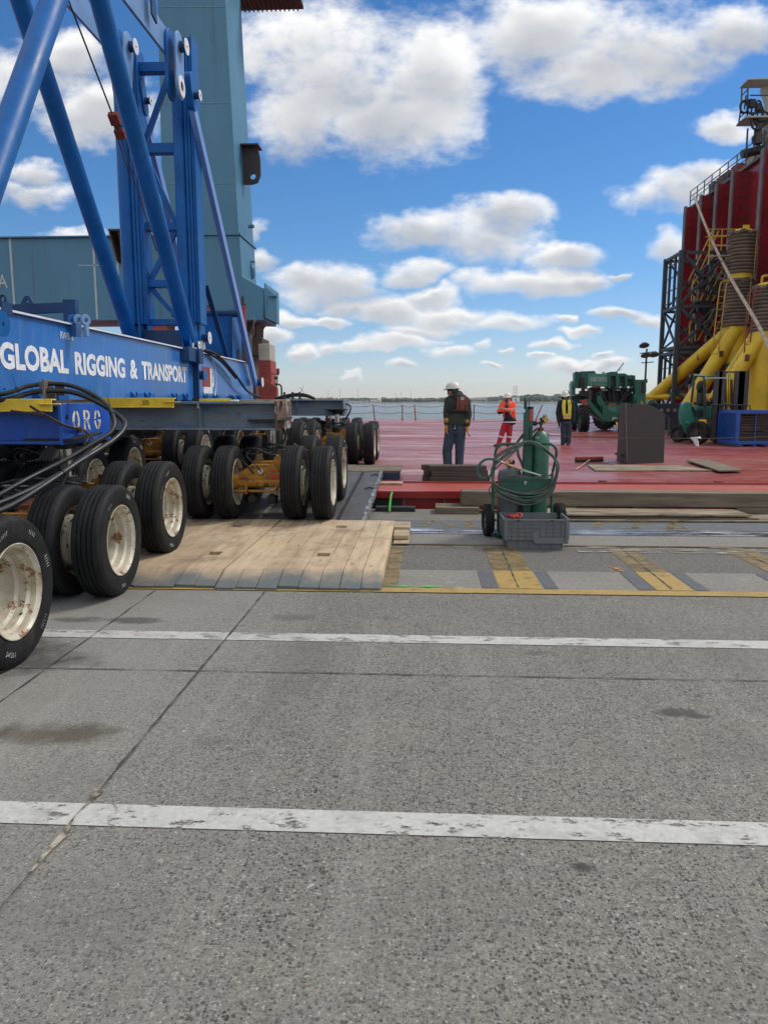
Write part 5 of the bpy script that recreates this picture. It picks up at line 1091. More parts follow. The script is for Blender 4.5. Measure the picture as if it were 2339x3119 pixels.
# padeye with round hole on the column side
yp = 27.2; a = PY(741, 446, yp); b_ = PY(794, 560, yp); w = b_.x - a.x; h = a.z - b_.z
mb = MB(); O = [(a.x - .4, yp, a.z), (b_.x, yp, a.z - .1), (b_.x, yp, b_.z + .3), (b_.x - .1, yp, b_.z + .06), (b_.x - .3, yp, b_.z), (a.x, yp, b_.z), (a.x - .02, yp, b_.z + .2)]
mb.holed(O, (b_.x - .26, yp, b_.z + .25), .1, (0, 1, 0), (0, .12, 0), 28); mb.bb((a.x - .4, yp - .25, a.z - .03), (b_.x, yp + .4, a.z + .02)); T.part('padeye', mb, 'bracket_steel')
mb = MB(); q = PY(757, 690, 27.0); mb.cyl(q, q + Vector((.2, 0, 0)), .06, n=10); mb.box(q + Vector((.12, 0, .03)), (.12, .1, .06)); q = PY(748, 820, 27.5); mb.tube([q, q + Vector((.2, 0, .1)), q + Vector((.25, 0, -.2)), q + Vector((.05, 0, -.4))], .09, 10, 5); mb.box(q + Vector((.15, 0, .25)), (.4, .1, .05)); T.part('mooring_fitting', mb, 'teal')
mb = MB(); q0 = pY(735, 0, 28.6); mb.bb((q0.x - .2, 28.3, q0.z - .02), (q0.x + 2.1, 29.3, q0.z + .10)); 
for k in range(14): mb.bb((q0.x - .2 + k * .16, 28.3, q0.z - .08), (q0.x - .16 + k * .16, 29.3, q0.z - .02))
T.part('walkway', mb, 'brown_steel')
# supports below
mb = MB(); a = pY(745, 963, 27); b_ = pY(797, 1075, 27); mb.prism([(a.x - .9, 27, a.z + .05), (pY(808, 968, 27).x, 27, a.z + .05), (b_.x - .15, 27, a.z - .35), (b_.x - .2, 27, b_.z), (a.x - .9, 27, b_.z)], (0, 1.2, 0)); mb.bb((b_.x - .35, 26.8, b_.z - .1), (b_.x + .08, 28, b_.z + .5)); T.part('support_leg', mb, 'brown_steel', bevel=.02)
mb = MB(); mb.bb((b_.x - 3.2, 26.9, .22), (b_.x - .2, 28.2, b_.z)); mb.bb((b_.x - 2.8, 26.6, 2.5), (b_.x - .9, 26.9, b_.z + .3)); T.part('bogie', mb, 'brown_steel', bevel=.02)
mb = MB(); q0 = pY(385, 978); q1 = pY(420, 1010); mb.prism([(q0.x, 26.5, q0.z), (q0.x + .4, 26.5, q0.z - .1), (q0.x + .4, 26.5, q1.z - 1.5), (q0.x + .25, 26.5, q1.z - 1.5)], (0, 1, 0)); mb.bb((pY(300, 1030).x, 26.6, .3), (pY(560, 1020).x, 27.5, pY(300, 1012).z)); T.part('support_leg', mb, 'frame_rust')
for p0_, p1_ in ((455, 525),):
    a = pY(p0_ + 10, 985); b_ = pY(p1_, 1020); mb = MB(); mb.prism([(a.x, 25.9, a.z + .1), (b_.x - .1, 25.9, a.z + .1), (b_.x - .15, 25.9, b_.z - .3), (a.x + .05, 25.9, b_.z - .3)], (0, .8, 0)); mb.bb((a.x - .3, 25.7, b_.z - 1.2), (b_.x + .6, 26.8, b_.z - .25)); T.part('bogie', mb, 'red_machine', bevel=.02)
# red and white box tower with lamp
t = Thing('ballast_tower', 'red and pale box tower standing behind the blue girder end', 'tower', (-5.2, 25, .2)); Yt = 25
a = PY(787, 1047, Yt); b_ = PY(823, 1098, Yt); mb = MB(); mb.bb((a.x, Yt, b_.z), (b_.x, Yt + .9, a.z)); t.part('top_box', mb, 'pale_paint', bevel=.015)
mb = MB(); mb.bb((a.x, Yt, .212), (b_.x + .02, Yt + .9, b_.z)); q = PY(840, 1180, Yt); mb.prism([(a.x, Yt - .1, PY(790, 1145, Yt).z), (b_.x + .22, Yt - .1, q.z + .02), (b_.x + .22, Yt - .1, .212), (a.x, Yt - .1, .212)], (0, .1, 0)); mb.bb((b_.x + .02, Yt + .2, .212), (b_.x + .14, Yt + .6, q.z)); t.part('lower_box', mb, 'red_machine', bevel=.01)
mb = MB(); q = PY(848, 1140, Yt); mb.bar((b_.x, Yt + .1, q.z + .03), (q.x, Yt + .1, q.z - .02), .02, .02); mb.tube([(q.x - .05, Yt + .1, q.z), (q.x - .06, Yt + .1, q.z - .3), (q.x - .1, Yt + .1, q.z - .45), (b_.x + .1, Yt + .1, q.z - .4)], .02, 6, 4); mb.box((q.x - .1, Yt + .1, q.z - .12), (.1, .08, .1)); mb.tube([(b_.x + .1, Yt + .1, 2.2), (b_.x + .32, Yt + .1, 2.15), (b_.x + .34, Yt + .1, 1.8), (b_.x + .34, Yt + .1, 1.2)], .03, 6, 4); ar = t.part('lamp_arm', mb, 'steel_dark')
mb = MB(); mb.cyl((q.x - .03, Yt + .1, q.z), (q.x - .03, Yt + .1, q.z + .19), .055, n=12); t.part('lamp', mb, 'red_machine', ar)
for i, (px, yb_, yt_, lb_) in enumerate(((641, 950, 889, 'red hydraulic jack with a dark rod behind the blue ballast box'), (742, 990, 901, 'red hydraulic jack with a dark rod right of the pale back stay'))):
    Yj = 24.4; q = PY(px, yb_, Yj); p = PY(px, yt_, Yj); t = Thing('hydraulic_jack', lb_, 'jack', (q.x, Yj, .2), 'red jacks under the teal crane'); H_ = p.z - q.z; zc_ = PY(px, 936, Yj).z if i == 0 else PY(px, 932, Yj).z
    mb = MB(); mb.cyl((q.x, Yj, q.z - (.2)), (q.x, Yj, zc_), .10, n=20); bd = t.part('body', mb, 'red_machine'); mb = MB(); mb.cyl((q.x, Yj, zc_), (q.x, Yj, zc_ + .06), .105, n=20); mb.cyl((q.x, Yj, zc_ + .06), (q.x, Yj, zc_ + .12), .05, n=16); mb.cyl((q.x, Yj, zc_ + .12), (q.x, Yj, zc_ + .26), .055, n=16); mb.cyl((q.x, Yj, zc_ + .2), (q.x, Yj, p.z), .033, n=12); t.part('rod', mb, 'steel_dark', bd)
    mb = MB(); mb.bb((q.x - .1, Yj - .1, .212), (q.x + .1, Yj + .2, q.z - .2)); mb.bb((q.x + .04, Yj - .15, q.z - 1.2), (q.x + .24, Yj + .1, q.z - .3)); t.part('stand', mb, 'brown_steel')
a = PY(762, 985, 24.2); b_ = PY(775, 960, 24.2); mb = MB(); c0 = PY(765, 1040, 24.2)
P = [PY(772, 992, 24.2), PY(766, 1010, 24.2), PY(760, 1028, 24.2), PY(763, 1040, 24.2), PY(769, 1025, 24.2), PY(774, 1008, 24.2)]; mb.tube(P, .02, 6, 3, closed=True); mb.tube([PY(772, 992, 24.2), PY(775, 978, 24.2), PY(768, 968, 24.2)], .025, 6, 3); mb.tube([PY(775, 984, 24.2), PY(782, 972, 24.2)], .025, 6)
for k in range(6): c0 = PY(762 + k * .6, 1042 + k * 5.2, 24.2); mb.tube([c0 + Vector((.025 * math.cos(a) * (1 - k % 2 * .6), .02 * (k % 2) * math.cos(a), .035 * math.sin(a))) for a in [j * math.pi / 4 for j in range(8)]], .009, 4, 2, closed=True)
tag(build('turnbuckle', mb, 'ship_edge'), 'galvanised turnbuckle and chain hanging right of the pale back stay', 'turnbuckle')

# ------------------------------------------------------------------ gas cutting cart
def cp(x, y, Y=9.2): return PY(1420 + x * .217, 1280 + y * .217, Y)
T = Thing('gas_cart', 'green two wheeled cutting gas cart with coiled hoses standing on the crane rail', 'hand cart', (1.17, 9.2, 0))
def small_wheel(c, ax, r, w):
    c = Vector(c); mb = MB(); h = w / 2
    P = [(r * .52, -h * .6), (r * .6, -h * .85), (r * .85, -h), (r * .96, -h * .7), (r, -h * .35), (r, h * .35), (r * .96, h * .7), (r * .85, h), (r * .6, h * .85), (r * .52, h * .6)]
    mb.lathe(P, c, ax, 36); x, y, z = mb.frame(Vector(ax))
    for k in range(40):
        a = 2 * math.pi * k / 40
        for s in (-.5, .0, .5):
            aa = a + (s + .5) * .08; d = x * math.cos(aa) + y * math.sin(aa); tt = (z * .8 + (-x * math.sin(aa) + y * math.cos(aa)) * .5).normalized(); p = c + d * (r + .001) + z * s * w * .62; mb.bar(p - tt * w * .11, p + tt * w * .11, .006, .008, d)
    ty = T.part('tyre', mb, 'rubber'); mb = MB(); mb.lathe([(r * .52, -h * .6), (r * .5, -h * .3), (r * .2, -h * .25), (r * .18, -h * .8), (0, -h * .8)], c, ax, 24); mb.lathe([(r * .52, h * .6), (r * .5, h * .3), (r * .2, h * .25), (r * .18, h * .8), (0, h * .8)], c, ax, 24); T.part('rim', mb, 'ship_edge', ty)
wl = cp(303, 1413, 9.25); wr_ = cp(1300, 1385, 9.38)
small_wheel((wl.x, wl.y, .195), (1, .10, 0), .195, .105); small_wheel((wr_.x, wr_.y, .195), (1, .10, 0), .195, .105)
mb = MB(); mb.cyl((wl.x, 9.25, .195), (wr_.x, 9.38, .195), .012, n=10); T.part('axle', mb, 'steel_dark')
P = [cp(368, 1612, 9.12), cp(370, 1200, 9.12), cp(370, 850, 9.12), cp(392, 620, 9.1), cp(405, 480, 9.08), cp(425, 395, 9.08), cp(480, 345, 9.08), cp(560, 336, 9.08), cp(820, 333, 9.08), cp(1130, 328, 9.08), cp(1205, 345, 9.08), cp(1255, 400, 9.08), cp(1262, 470, 9.08), cp(1245, 580, 9.1), cp(1205, 760, 9.12), cp(1195, 1000, 9.12), cp(1195, 1400, 9.12)]
mb = MB(); mb.tube(P, .0165, 12, 6); mb.cyl(cp(370, 1010, 9.12), cp(1195, 1010, 9.12), .012, n=8); mb.cyl(cp(370, 880, 9.12), cp(450, 860, 9.2), .01, n=8); mb.cyl(cp(370, 1400, 9.15), cp(1195, 1400, 9.15), .012, n=8); T.part('frame', mb, 'green_cart')
a = cp(798, 0, 9.2); zt_ = PY(1600, 1240, 9.2).z; x0 = cp(800, 500).x; x1 = cp(910, 500).x
mb = MB(); mb.bb((x0, 9.13, .06), (x1, 9.137, zt_)); mb.bb((x0, 9.137, .06), (x0 + .007, 9.30, zt_ - .06)); mb.bb((x1 - .007, 9.137, .06), (x1, 9.30, zt_ - .1)); mb.prism([(x0, 9.13, zt_), (x1, 9.13, zt_), (x1, 9.13, zt_ - .06), (x1 - .02, 9.13, zt_ + .0)], (0, .007, 0))
mb.prism([(x0 + .0, 9.14, zt_ - .03), (x0 + .0, 9.14, zt_ + .09), (x0 - .012, 9.2, zt_ + .13), (x0 - .012, 9.2, zt_ - .02)], (.02, 0, 0)); T.part('centre_channel', mb, 'green_cart', bevel=.002)
mb = MB(); mb.cyl((x0 + .05, 9.2, zt_ - .08), (x0 + .05, 9.2, zt_ + .10), .008, n=8); mb.tube([(x0 + .05, 9.2, zt_ + .08), (x0 + .07, 9.2, zt_ + .12), (x0 + .06, 9.2, zt_ + .14)], .006, 6, 3); T.part('lifting_eye', mb, 'ship_edge')
mb = MB(); mb.bb((x1 - .045, 9.11, zt_ - .17), (x1 - .01, 9.128, zt_ - .02)); T.part('handle_grip', mb, 'label_red', bevel=.008)
mb = MB(); mb.bb((x0 + .045, 9.126, zt_ - .42), (x0 + .065, 9.129, zt_ - .24)); T.part('slot', mb, 'black')
# oxygen cylinder
oc = Vector(((cp(912, 700).x + cp(1163, 700).x) / 2, 9.26, 0)); ro = (cp(1163, 700).x - cp(912, 700).x) / 2
zz = lambda y: cp(1030, y, 9.2).z
mb = MB(); mb.lathe([(0, .07), (ro * .94, .07), (ro, .10), (ro, zz(330)), (ro * .985, zz(290)), (ro * .93, zz(245)), (ro * .80, zz(205)), (ro * .6, zz(175)), (ro * .42, zz(158)), (ro * .38, zz(150)), (ro * .40, zz(148))], oc, (0, 0, 1), 40)
cyo = T.part('oxygen_cylinder', mb, 'green_gas'); mb = MB(); mb.cyl((oc.x, oc.y, zz(152)), (oc.x, oc.y, zz(108)), .036, n=20); mb.cyl((oc.x, oc.y, zz(118)), (oc.x, oc.y, zz(104)), .03, n=16); T.part('neck_ring', mb, 'frame_rust', cyo)
q = cp(940, 240, 9.2); mb = MB(); 
for k in range(5): a = math.pi * (1.22 + .035 * k); p0 = oc + Vector((math.cos(a) * ro * .975, math.sin(a) * ro * .975, zz(262))); mb.add([p0, p0 + Vector((.009, -.006, 0)), oc + Vector((math.cos(a + .1) * ro * .90, math.sin(a + .1) * ro * .90, zz(225))), oc + Vector((math.cos(a) * ro * .90, math.sin(a) * ro * .90, zz(225)))], [(0, 1, 2, 3)])
T.part('paper_label', mb, 'pale_paint', cyo)
mb = MB(); v0 = Vector((oc.x, oc.y, zz(104))); mb.cyl(v0, v0 + Vector((0, 0, .10)), .014, n=12); mb.box(v0 + Vector((0, 0, .05)), (.04, .035, .035)); mb.cyl(v0 + Vector((0, 0, .05)), v0 + Vector((-.07, -.01, .05)), .012, n=12)
mb.cyl(v0 + Vector((0, 0, .1)), v0 + Vector((0, 0, .115)), .022, n=12); T.part('valve', mb, 'steel_dark', cyo, bevel=.002)
mb = MB(); mb.lathe([(.0, 0), (.026, .0), (.032, .008), (.030, .03), (.022, .05), (0, .05)], v0 + Vector((-.055, -.01, .05)), (-1, -.2, .05), 16); T.part('valve_knob', mb, 'black', cyo)
mb = MB(); g0 = v0 + Vector((.035, -.02, .085)); mb.cyl(g0, g0 + Vector((.02, -.03, 0)), .035, n=20); mb.cyl(v0 + Vector((.03, .02, .12)), v0 + Vector((.06, .0, .13)), .028, n=16); mb.cyl(v0 + Vector((0, 0, .06)), g0, .01, n=8); T.part('regulator', mb, 'brass', cyo)
# acetylene tank
tcn_ = Vector(((cp(447, 900).x + cp(782, 900).x) / 2, 9.28, 0)); rt2 = (cp(782, 900).x - cp(447, 900).x) / 2
mb = MB(); mb.lathe([(0, .07), (rt2 * .95, .07), (rt2, .11), (rt2, zz(790)), (rt2 * .97, zz(745)), (rt2 * .86, zz(712)), (rt2 * .62, zz(694)), (rt2 * .3, zz(688)), (.03, zz(684)), (.03, zz(640)), (0, zz(640))], tcn_, (0, 0, 1), 40); ac = T.part('acetylene_tank', mb, 'grey_tank')
mb = MB(); q = cp(620, 585, 9.28); mb.cyl((tcn_.x, 9.28, zz(650)), (tcn_.x, 9.28, zz(575)), .012, n=10); mb.cyl(q + Vector((0, -.02, 0)), q + Vector((.03, -.05, 0)), .028, n=16); mb.box(q, (.04, .04, .05)); mb.cyl(q, q + Vector((-.05, -.02, -.04)), .012, n=10); T.part('regulator', mb, 'brass', ac)
# toolbox
a = cp(478, 1000, 9.1); b_ = cp(1190, 812, 9.1); mb = MB(); mb.bb((a.x, 8.99, a.z), (b_.x, 9.11, b_.z)); mb.prism([(a.x - .004, 8.984, b_.z - .035), (b_.x + .004, 8.984, b_.z - .035), (b_.x + .004, 8.984, b_.z + .006), (a.x - .004, 8.984, b_.z + .006)], (0, .13, 0)); bx = T.part('toolbox', mb, 'green_cart', bevel=.004)
q = cp(825, 875, 8.98); mb = MB(); mb.bb((q.x - .016, 8.972, q.z - .022), (q.x + .016, 8.984, q.z + .018)); mb.tube([(q.x - .01, 8.965, q.z - .02), (q.x - .01, 8.962, q.z + .01), (q.x + .01, 8.962, q.z + .01), (q.x + .01, 8.965, q.z - .02)], .003, 6, 2); T.part('latch', mb, 'chrome', bx)
mb = MB(); mb.bb((cp(440, 1).x, 9.0, .04), (cp(1190, 1).x, 9.42, .065)); T.part('base_plate', mb, 'green_cart')
# coiled hoses hung on the frame
rr = random.Random(11)
base_loop = [(800, 320), (640, 400), (430, 545), (368, 690), (372, 850), (450, 975), (620, 1060), (830, 1100), (1040, 1065), (1190, 950), (1262, 780), (1272, 620), (1200, 490), (1040, 372), (920, 318)]
for k in range(7):
    s = (k - 3) / 3.0; pts = []
    for i, (x, y) in enumerate(base_loop):
        lowf = max(0, (y - 600) / 500); sd_ = (x - 820) / 460
        xx = x + s * 14 * (1 if x > 820 else -1) * (1 - lowf * .2) + rr.uniform(-10, 10); yy = y + s * 78 * lowf * (1 if y > 850 else .4) + rr.uniform(-12, 12) - (s * 10 if y < 420 else 0)
        if y < 600 and x < 700: xx += s * 38; yy += s * 30
        pts.append(cp(xx, yy, 8.955 - rr.uniform(0, .03) + (.0 if y > 500 else .08 - .03 * k % .05)))
    mb = MB(); mb.tube(pts, .0092, 8, 5, closed=True); T.part('gas_hose', mb, 'hose_green' if k % 3 else 'hose_red')
mb = MB(); mb.tube([cp(x, y, 8.95) for x, y in ((480, 800), (640, 780), (850, 798), (1050, 800), (1170, 775), (1215, 720))], .0092, 8, 6); T.part('gas_hose', mb, 'hose_red')
mb = MB(); mb.tube([cp(x, y, 8.93) for x, y in ((500, 585), (400, 545), (270, 545), (175, 620), (148, 710), (180, 800), (250, 822), (320, 785), (400, 690), (540, 560), (700, 420), (800, 335))], .0092, 8, 6); mb.tube([cp(x, y, 8.92) for x, y in ((500, 588), (400, 560), (270, 562), (190, 630), (166, 710), (195, 785), (250, 806), (330, 770), (420, 660))], .0075, 8, 6); T.part('gas_hose', mb, 'hose_green')
mb = MB()
for o_ in (0, 22): mb.tube([cp(x + o_, y, 9.25) for x, y in ((795, 190), (740, 260), (700, 330), (715, 480), (745, 560), (790, 660))], .008, 8, 6); mb.tube([cp(x, y + o_, 9.25) for x, y in ((1000, 100), (930, 160), (860, 220), (780, 230))], .007, 8, 5)
T.part('gas_hose', mb, 'hose_red')
mb = MB(); mb.tube([cp(x, y, 9.2) for x, y in ((420, 890), (340, 930), (318, 1000), (350, 1060), (430, 1090))], .007, 8, 5); T.part('gas_hose', mb, 'hose_red')
mb = MB(); mb.cyl(cp(480, 582, 8.9), cp(560, 618, 8.9), .010, .012, n=10); mb.cyl(cp(560, 618, 8.9), cp(640, 652, 8.9), .018, .015, n=12); mb.cyl(cp(640, 652, 8.9), cp(785, 700, 8.9), .014, .012, n=12); tr_ = T.part('cutting_torch', mb, 'brass')
mb = MB(); 
for dy in (-11, 0, 11): mb.cyl(cp(785, 697 + dy, 8.9), cp(1055, 778 + dy * .5, 8.9), .0032, n=6)
T.part('torch_tube', mb, 'chrome', tr_); mb = MB(); mb.tube([cp(x, y, 8.9) for x, y in ((1050, 776), (1085, 780), (1118, 765))], .009, 8, 4); mb.tube([cp(x, y, 8.9) for x, y in ((600, 640), (650, 665), (700, 700))], .004, 6, 3); T.part('torch_head', mb, 'steel_dark', tr_)

# ------------------------------------------------------------------ grey folding crate
T = Thing('plastic_crate', 'grey ribbed plastic crate on the quay in front of the gas cart', 'crate', (1.25, 8.6, 0))
x0, x1, y0, y1, zb_, zt_ = .945, 1.555, 8.40, 8.84, .005, .335
ex = .035; mb = MB(); t_ = .008
# lower tub walls
mb.bb((x0, y0, zb_), (x1, y0 + t_, .17)); mb.bb((x0, y1 - t_, zb_), (x1, y1, .17)); mb.bb((x0, y0 + t_, zb_), (x0 + t_, y1 - t_, .17)); mb.bb((x1 - t_, y0 + t_, zb_), (x1, y1 - t_, .17)); mb.bb((x0, y0, zb_ - .004), (x1, y1, zb_ + .006))
for k in range(6): xx = x0 + (x1 - x0) * k / 5; mb.bb((xx - .004, y0 - .008, zb_), (xx + .004, y0, .10))
for k in range(5): yy = y0 + (y1 - y0) * k / 4; mb.bb((x0 - .008, yy - .004, zb_), (x0, yy + .004, .17))
T.part('tub', mb, 'crate_grey', bevel=.002, seg=1)
X0, X1, Y0, Y1, ZB, ZT_ = x0 - ex, x1 + ex + .02, y0 - .028, y1 + .03, .085, .355
def ribbed(axis, c, a, b_, zb, zt, nv, nh, out):
    mb = MB()
    def B(u0, u1, z0, z1, d0, d1):
        if axis == 'y': mb.bb((u0, c + min(d0, d1), z0), (u1, c + max(d0, d1), z1))
        else: mb.bb((c + min(d0, d1), u0, z0), (c + max(d0, d1), u1, z1))
    o = out
    B(a, b_, zb, zt, 0, .006 * -o)
    for k in range(nv + 1): u = a + (b_ - a) * k / nv; B(u - .0035, u + .0035, zb, zt, 0, .011 * o)
    for k in range(nh + 1): z = zb + (zt - zb) * k / nh; B(a, b_, z - .003, z + .003, 0, .009 * o)
    B(a, b_, zt - .008, zt + .012, 0, .016 * o); return mb
mb = ribbed('y', Y0, X0, X1, ZB + .03, ZT_ - .02, 9, 5, -1); mb.bb((X0, Y0 - .02, ZB + .02), (X0 + .025, Y0, ZT_)); mb.bb((X1 - .03, Y0 - .02, ZB - .01), (X1, Y0, ZT_))
mb.prism([(X0 + .30, Y0 - .012, ZB + .055), (X0 + .335, Y0 - .012, ZB - .01), (X1 - .03, Y0 - .012, ZB - .01), (X1 - .03, Y0 - .012, ZB + .055)], (0, .008, 0)); mb.bb((X0 + .30, Y0 - .014, ZB + .05), (X0 + .38, Y0 - .008, ZB + .13))
T.part('side_wall', mb, 'crate_grey', bevel=.0015, seg=1)
mb = ribbed('y', Y1, X0, X1 - .05, .17, ZT_ - .02, 9, 4, 1); T.part('side_wall', mb, 'crate_grey')
mb = ribbed('x', X0, Y0, Y1, .12, ZT_ - .02, 7, 4, -1); T.part('end_wall', mb, 'crate_grey', bevel=.0015, seg=1)
mb = ribbed('x', X1, Y0, Y1, .12, ZT_ - .02, 7, 4, 1); T.part('end_wall', mb, 'crate_grey')
mb = MB()
for u in (X0 + .13, X0 + .5): mb.bb((u, Y0 - .019, ZT_ - .022), (u + .035, Y0 - .0165, ZT_ - .012))
T.part('grip_slot', mb, 'black')
mb = MB(); a0 = Vector((1.02, 8.72, .33))
mb.tube([a0 + Vector((.035 * math.cos(a), .0 + .03 * math.sin(a), .012 * math.sin(a * 2))) for a in [k * .8 for k in range(8)]], .012, 8, 4, closed=True); mb.tube([a0 + Vector((.09 + .03 * math.cos(a), .02 * math.sin(a), .01 + .02 * math.sin(a))) for a in [k * .8 for k in range(8)]], .011, 8, 4, closed=True); mb.cyl((1.0, 8.7, .1), (1.05, 8.72, .33), .02, n=8)
tag(build('red_strap', mb, 'label_red'), 'red looped strap lying inside the grey crate', 'strap')
mb = MB(); mb.box((1.2, 8.62, .1), (.3, .2, .16)); mb.cyl((1.3, 8.5, .02), (1.4, 8.7, .2), .04, n=10); tag(build('tool_bag', mb, 'black', bevel=.02), 'black tool bag at the bottom of the grey crate', 'bag')

# ------------------------------------------------------------------ people
class Fig:
    def __init__(s): s.mb = MB()
    def cap(s, p, q, r0, r1, n=12):
        p = Vector(p); q = Vector(q); s.mb.cyl(p, q, r0, r1, n=n); s.mb.sphere(p, r0, n, 8); s.mb.sphere(q, r1, n, 8); return s
    def ell(s, c, r): s.mb.sphere(c, r, 16, 10); return s
    def chain(s, pts):
        for (p, r), (q, r2) in zip(pts[:-1], pts[1:]): s.cap(p, q, r, r2)
        return s
    def hand(s, w, d, side, k=1.0, curl=.5):
        """w wrist, d direction of the fingers, side = unit vector towards the thumb"""
        w = Vector(w); d = Vector(d).normalized(); side = Vector(side); side = (side - d * side.dot(d)).normalized(); n = d.cross(side)
        s.cap(w, w + d * .045 * k, .024 * k, .030 * k); 
        for i in range(4):
            b = w + d * .075 * k + side * (.027 - .018 * i) * k; l = (.072, .08, .074, .058)[i] * k; s.cap(w + d * .03 * k + side * (.02 - .013 * i) * k, b, .014 * k, .0115 * k, 8)
            m = b + (d * math.cos(curl * .5) + n * math.sin(curl * .5)) * l * .5; e = m + (d * math.cos(curl * 1.3) + n * math.sin(curl * 1.3)) * l * .5; s.cap(b, m, .0108 * k, .0098 * k, 8); s.cap(m, e, .0098 * k, .008 * k, 8)
        b = w + d * .02 * k + side * .028 * k; m = b + (d * .6 + side * .7).normalized() * .04 * k; s.cap(b, m, .0135 * k, .0115 * k, 8); s.cap(m, m + (d * .9 + side * .3).normalized() * .03 * k, .011 * k, .009 * k, 8); return s
    def obj(s, T, name, m, vox=.012, parent=None, label=None, smooth=3):
        o = T.part(name, s.mb, m, parent, label=label); r = o.modifiers.new('remesh', 'REMESH'); r.mode = 'VOXEL'; r.voxel_size = vox; r.use_smooth_shade = True
        if smooth: q = o.modifiers.new('smooth', 'SMOOTH'); q.iterations = smooth; q.factor = .5
        return o
def V(*a): return Vector(a)
def head(f, c, d, k=1.0):
    """head centre c, facing direction d (unit, horizontal-ish)"""
    d = Vector(d).normalized(); s = d.cross(V(0, 0, 1)).normalized(); u = s.cross(d); c = Vector(c)
    f.ell(c + u * .02, .093); f.ell(c - d * .02 + u * .03, .094); f.ell(c + d * .028 - u * .035, .066); f.cap(c + d * .05 - u * .085, c + d * .03 - u * .07, .03, .04); f.ell(c + d * .085 - u * .02, .018); f.cap(c + d * .083 + u * .005, c + d * .104 - u * .03, .010, .015, 8)
    f.ell(c + d * .078 - u * .055, .02); f.cap(c + d * .078 + s * .03 + u * .022, c + d * .078 - s * .03 + u * .022, .012, .012, 8)
    for q in (-1, 1): f.ell(c + s * q * .083 - d * .008 - u * .01, (.016, .018, .03))
    f.cap(c - d * .015 - u * .08, c - d * .02 - u * .17, .055, .06); return s, u
def face_bits(T, body, c, d):
    d = Vector(d).normalized(); s = d.cross(V(0, 0, 1)).normalized(); u = s.cross(d); c = Vector(c)
    mb = MB()
    for q in (-1, 1): mb.sphere(c + s * q * .033 + d * .083 + u * .0, (.011, .011, .007), 8, 6)
    T.part('eyes', mb, 'black', body); mb = MB(); mb.tube([c + d * .093 - u * .055 + s * .024 - d * .006, c + d * .098 - u * .057, c + d * .093 - u * .055 - s * .024 - d * .006], .004, 6, 4); T.part('mouth', mb, 'vest_brown', body)
def hard_hat(T, c, d, m='hat_white', full=True):
    c = Vector(c); d = Vector(d).normalized(); s = d.cross(V(0, 0, 1)).normalized(); u = s.cross(d); mb = MB()
    n, mm = 28, 9; vs = []; k0 = []
    for j in range(mm):
        t = (math.pi / 2) * j / (mm - 1)
        for i in range(n):
            a = 2 * math.pi * i / n; ca, sa = math.cos(a), math.sin(a); rr_ = 1 + (.03 if abs(sa) < .2 else 0); vs.append(c + d * (.142 * math.cos(t) * ca) * rr_ + s * (.118 * math.cos(t) * sa) + u * (.125 * math.sin(t) * (1.04 if abs(sa) < .25 else 1)))
    fs = [(j * n + i, j * n + (i + 1) % n, (j + 1) * n + (i + 1) % n, (j + 1) * n + i) for j in range(mm - 1) for i in range(n)]
    mb.add(vs, fs, True); vs = []
    for i in range(n):
        a = 2 * math.pi * i / n; ca, sa = math.cos(a), math.sin(a); fr = max(0, ca)
        e = .022 + .035 * fr
        vs += [c + d * .140 * ca + s * .116 * sa + u * .004, c + d * (.142 + e) * ca + s * (.118 + .022) * sa - u * (.006 + .01 * fr), c + d * (.142 + e) * ca + s * (.118 + .022) * sa - u * (.011 + .01 * fr), c + d * .136 * ca + s * .112 * sa - u * .008]
    mb.add(vs, [(4 * i + k, 4 * ((i + 1) % n) + k, 4 * ((i + 1) % n) + k + 1, 4 * i + k + 1) for i in range(n) for k in range(3)], True)
    return T.part('hard_hat', mb, m)
def shell(c, pts, rad): return [(c + Vector(p), r) for p, r in zip(pts, rad)]

# --- worker near the edge, seen from behind, face turned left
Ym = 14.45
def pp(x, y, Y=Ym): return PY(1300 + x * .2893, 1130 + y * .2893, Y)
T = Thing('person', 'worker seen from behind in white hard hat, dark hoodie, jeans and tan gloves', 'person', (.62, Ym, .212), 'workers standing on the red deck')
zf = .212; hd = Vector((-.82, .45, -.12)); hc = pp(268, 213) + V(.0, 0, 0)
f = Fig(); head(f, hc, hd)
sL, sR = pp(232, 312), pp(412, 318); eL, eR = pp(208, 440, Ym - .02), pp(436, 455, Ym - .02); wL, wR = pp(208, 572, Ym - .05), pp(424, 585, Ym - .05)
chest = pp(322, 350); belly = pp(308, 520); hipc = pp(298, 610); hL, hR = pp(250, 640), pp(348, 640); kL, kR = pp(212, 840), pp(345, 850); aL, aR = V(pp(225, 1010).x, Ym, .30), V(pp(335, 1010).x, Ym, .30)
f.ell(chest, (.17, .11, .2)); f.ell(belly, (.15, .11, .18)); f.ell(hipc, (.15, .11, .13)); f.cap(hc + V(.02, 0, -.12), chest + V(0, 0, .1), .06, .09)
f.chain([(sL, .055), (eL, .042), (wL, .03)]); f.chain([(sR, .055), (eR, .042), (wR, .03)]); f.cap(chest + V(-.03, 0, .12), sL, .08, .06); f.cap(chest + V(.03, 0, .12), sR, .08, .06)
f.hand(wL, (-.05, -.15, -1), (-.2, .9, 0)); f.hand(wR, (.0, -.15, -1), (.1, .9, 0))
f.chain([(hL, .085), (kL, .055), (aL, .04)]); f.chain([(hR, .085), (kR, .055), (aR, .04)])
body = f.obj(T, 'body', 'skin', .009); face_bits(T, body, hc, hd)
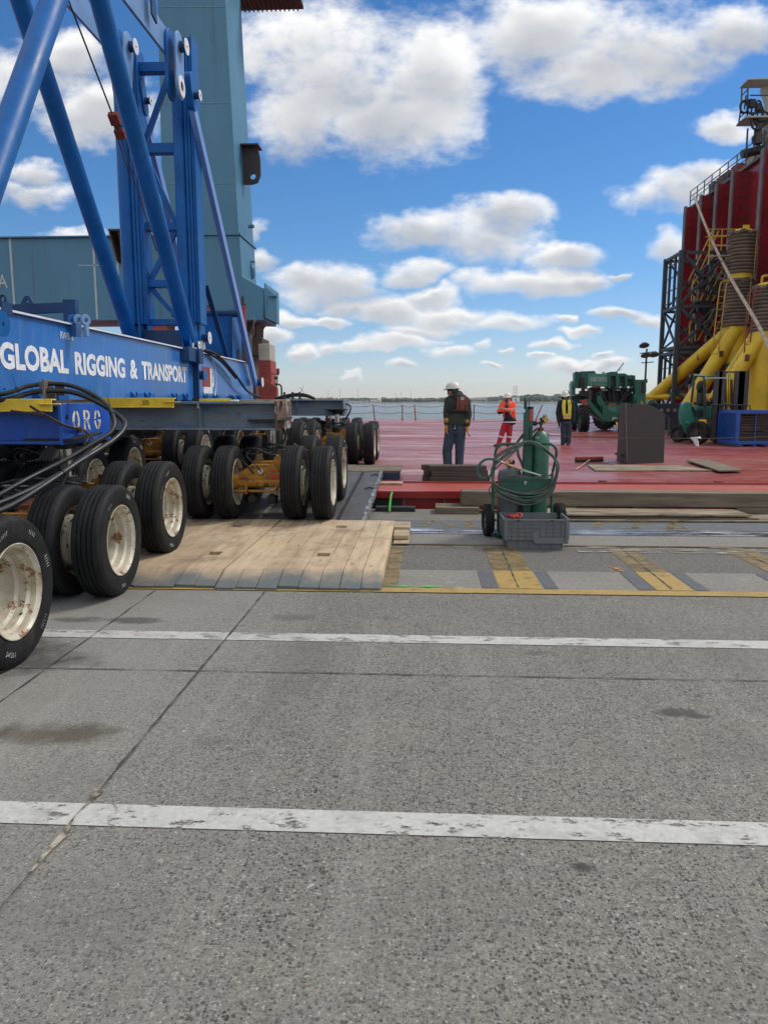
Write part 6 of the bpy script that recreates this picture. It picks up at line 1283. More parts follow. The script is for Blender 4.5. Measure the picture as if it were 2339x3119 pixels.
f = Fig(); f.ell(chest, (.225, .155, .22)); f.ell(chest + V(0, 0, .09), (.19, .13, .12)); f.ell(belly, (.205, .15, .2)); f.ell(belly + V(0, 0, -.04), (.21, .155, .12)); f.ell(chest + V(.01, -.02, .17), (.10, .10, .09))
f.chain([(sL, .085), (eL, .070), (wL + V(0, 0, .04), .055)]); f.chain([(sR, .085), (eR, .070), (wR + V(0, 0, .04), .055)])
f.cap(chest + V(-.02, -.01, .13), sL, .10, .085); f.cap(chest + V(.02, -.01, .13), sR, .10, .085)
f.cap(hc + V(.05, -.04, -.13), chest + V(.0, -.06, .13), .075, .10); f.ell(hc + V(.075, -.03, -.10), (.075, .085, .075))
f.obj(T, 'hoodie', 'hoodie', .013)
f = Fig(); f.ell(hipc + V(0, 0, -.02), (.20, .145, .14)); f.ell(hipc + V(0, 0, .06), (.19, .14, .1)); f.chain([(hL, .112), (kL, .092), (aL + V(0, 0, -.02), .082)]); f.chain([(hR, .112), (kR, .088), (aR + V(0, 0, -.02), .078)]); f.obj(T, 'jeans', 'jeans', .014)
mb = MB(); q = pp(295, 592, Ym - .150); mb.bb((q.x - .045, q.y, q.z - .05), (q.x + .045, q.y + .008, q.z + .05)); mb.cyl((q.x - .01, q.y - .006, q.z + .03), (q.x + .02, q.y - .006, q.z - .03), .006, n=6); T.part('pocket_tag', mb, ['navy'])
mb = MB(); mb.bb((q.x - .02, q.y - .004, q.z - .03), (q.x + .025, q.y, q.z - .012)); mb.bb((q.x - .005, q.y - .004, q.z - .01), (q.x + .008, q.y, q.z + .035)); T.part('tag_print', mb, 'reflective')
f = Fig(); f.hand(wL, (-.08, -.15, -1), (-.2, .9, 0), 1.32, .6); f.cap(wL + V(0, 0, .10), wL + V(0, 0, .0), .062, .04); f.obj(T, 'glove', 'glove_tan', .009)
f = Fig(); f.hand(wR, (.02, -.15, -1), (.1, .9, 0), 1.32, .6); f.cap(wR + V(.0, 0, .10), wR + V(0, 0, .0), .058, .038); f.obj(T, 'glove', 'glove_tan', .009)
q = pp(372, 340, Ym - .17); mb = MB(); mb.bb((q.x - .10, q.y, q.z - .13), (q.x + .10, q.y + .05, q.z + .12)); mb.bb((q.x - .04, q.y - .012, q.z - .1), (q.x + .04, q.y, q.z + .03)); mb.box(q + V(-.085, .01, -.03), (.03, .04, .2)); mb.box(q + V(.085, .01, -.03), (.03, .04, .2)); vs_ = T.part('life_vest', mb, 'vest_brown', bevel=.03, seg=3)
mb = MB(); mb.bb((q.x - .03, q.y - .006, q.z + .06), (q.x + .035, q.y, q.z + .115)); T.part('vest_patch', mb, 'pale_paint', vs_); mb = MB()
for xx in (-.055, .05): mb.bb((q.x + xx, q.y - .006, q.z - .13), (q.x + xx + .012, q.y - .001, q.z - .03)); mb.bb((q.x + xx - .01, q.y - .006, q.z - .05), (q.x + xx + .022, q.y - .001, q.z - .04))
T.part('buckle', mb, 'black', vs_)
mb = MB(); bc = belly; c1 = pp(320, 415)
mb.lathe([(.235, -.02), (.242, -.02), (.242, .02), (.235, .02)], (c1.x, Ym, c1.z), (0, 0, 1), 28, close=True); 
for i, p in enumerate(mb.v): mb.v[i] = (p[0], Ym + (p[1] - Ym) * .70, p[2])
mb.bar(pp(250, 265, Ym - .11), pp(330, 300, Ym - .16), .03, .012); mb.bar(pp(390, 265, Ym - .11), pp(388, 300, Ym - .165), .03, .012); T.part('harness_strap', mb, 'black')
for a_ in (aL, aR):
    f = Fig(); f.cap(a_ + V(0, 0, -.03), a_ + V(0, .02, -.05), .055, .05); f.cap(V(a_.x, Ym, zf + .04), V(a_.x - .06, Ym + .14, zf + .035), .045, .042); f.obj(T, 'boot', 'boot', .012)
hh = hard_hat(T, hc + V(.005, 0, .055), (-.85, .45, -.06)); mb = MB(); q = hc + V(.10, -.05, .03)
mb.lathe([(.098, -.012), (.106, -.012), (.106, .012), (.098, .012)], hc + V(0, 0, .02), (0, 0, 1), 24, close=True); mb.box(hc + V(.10, -.06, .045), (.04, .05, .035)); T.part('hat_band', mb, 'black', hh)
mb = MB(); mb.tube([hc + V(-.085, .02, .01), hc + V(-.07, -.06, .005), hc + V(0, -.095, 0)], .006, 6, 4); mb.sphere(hc + hd * .098 + V(0, -.03, .0), (.012, .02, .017), 8, 6); T.part('glasses', mb, 'black')
f = Fig(); f.ell(hc + V(.03, -.02, -.0), (.085, .088, .06)); f.obj(T, 'hair', 'steel_dark', .01)

# --- worker in orange jacket and red trousers, arms folded
Yo = 24.3
def pp2(x, y, Y=Yo): return PY(1300 + x * .2893, 1130 + y * .2893, Y)
T = Thing('person', 'worker in bright orange jacket and red trousers with folded arms on the red deck', 'person', (2.6, Yo, .212), 'workers standing on the red deck')
hd = Vector((-.45, -.9, -.12)); hc = pp2(848, 288); f = Fig(); head(f, hc, hd)
chest = pp2(850, 385); belly = pp2(862, 480); hipc = pp2(848, 560); sL, sR = pp2(795, 345), pp2(905, 345); eL, eR = pp2(757, 425, Yo - .08), pp2(908, 430, Yo - .08); wL, wR = pp2(838, 418, Yo - .24), pp2(812, 402, Yo - .26)
hL, hR = pp2(812, 590), pp2(868, 590); kL, kR = pp2(778, 690, Yo - .03), pp2(866, 690); aL, aR = V(pp2(752, 770).x, Yo - .05, .29), V(pp2(852, 770).x, Yo, .29)
f.ell(chest, (.16, .11, .2)); f.ell(belly, (.15, .11, .2)); f.ell(hipc, (.15, .11, .12)); f.cap(hc + V(0, 0, -.12), chest + V(0, 0, .1), .055, .09); f.chain([(sL, .05), (eL, .04), (wL, .028)]); f.chain([(sR, .05), (eR, .04), (wR, .028)])
f.cap(chest + V(0, 0, .12), sL, .07, .055); f.cap(chest + V(0, 0, .12), sR, .07, .055); f.hand(wL, (1, -.1, .1), (0, -.2, 1)); f.hand(wR, (-1, -.1, .1), (0, -.2, 1)); f.chain([(hL, .08), (kL, .055), (aL, .04)]); f.chain([(hR, .08), (kR, .055), (aR, .04)])
body = f.obj(T, 'body', 'skin', .010); face_bits(T, body, hc, hd)
f = Fig(); f.ell(hc + V(-.04, -.075, -.075), (.05, .04, .06)); f.cap(hc + V(0, -.03, -.13), chest + V(-.04, -.12, .05), .06, .07); f.obj(T, 'beard', 'steel_dark', .01)
f = Fig(); f.ell(chest + V(0, 0, .02), (.215, .15, .2)); f.ell(chest + V(.0, 0, .1), (.18, .13, .11)); f.ell(belly + V(.01, 0, .04), (.215, .155, .16)); f.chain([(sL, .082), (eL, .073), (eL.lerp(wL, .75), .062)]); f.chain([(sR, .082), (eR, .073), (eR.lerp(wR, .6), .062)]); f.cap(chest + V(-.02, 0, .12), sL, .095, .082); f.cap(chest + V(.02, 0, .12), sR, .095, .082); f.cap(hc + V(0, .03, -.13), hc + V(0, .02, -.16), .085, .10); f.obj(T, 'jacket', 'hi_vis_orange', .014)
f = Fig(); f.ell(belly + V(.03, 0, -.12), (.21, .16, .14)); f.ell(belly + V(.03, 0, -.2), (.205, .158, .08)); f.ell(belly + V(-.06, -.115, .05), (.085, .06, .2)); f.ell(belly + V(-.03, -.14, -.03), (.12, .05, .1)); f.cap(eL + V(.02, -.02, -.03), eL.lerp(wL, .8), .07, .055); f.obj(T, 'jacket_skirt', 'navy', .014)
mb = MB(); mb.lathe([(.212, -.022), (.217, -.022), (.217, .022), (.212, .022)], belly + V(.03, 0, -.17), (0, 0, 1), 28, close=True)
for i, p in enumerate(mb.v): mb.v[i] = (p[0], Yo + (p[1] - Yo) * .78, p[2])
mb.box(eR.lerp(wR, .3) + V(0, -.07, 0), (.03, .02, .13)); mb.box(sR.lerp(eR, .6) + V(.0, -.08, 0), (.13, .012, .03)); mb.box(sL.lerp(eL, .6) + V(.0, -.08, 0), (.13, .012, .03)); T.part('reflective_band', mb, 'reflective')
f = Fig(); f.ell(hipc, (.175, .13, .13)); f.chain([(hL, .105), (kL, .085), (aL, .072)]); f.chain([(hR, .105), (kR, .085), (aR, .072)]); tr3 = f.obj(T, 'trousers', 'trouser_red', .014)
for k_, a_ in ((kL, aL), (kR, aR)):
    p = k_.lerp(a_, .05); mb = MB(); mb.lathe([(.084, -.025), (.091, -.025), (.089, .025), (.083, .025)], p, (a_ - k_), 20, close=True); T.part('reflective_band', mb, 'reflective', tr3)
    f = Fig(); f.cap(a_ + V(0, 0, -.02), V(a_.x, a_.y, zf + .05), .05, .048); f.cap(V(a_.x, a_.y, zf + .042), V(a_.x - (.13 if a_ is aL else .03), a_.y - (.08 if a_ is aL else .16), zf + .038), .045, .04); f.obj(T, 'boot', 'boot', .012)
hard_hat(T, hc + V(0, 0, .052), (-.45, -.9, -.05))

# --- worker in dark hood and yellow vest
Yv = 25.3
def pp3(x, y, Y=Yv): return PY(1300 + x * .2893, 1130 + y * .2893, Y)
T = Thing('person', 'worker in dark hooded jacket and yellow vest standing in front of the telehandler', 'person', (4.65, Yv, .212), 'workers standing on the red deck')
hd = Vector((-.25, -.93, -.28)); hc = pp3(1455, 262); f = Fig(); head(f, hc, hd)
chest = pp3(1460, 365); belly = pp3(1460, 470); hipc = pp3(1462, 550); sL, sR = pp3(1400, 335), pp3(1520, 335); eL, eR = pp3(1378, 440, Yv + .04), pp3(1535, 445, Yv + .04); wL, wR = pp3(1388, 545, Yv - .02), pp3(1530, 550, Yv + .06)
hL, hR = pp3(1435, 580), pp3(1490, 580); kL, kR = pp3(1436, 670), pp3(1490, 670); aL, aR = V(pp3(1432, 750).x, Yv, .29), V(pp3(1488, 750).x, Yv, .29)
f.ell(chest, (.16, .11, .2)); f.ell(belly, (.15, .11, .2)); f.ell(hipc, (.15, .11, .12)); f.cap(hc + V(0, 0, -.1), chest + V(0, 0, .1), .055, .09); f.chain([(sL, .05), (eL, .04), (wL, .028)]); f.chain([(sR, .05), (eR, .04), (wR, .028)]); f.cap(chest + V(0, 0, .12), sL, .07, .055); f.cap(chest + V(0, 0, .12), sR, .07, .055)
f.hand(wL, (.1, -.1, -1), (.2, -.9, 0)); f.hand(wR, (-.1, -.1, -1), (.2, -.9, 0)); f.chain([(hL, .08), (kL, .055), (aL, .04)]); f.chain([(hR, .08), (kR, .055), (aR, .04)]); body = f.obj(T, 'body', 'skin', .010); face_bits(T, body, hc, hd)
f = Fig(); f.hand(wL, (.1, -.1, -1), (.2, -.9, 0), 1.25); f.obj(T, 'glove', 'black', .01); f = Fig(); f.hand(wR, (-.1, -.1, -1), (.2, -.9, 0), 1.25); f.obj(T, 'glove', 'black', .01)
f = Fig(); f.ell(chest, (.21, .15, .22)); f.ell(belly, (.205, .155, .21)); f.ell(belly + V(0, 0, -.12), (.20, .15, .12)); f.chain([(sL, .085), (eL, .08), (wL + V(0, 0, .03), .06)]); f.chain([(sR, .085), (eR, .08), (wR + V(0, 0, .03), .06)]); f.cap(chest + V(0, 0, .12), sL, .10, .085); f.cap(chest + V(0, 0, .12), sR, .10, .085)
f.ell(hc + V(.02, .055, .035), (.105, .095, .125)); f.ell(hc + V(.085, .03, -.02), (.04, .08, .11)); f.ell(hc + V(-.085, .04, -.02), (.035, .07, .10)); f.cap(hc + V(0, -.02, -.14), chest + V(0, -.09, .02), .085, .08); f.obj(T, 'jacket', 'navy', .014)
mb = MB()
for s_ in (-1, 1):
    P0 = chest + V(s_ * .075, -.12, .19); P1 = chest + V(s_ * .10, -.175, .0); P2 = belly + V(s_ * .085, -.175, .02); mb.tube([P0, P1, P2], .01, 4, 3); mb.bar(P0, P1, .075, .02, (1, 0, 0)) if False else None
    mb.prism([P0 + V(-.05, 0, 0), P0 + V(.05, 0, 0), P1 + V(.058, 0, 0), P1 + V(-.058, 0, 0)], (0, -.012, 0)); mb.prism([P1 + V(-.058, 0, 0), P1 + V(.058, 0, 0), P2 + V(.05, 0, 0), P2 + V(-.05, 0, 0)], (0, -.012, 0))
q = belly + V(.01, -.165, -.02); mb.prism([q + V(-.13, 0, .09), q + V(.14, 0, .09), q + V(.12, 0, -.08), q + V(-.11, 0, -.08)], (0, -.012, 0)); ve = T.part('safety_vest', mb, 'hi_vis_yellow', bevel=.004)
mb = MB(); mb.bb((q.x - .12, q.y - .016, q.z - .03), (q.x + .13, q.y - .0122, q.z + .03)); p = chest + V(.095, -.19, .07); mb.box(p, (.07, .006, .05)); p = chest + V(-.09, -.178, .05); mb.box(p, (.06, .006, .03)); T.part('vest_band', mb, 'vest_pink', ve)
f = Fig(); f.ell(hipc, (.18, .14, .13)); f.chain([(hL, .105), (kL, .092), (aL + V(0, 0, -.0), .08)]); f.chain([(hR, .105), (kR, .092), (aR, .08)]); f.obj(T, 'trousers', 'navy_trouser', .014)
for a_ in (aL, aR):
    f = Fig(); f.cap(a_ + V(0, 0, -.02), V(a_.x, a_.y, zf + .05), .05, .05); f.cap(V(a_.x, a_.y, zf + .045), V(a_.x - .07, a_.y - .14, zf + .04), .047, .042); f.obj(T, 'boot', 'boot', .012)
hh = hard_hat(T, hc + V(-.01, -.03, .045), (-.25, -.93, -.25)); f = Fig(); f.ell(hc + V(.02, .05, .09), (.125, .115, .09)); f.obj(T, 'hood', 'navy', .012)

# ------------------------------------------------------------------ dark steel bracket on the deck
T = Thing('steel_bracket', 'tall dark steel bracket with slanted top standing on the red deck', 'steel bracket', (5.1, 17.9, .212))
A = G(1921, 1414, .212); B_ = G(2022, 1409, .212)
zt = lambda px, py, q: EYE - (py - 1221) / 2325 * q.y
mb = MB(); nA = A; nB = B_; top = [(1903 + 0, 1229), (1960, 1229), (1990, 1240), (2010, 1252), (2025, 1262)]
def onface(px, py):
    f = (px - 1908) / (2023 - 1908); q = nA.lerp(nB, max(0, min(1, f))); r_ = ray(px, py); t = q.y / r_.y; return Vector((r_.x * t, q.y, EYE + r_.z * t))
P = [onface(1909, 1414), onface(2021, 1409), onface(2025, 1262), onface(2012, 1252), onface(1993, 1241), onface(1965, 1231), onface(1905, 1229)]
P[0].z = P[1].z = .214; mb.prism(P, (0, .03, 0)); T.part('web_plate', mb, 'bracket_steel', bevel=.003)
back = PY(1880, 1400, 18.6); tl_ = P[-1]
mb = MB(); mb.prism([P[0] + V(-.02, 0, 0), tl_ + V(-.02, 0, .005), V(tl_.x - .022, 17.98, tl_.z), V(back.x, 18.7, .214)], (.02, 0, 0)); T.part('side_plate', mb, 'bracket_steel', bevel=.003)
mb = MB(); mb.bar(P[0] + V(-.005, -.01, .03), tl_ + V(-.005, -.01, 0), .022, .02); T.part('bright_edge', mb, 'ship_edge')
mb = MB(); mb.bb((back.x - .15, 17.75, .38), (P[0].x - .02, 18.3, .43)); mb.bb((back.x - .05, 17.8, .214), (P[0].x - .02, 18.1, .235)); mb.bb((P[1].x + .19, 18.5, .8), (P[1].x + .23, 18.54, 1.3)); mb.bb((P[1].x + .05, 18.5, 1.27), (P[1].x + .23, 18.54, 1.3)); T.part('flange', mb, 'bracket_steel')
mb = MB(); q = onface(1923, 1236); mb.cyl(q + V(0, -.004, 0), q + V(0, -.001, 0), .022, n=12); T.part('hole', mb, 'black')

# ------------------------------------------------------------------ broom
T = Thing('broom', 'wide red push broom lying on the red deck left of the bracket', 'broom', (3.8, 17.6, .212))
a = G(1752, 1404, .25); b_ = G(1834, 1402, .25); mb = MB(); mb.bar(a + V(0, 0, .06), b_ + V(0, 0, .06), .075, .07); T.part('head', mb, 'red_machine', bevel=.008); mb = MB(); mb.bar(a + V(0, -.02, 0), b_ + V(0, -.02, 0), .085, .06); T.part('bristles', mb, 'black')
mb = MB(); c = a.lerp(b_, .5); e = G(1754, 1430, .23); mb.cyl(c + V(0, -.05, .02), e, .014, n=8); T.part('handle', mb, 'timber_new')
mb = MB(); mb.cyl(G(1836, 1408, .23), G(1888, 1418, .232), .013, n=8); tag(build('broom_stick', mb, 'timber_new'), 'loose stick on the deck to the right of the broom head', 'stick')

# ------------------------------------------------------------------ barrier rope with rag
p0 = PY(1672, 1327, 13.0); p1 = PY(2345, 1331, 13.0); pts = []
for k in range(25):
    t = k / 24; pts.append(p0.lerp(p1, t) + V(0, 0, -.035 * 4 * t * (1 - t) + .004 * math.sin(k * 1.7)))
pts.append(p1 + V(3, 0, .05)); T = Thing('barrier_rope', 'thin dark rope stretched across the deck in front of the bracket', 'rope', (p0.x, 13, .212)); mb = MB(); mb.tube(pts, .008, 6, 3); T.part('rope', mb, 'rope_thin')
mb = MB(); mb.cyl((p0.x - .02, 13.0, .212), (p0.x - .02, 13.0, p0.z + .03), .018, n=10); mb.cyl((p0.x - .02, 13.0, .212), (p0.x - .02, 13.0, .23), .12, n=16); mb.cyl((p1.x + 3, 13.0, .212), (p1.x + 3, 13.0, p1.z + .08), .018, n=10); T.part('post', mb, 'steel_dark')
q = PY(2112, 1335, 12.98); mb = MB(); rr = random.Random(8); P = []
for j in range(7):
    for i in range(4):
        P.append(q + V((i - 1.5) * (.035 - .003 * j) + j * .011 + rr.uniform(-.008, .008), rr.uniform(-.02, .02), .02 - j * .026 + rr.uniform(-.006, .006)))
mb.add(P, [(4 * j + i, 4 * j + i + 1, 4 * j + i + 5, 4 * j + i + 4) for j in range(6) for i in range(3)], True)
P = [q + V(.02 + .03 * i, rr.uniform(-.02, .02), .03 - .012 * (i % 2) + j * -.03) for j in range(2) for i in range(4)]; mb.add(P, [(i, i + 1, i + 5, i + 4) for i in range(3)], True)
rg = build('rag', mb, 'rag_white'); s_ = rg.modifiers.new('s', 'SOLIDIFY'); s_.thickness = .006; tag(rg, 'white rag knotted on the thin rope in front of the forklift', 'rag')

# ------------------------------------------------------------------ forklift
def fp(x, y, Y=26.4): return PY(2030 + x * .18626, 1100 + y * .18626, Y)
T = Thing('forklift', 'green forklift truck carrying the blue crate on the red deck', 'forklift', (9.9, 26.6, .212)); Z0 = .214
def fwheel(cx, cy_, rad, w, ax, name='wheel'):
    c = Vector((cx, cy_, Z0 + rad)); mb = MB(); h = w / 2; mb.lathe([(rad * .55, -h * .8), (rad * .7, -h), (rad * .92, -h * .95), (rad, -h * .7), (rad, h * .7), (rad * .92, h * .95), (rad * .7, h), (rad * .55, h * .8)], c, ax, 28); t = T.part('tyre', mb, 'rubber')
    mb = MB(); mb.lathe([(rad * .56, -h * .75), (rad * .5, -h * .4), (rad * .25, -h * .35), (rad * .22, -h * .75), (0, -h * .75)], c, ax, 20); mb.lathe([(rad * .56, h * .75), (rad * .5, h * .4), (rad * .25, h * .35), (rad * .22, h * .75), (0, h * .75)], c, ax, 20)
    x, y, z = mb.frame(Vector(ax))
    for k in range(8): a = 2 * math.pi * k / 8; q = c - z * h * .42 + (x * math.cos(a) + y * math.sin(a)) * rad * .36; mb.cyl(q, q - z * .02, .014, n=6)
    T.part('rim', mb, 'steel_dark', t)
ax = (.80, .60, 0); fwheel(fp(240, 1, 27.3).x, 27.2, .30, .22, ax); fwheel(fp(580, 1, 25.9).x, 25.9, .385, .28, ax); fwheel(fp(480, 1, 27.6).x, 28.2, .30, .22, ax); fwheel(fp(950, 1, 26.8).x, 27.0, .385, .28, ax)
mb = MB(); P = [fp(290, 1160, 26.6), fp(240, 960, 26.6), fp(235, 830, 26.6), fp(275, 690, 26.6), fp(330, 665, 26.6), fp(420, 680, 26.6), fp(420, 780, 26.6), fp(470, 880, 26.6), fp(480, 1230, 26.6), fp(330, 1215, 26.6)]
mb.prism(P, (.25, 1.1, 0)); T.part('counterweight', mb, 'fork_green', bevel=.05, seg=3)
mb = MB(); mb.prism([fp(430, 740, 26.5), fp(600, 740, 26.5), fp(600, 930, 26.5), fp(540, 930, 26.5), fp(500, 1000, 26.5), fp(480, 1200, 26.5), fp(470, 880, 26.5)], (.2, 1.0, 0)); mb.prism([fp(600, 740, 26.3), fp(900, 740, 26.3), fp(900, 1100, 26.3), fp(740, 1200, 26.3), fp(720, 960, 26.3), fp(600, 930, 26.3)], (.2, 1.0, 0)); T.part('chassis', mb, 'fork_green', bevel=.03)
mb = MB(); mb.prism([fp(445, 800, 26.45), fp(600, 800, 26.45), fp(600, 930, 26.45), fp(500, 940, 26.45), fp(480, 890, 26.45)], (0, .04, 0)); mb.tube([fp(480, 1100, 25.8), fp(490, 1000, 25.8), fp(540, 940, 25.8), fp(690, 940, 25.8)], .03, 8, 5); T.part('step_panel', mb, 'black')
mb = MB(); mb.box(fp(590, 690, 26.9), (.5, .5, .1)); mb.box(fp(560, 550, 27.1), (.15, .5, .5)); mb.sphere(fp(560, 420, 27.0), (.16, .2, .22), 12, 8); T.part('seat', mb, 'seat_black', bevel=.03)
mb = MB(); c = fp(720, 560, 26.6); mb.lathe([(.17, -.012), (.19, -.012), (.19, .012), (.17, .012)], c + V(0, 0, -.12), (-.5, 0, 1), 24, close=True); mb.cyl(c + V(0, 0, -.12), c + V(.15, 0, -.5), .03, n=8); mb.box(c + V(.02, .1, -.35), (.4, .5, .3)); T.part('steering_wheel', mb, 'seat_black')
gy, gy2 = 26.25, 27.3; mb = MB()
a, b1, c1, d1 = fp(400, 680, gy), fp(450, 240, gy), fp(610, 250, gy), fp(625, 930, gy); mb.bar(a, b1, .07, .07); mb.bar(c1, d1, .07, .07); mb.bar(b1 + V(-.03, 0, .02), c1, .07, .06); off_ = V(1.0, .8, 0)
for q0, q1 in ((a, b1), (c1, d1), (b1, c1), ): mb.bar(q0 + off_, q1 + off_, .06, .06)
for k in range(6): q0 = b1.lerp(c1, k / 5); mb.bar(q0, q0 + off_, .035, .03)
T.part('overhead_guard', mb, 'steel_dark', bevel=.008); mb = MB(); mb.bar(b1 + V(-.03, -.04, .035), c1 + V(.05, -.04, .03), .03, .05); mb.bar(c1 + V(.03, -.04, .0), fp(600, 300, gy) + V(0, -.04, 0), .06, .02); mb.bar(fp(620, 275, 25.95), fp(1080, 275, 25.95), .025, .04); T.part('guard_trim', mb, 'decal_pale')
mast_y = 25.95; mb = MB()
for x0_, x1_ in ((805, 850), (860, 905), (1130, 1175), (1185, 1215), (1225, 1260)): a, b_ = fp(x0_, 160, mast_y), fp(x1_, 1240, mast_y); mb.bb((a.x, mast_y, Z0 + .1), (b_.x, mast_y + .14, a.z))
a, b_ = fp(905, 165, mast_y), fp(1130, 190, mast_y); mb.bb((a.x, mast_y + .02, b_.z), (b_.x, mast_y + .1, a.z)); a, b_ = fp(905, 700, mast_y), fp(1130, 730, mast_y); mb.bb((a.x, mast_y + .02, b_.z), (b_.x, mast_y + .1, a.z)); T.part('mast', mb, 'steel_dark', bevel=.006)
mb = MB()
for x_ in (960, 1060): mb.cyl(fp(x_, 300, mast_y + .2), fp(x_, 1200, mast_y + .2), .03, n=10)
for x_ in (1000, 1030): mb.tube([fp(x_, 200, mast_y + .1), fp(x_ + 8, 500, mast_y + .1), fp(x_, 760, mast_y + .1)], .012, 6, 4)
T.part('lift_cylinder', mb, 'steel_dark')
ry = 25.85; mb = MB(); mb.tube([fp(715, 1300, ry), fp(712, 900, ry), fp(712, 760, ry), fp(730, 718, ry), fp(800, 712, ry), fp(1050, 716, ry), fp(1320, 722, ry), fp(1355, 735, ry), fp(1362, 800, ry)], .022, 8, 5)
for k in range(9): mb.bar(fp(800 + k * 60, 716, ry), fp(800 + k * 60, 840, ry), .022, .022)
mb.bb((fp(700, 1, ry).x, ry - .02, fp(1, 1300, ry).z), (fp(725, 1, ry).x, ry + .04, fp(1, 1090, ry).z)); T.part('load_backrest', mb, 'steel_dark')
for s_ in ((930, 1150), (1450, 1640)):
    a, b_ = fp(s_[0] - 140, 1340, 25.8), fp(s_[1] + 40, 1428, 24.3); mb = MB(); mb.prism([V(a.x, 25.8, .235), V(a.x + .14, 25.8, .235), V(b_.x, 24.35, .235), V(b_.x - .12, 24.35, .235)], (0, 0, .035)); T.part('fork_tine', mb, 'steel_dark')
T.text('lettering', 'UNIT', fp(308, 1010, 26.55), (1, 0, 0), (0, 0, 1), .13, .06, 'decal_pale') if False else None
mb = MB(); a = fp(308, 1012, 26.56); mb.bb((a.x, a.y, a.z), (a.x + .12, a.y + .02, a.z + .012)); mb.bb((a.x, a.y, a.z + .03), (a.x + .1, a.y + .02, a.z + .05)); T.part('decal', mb, 'decal_pale')

# ------------------------------------------------------------------ blue crate of timber
A0 = Vector((9.93, 24.65, .30)); U_ = Vector((1.18, .16, 0)); Vd = Vector((-.10, 1.25, 0)); Hc = 1.03
T = Thing('steel_crate', 'bright blue steel crate packed with dark timber in front of the forklift', 'crate', A0)
def Q(u, v, z): return A0 + U_ * u + Vd * v + Vector((0, 0, z))
mb = MB(); s = .085
for (u, v) in ((0, 0), (1, 0), (0, 1), (1, 1)): mb.bar(Q(u, v, 0), Q(u, v, Hc), s * 1.1, s * 1.1, U_)
for z in (.03, Hc - .03):
    for a, b_ in (((0, 0), (1, 0)), ((0, 0), (0, 1)), ((1, 0), (1, 1)), ((0, 1), (1, 1))): mb.bar(Q(*a, z), Q(*b_, z), s, s * 1.25)
mb.bar(Q(.5, 0.01, .05), Q(.5, .01, Hc - .05), .03, .03, U_)
for k in range(3): mb.bar(Q(.1 + .4 * k, -.02, -.055), Q(.1 + .4 * k, 1, -.055), .12, .05)
T.part('frame', mb, 'crate_blue', bevel=.006); mb = MB()
for k in range(13): v = .07 + .86 * k / 12; mb.bar(Q(-.01, v, .05), Q(-.01, v, Hc - .05), .02, .035, Vd); mb.bar(Q(1.01, v, .05), Q(1.01, v, Hc - .05), .02, .035, Vd)
T.part('slats', mb, 'crate_blue'); mb = MB(); rr = random.Random(2); z = .06
while z < Hc - .12:
    h = rr.uniform(.06, .12); mb.prism([Q(.05, .05 + rr.uniform(0, .04), z), Q(.95, .05 + rr.uniform(0, .04), z + rr.uniform(-.01, .01)), Q(.95, .95, z), Q(.05, .95, z)], (0, 0, h - .012)); z += h
T.part('timber_load', mb, 'crate_timber', bevel=.006)

# ------------------------------------------------------------------ telehandler
def tp(x, y, Y=37.0): return PY(1700 + x * .1929, 1100 + y * .1929, Y)
T = Thing('telehandler', 'large green telehandler with boom lowered and stabiliser legs behind the vested worker', 'telehandler', (9.0, 37.5, .212))
def pr_(pts, Y, d, sx_=0): mb = MB(); mb.prism([tp(x, y, Y) for x, y in pts], (sx_, d, 0)); return mb
bm = pr_([(460, 205), (600, 195), (790, 205), (790, 405), (460, 390)], 36.6, .6); boom = T.part('boom', bm, 'decal_green', bevel=.02)
mb = pr_([(355, 160), (575, 152), (600, 200), (460, 215), (460, 395), (450, 440), (400, 440), (370, 330)], 36.65, .55); mb.prism([tp(x, y, 36.8) for x, y in ((255, 180), (355, 170), (375, 300), (360, 430), (255, 420))], (0, .5, 0)); T.part('boom_root', mb, 'machine_green', boom, bevel=.03)
mb = MB()
for x0_, x1_, y0_, y1_ in ((785, 825, 178, 430), (905, 968, 195, 430), (1050, 1092, 215, 428), (1180, 1215, 225, 430)): mb.prism([tp(x, y, 36.5) for x, y in ((x0_, y0_), (x1_, y0_), (x1_, y1_), (x0_, y1_))], (0, .75, 0))
mb.prism([tp(x, y, 36.55) for x, y in ((790, 180), (830, 165), (930, 165), (940, 195), (1040, 190), (1095, 215), (1095, 245), (790, 240))], (0, .65, 0)); mb.prism([tp(x, y, 36.6) for x, y in ((1095, 230), (1130, 218), (1200, 222), (1215, 260), (1215, 290), (1095, 290))], (0, .5, 0)); T.part('boom_collar', mb, 'machine_green', boom, bevel=.015)
mb = pr_([(820, 240), (1200, 262), (1200, 395), (820, 405)], 36.75, .4); T.part('boom_section', mb, 'lattice_dark', boom); mb = MB()
for (a_, b2) in (((825, 265), (905, 268)), ((828, 355), (905, 358)), ((965, 350), (1048, 352)), ((965, 375), (1048, 378)), ((1095, 320), (1180, 325)), ((1095, 350), (1180, 352))): mb.bar(tp(*a_, 36.73), tp(*b2, 36.73), .05, .02)
T.part('wear_strip', mb, 'ship_edge', boom)
mb = pr_([(1200, 290), (1385, 295), (1390, 470), (1375, 520), (1378, 700), (1270, 690), (1190, 660), (1190, 540), (1215, 500), (1210, 440)], 36.3, .55); hd_ = T.part('boom_head', mb, 'machine_green', boom, bevel=.02); mb = pr_([(1305, 330), (1355, 330), (1355, 505), (1305, 505)], 36.28, .03); mb.prism([tp(x, y, 36.28) for x, y in ((1210, 600), (1232, 600), (1232, 655), (1210, 655))], (0, .03, 0)); T.part('head_slot', mb, 'black', hd_, bevel=.01)
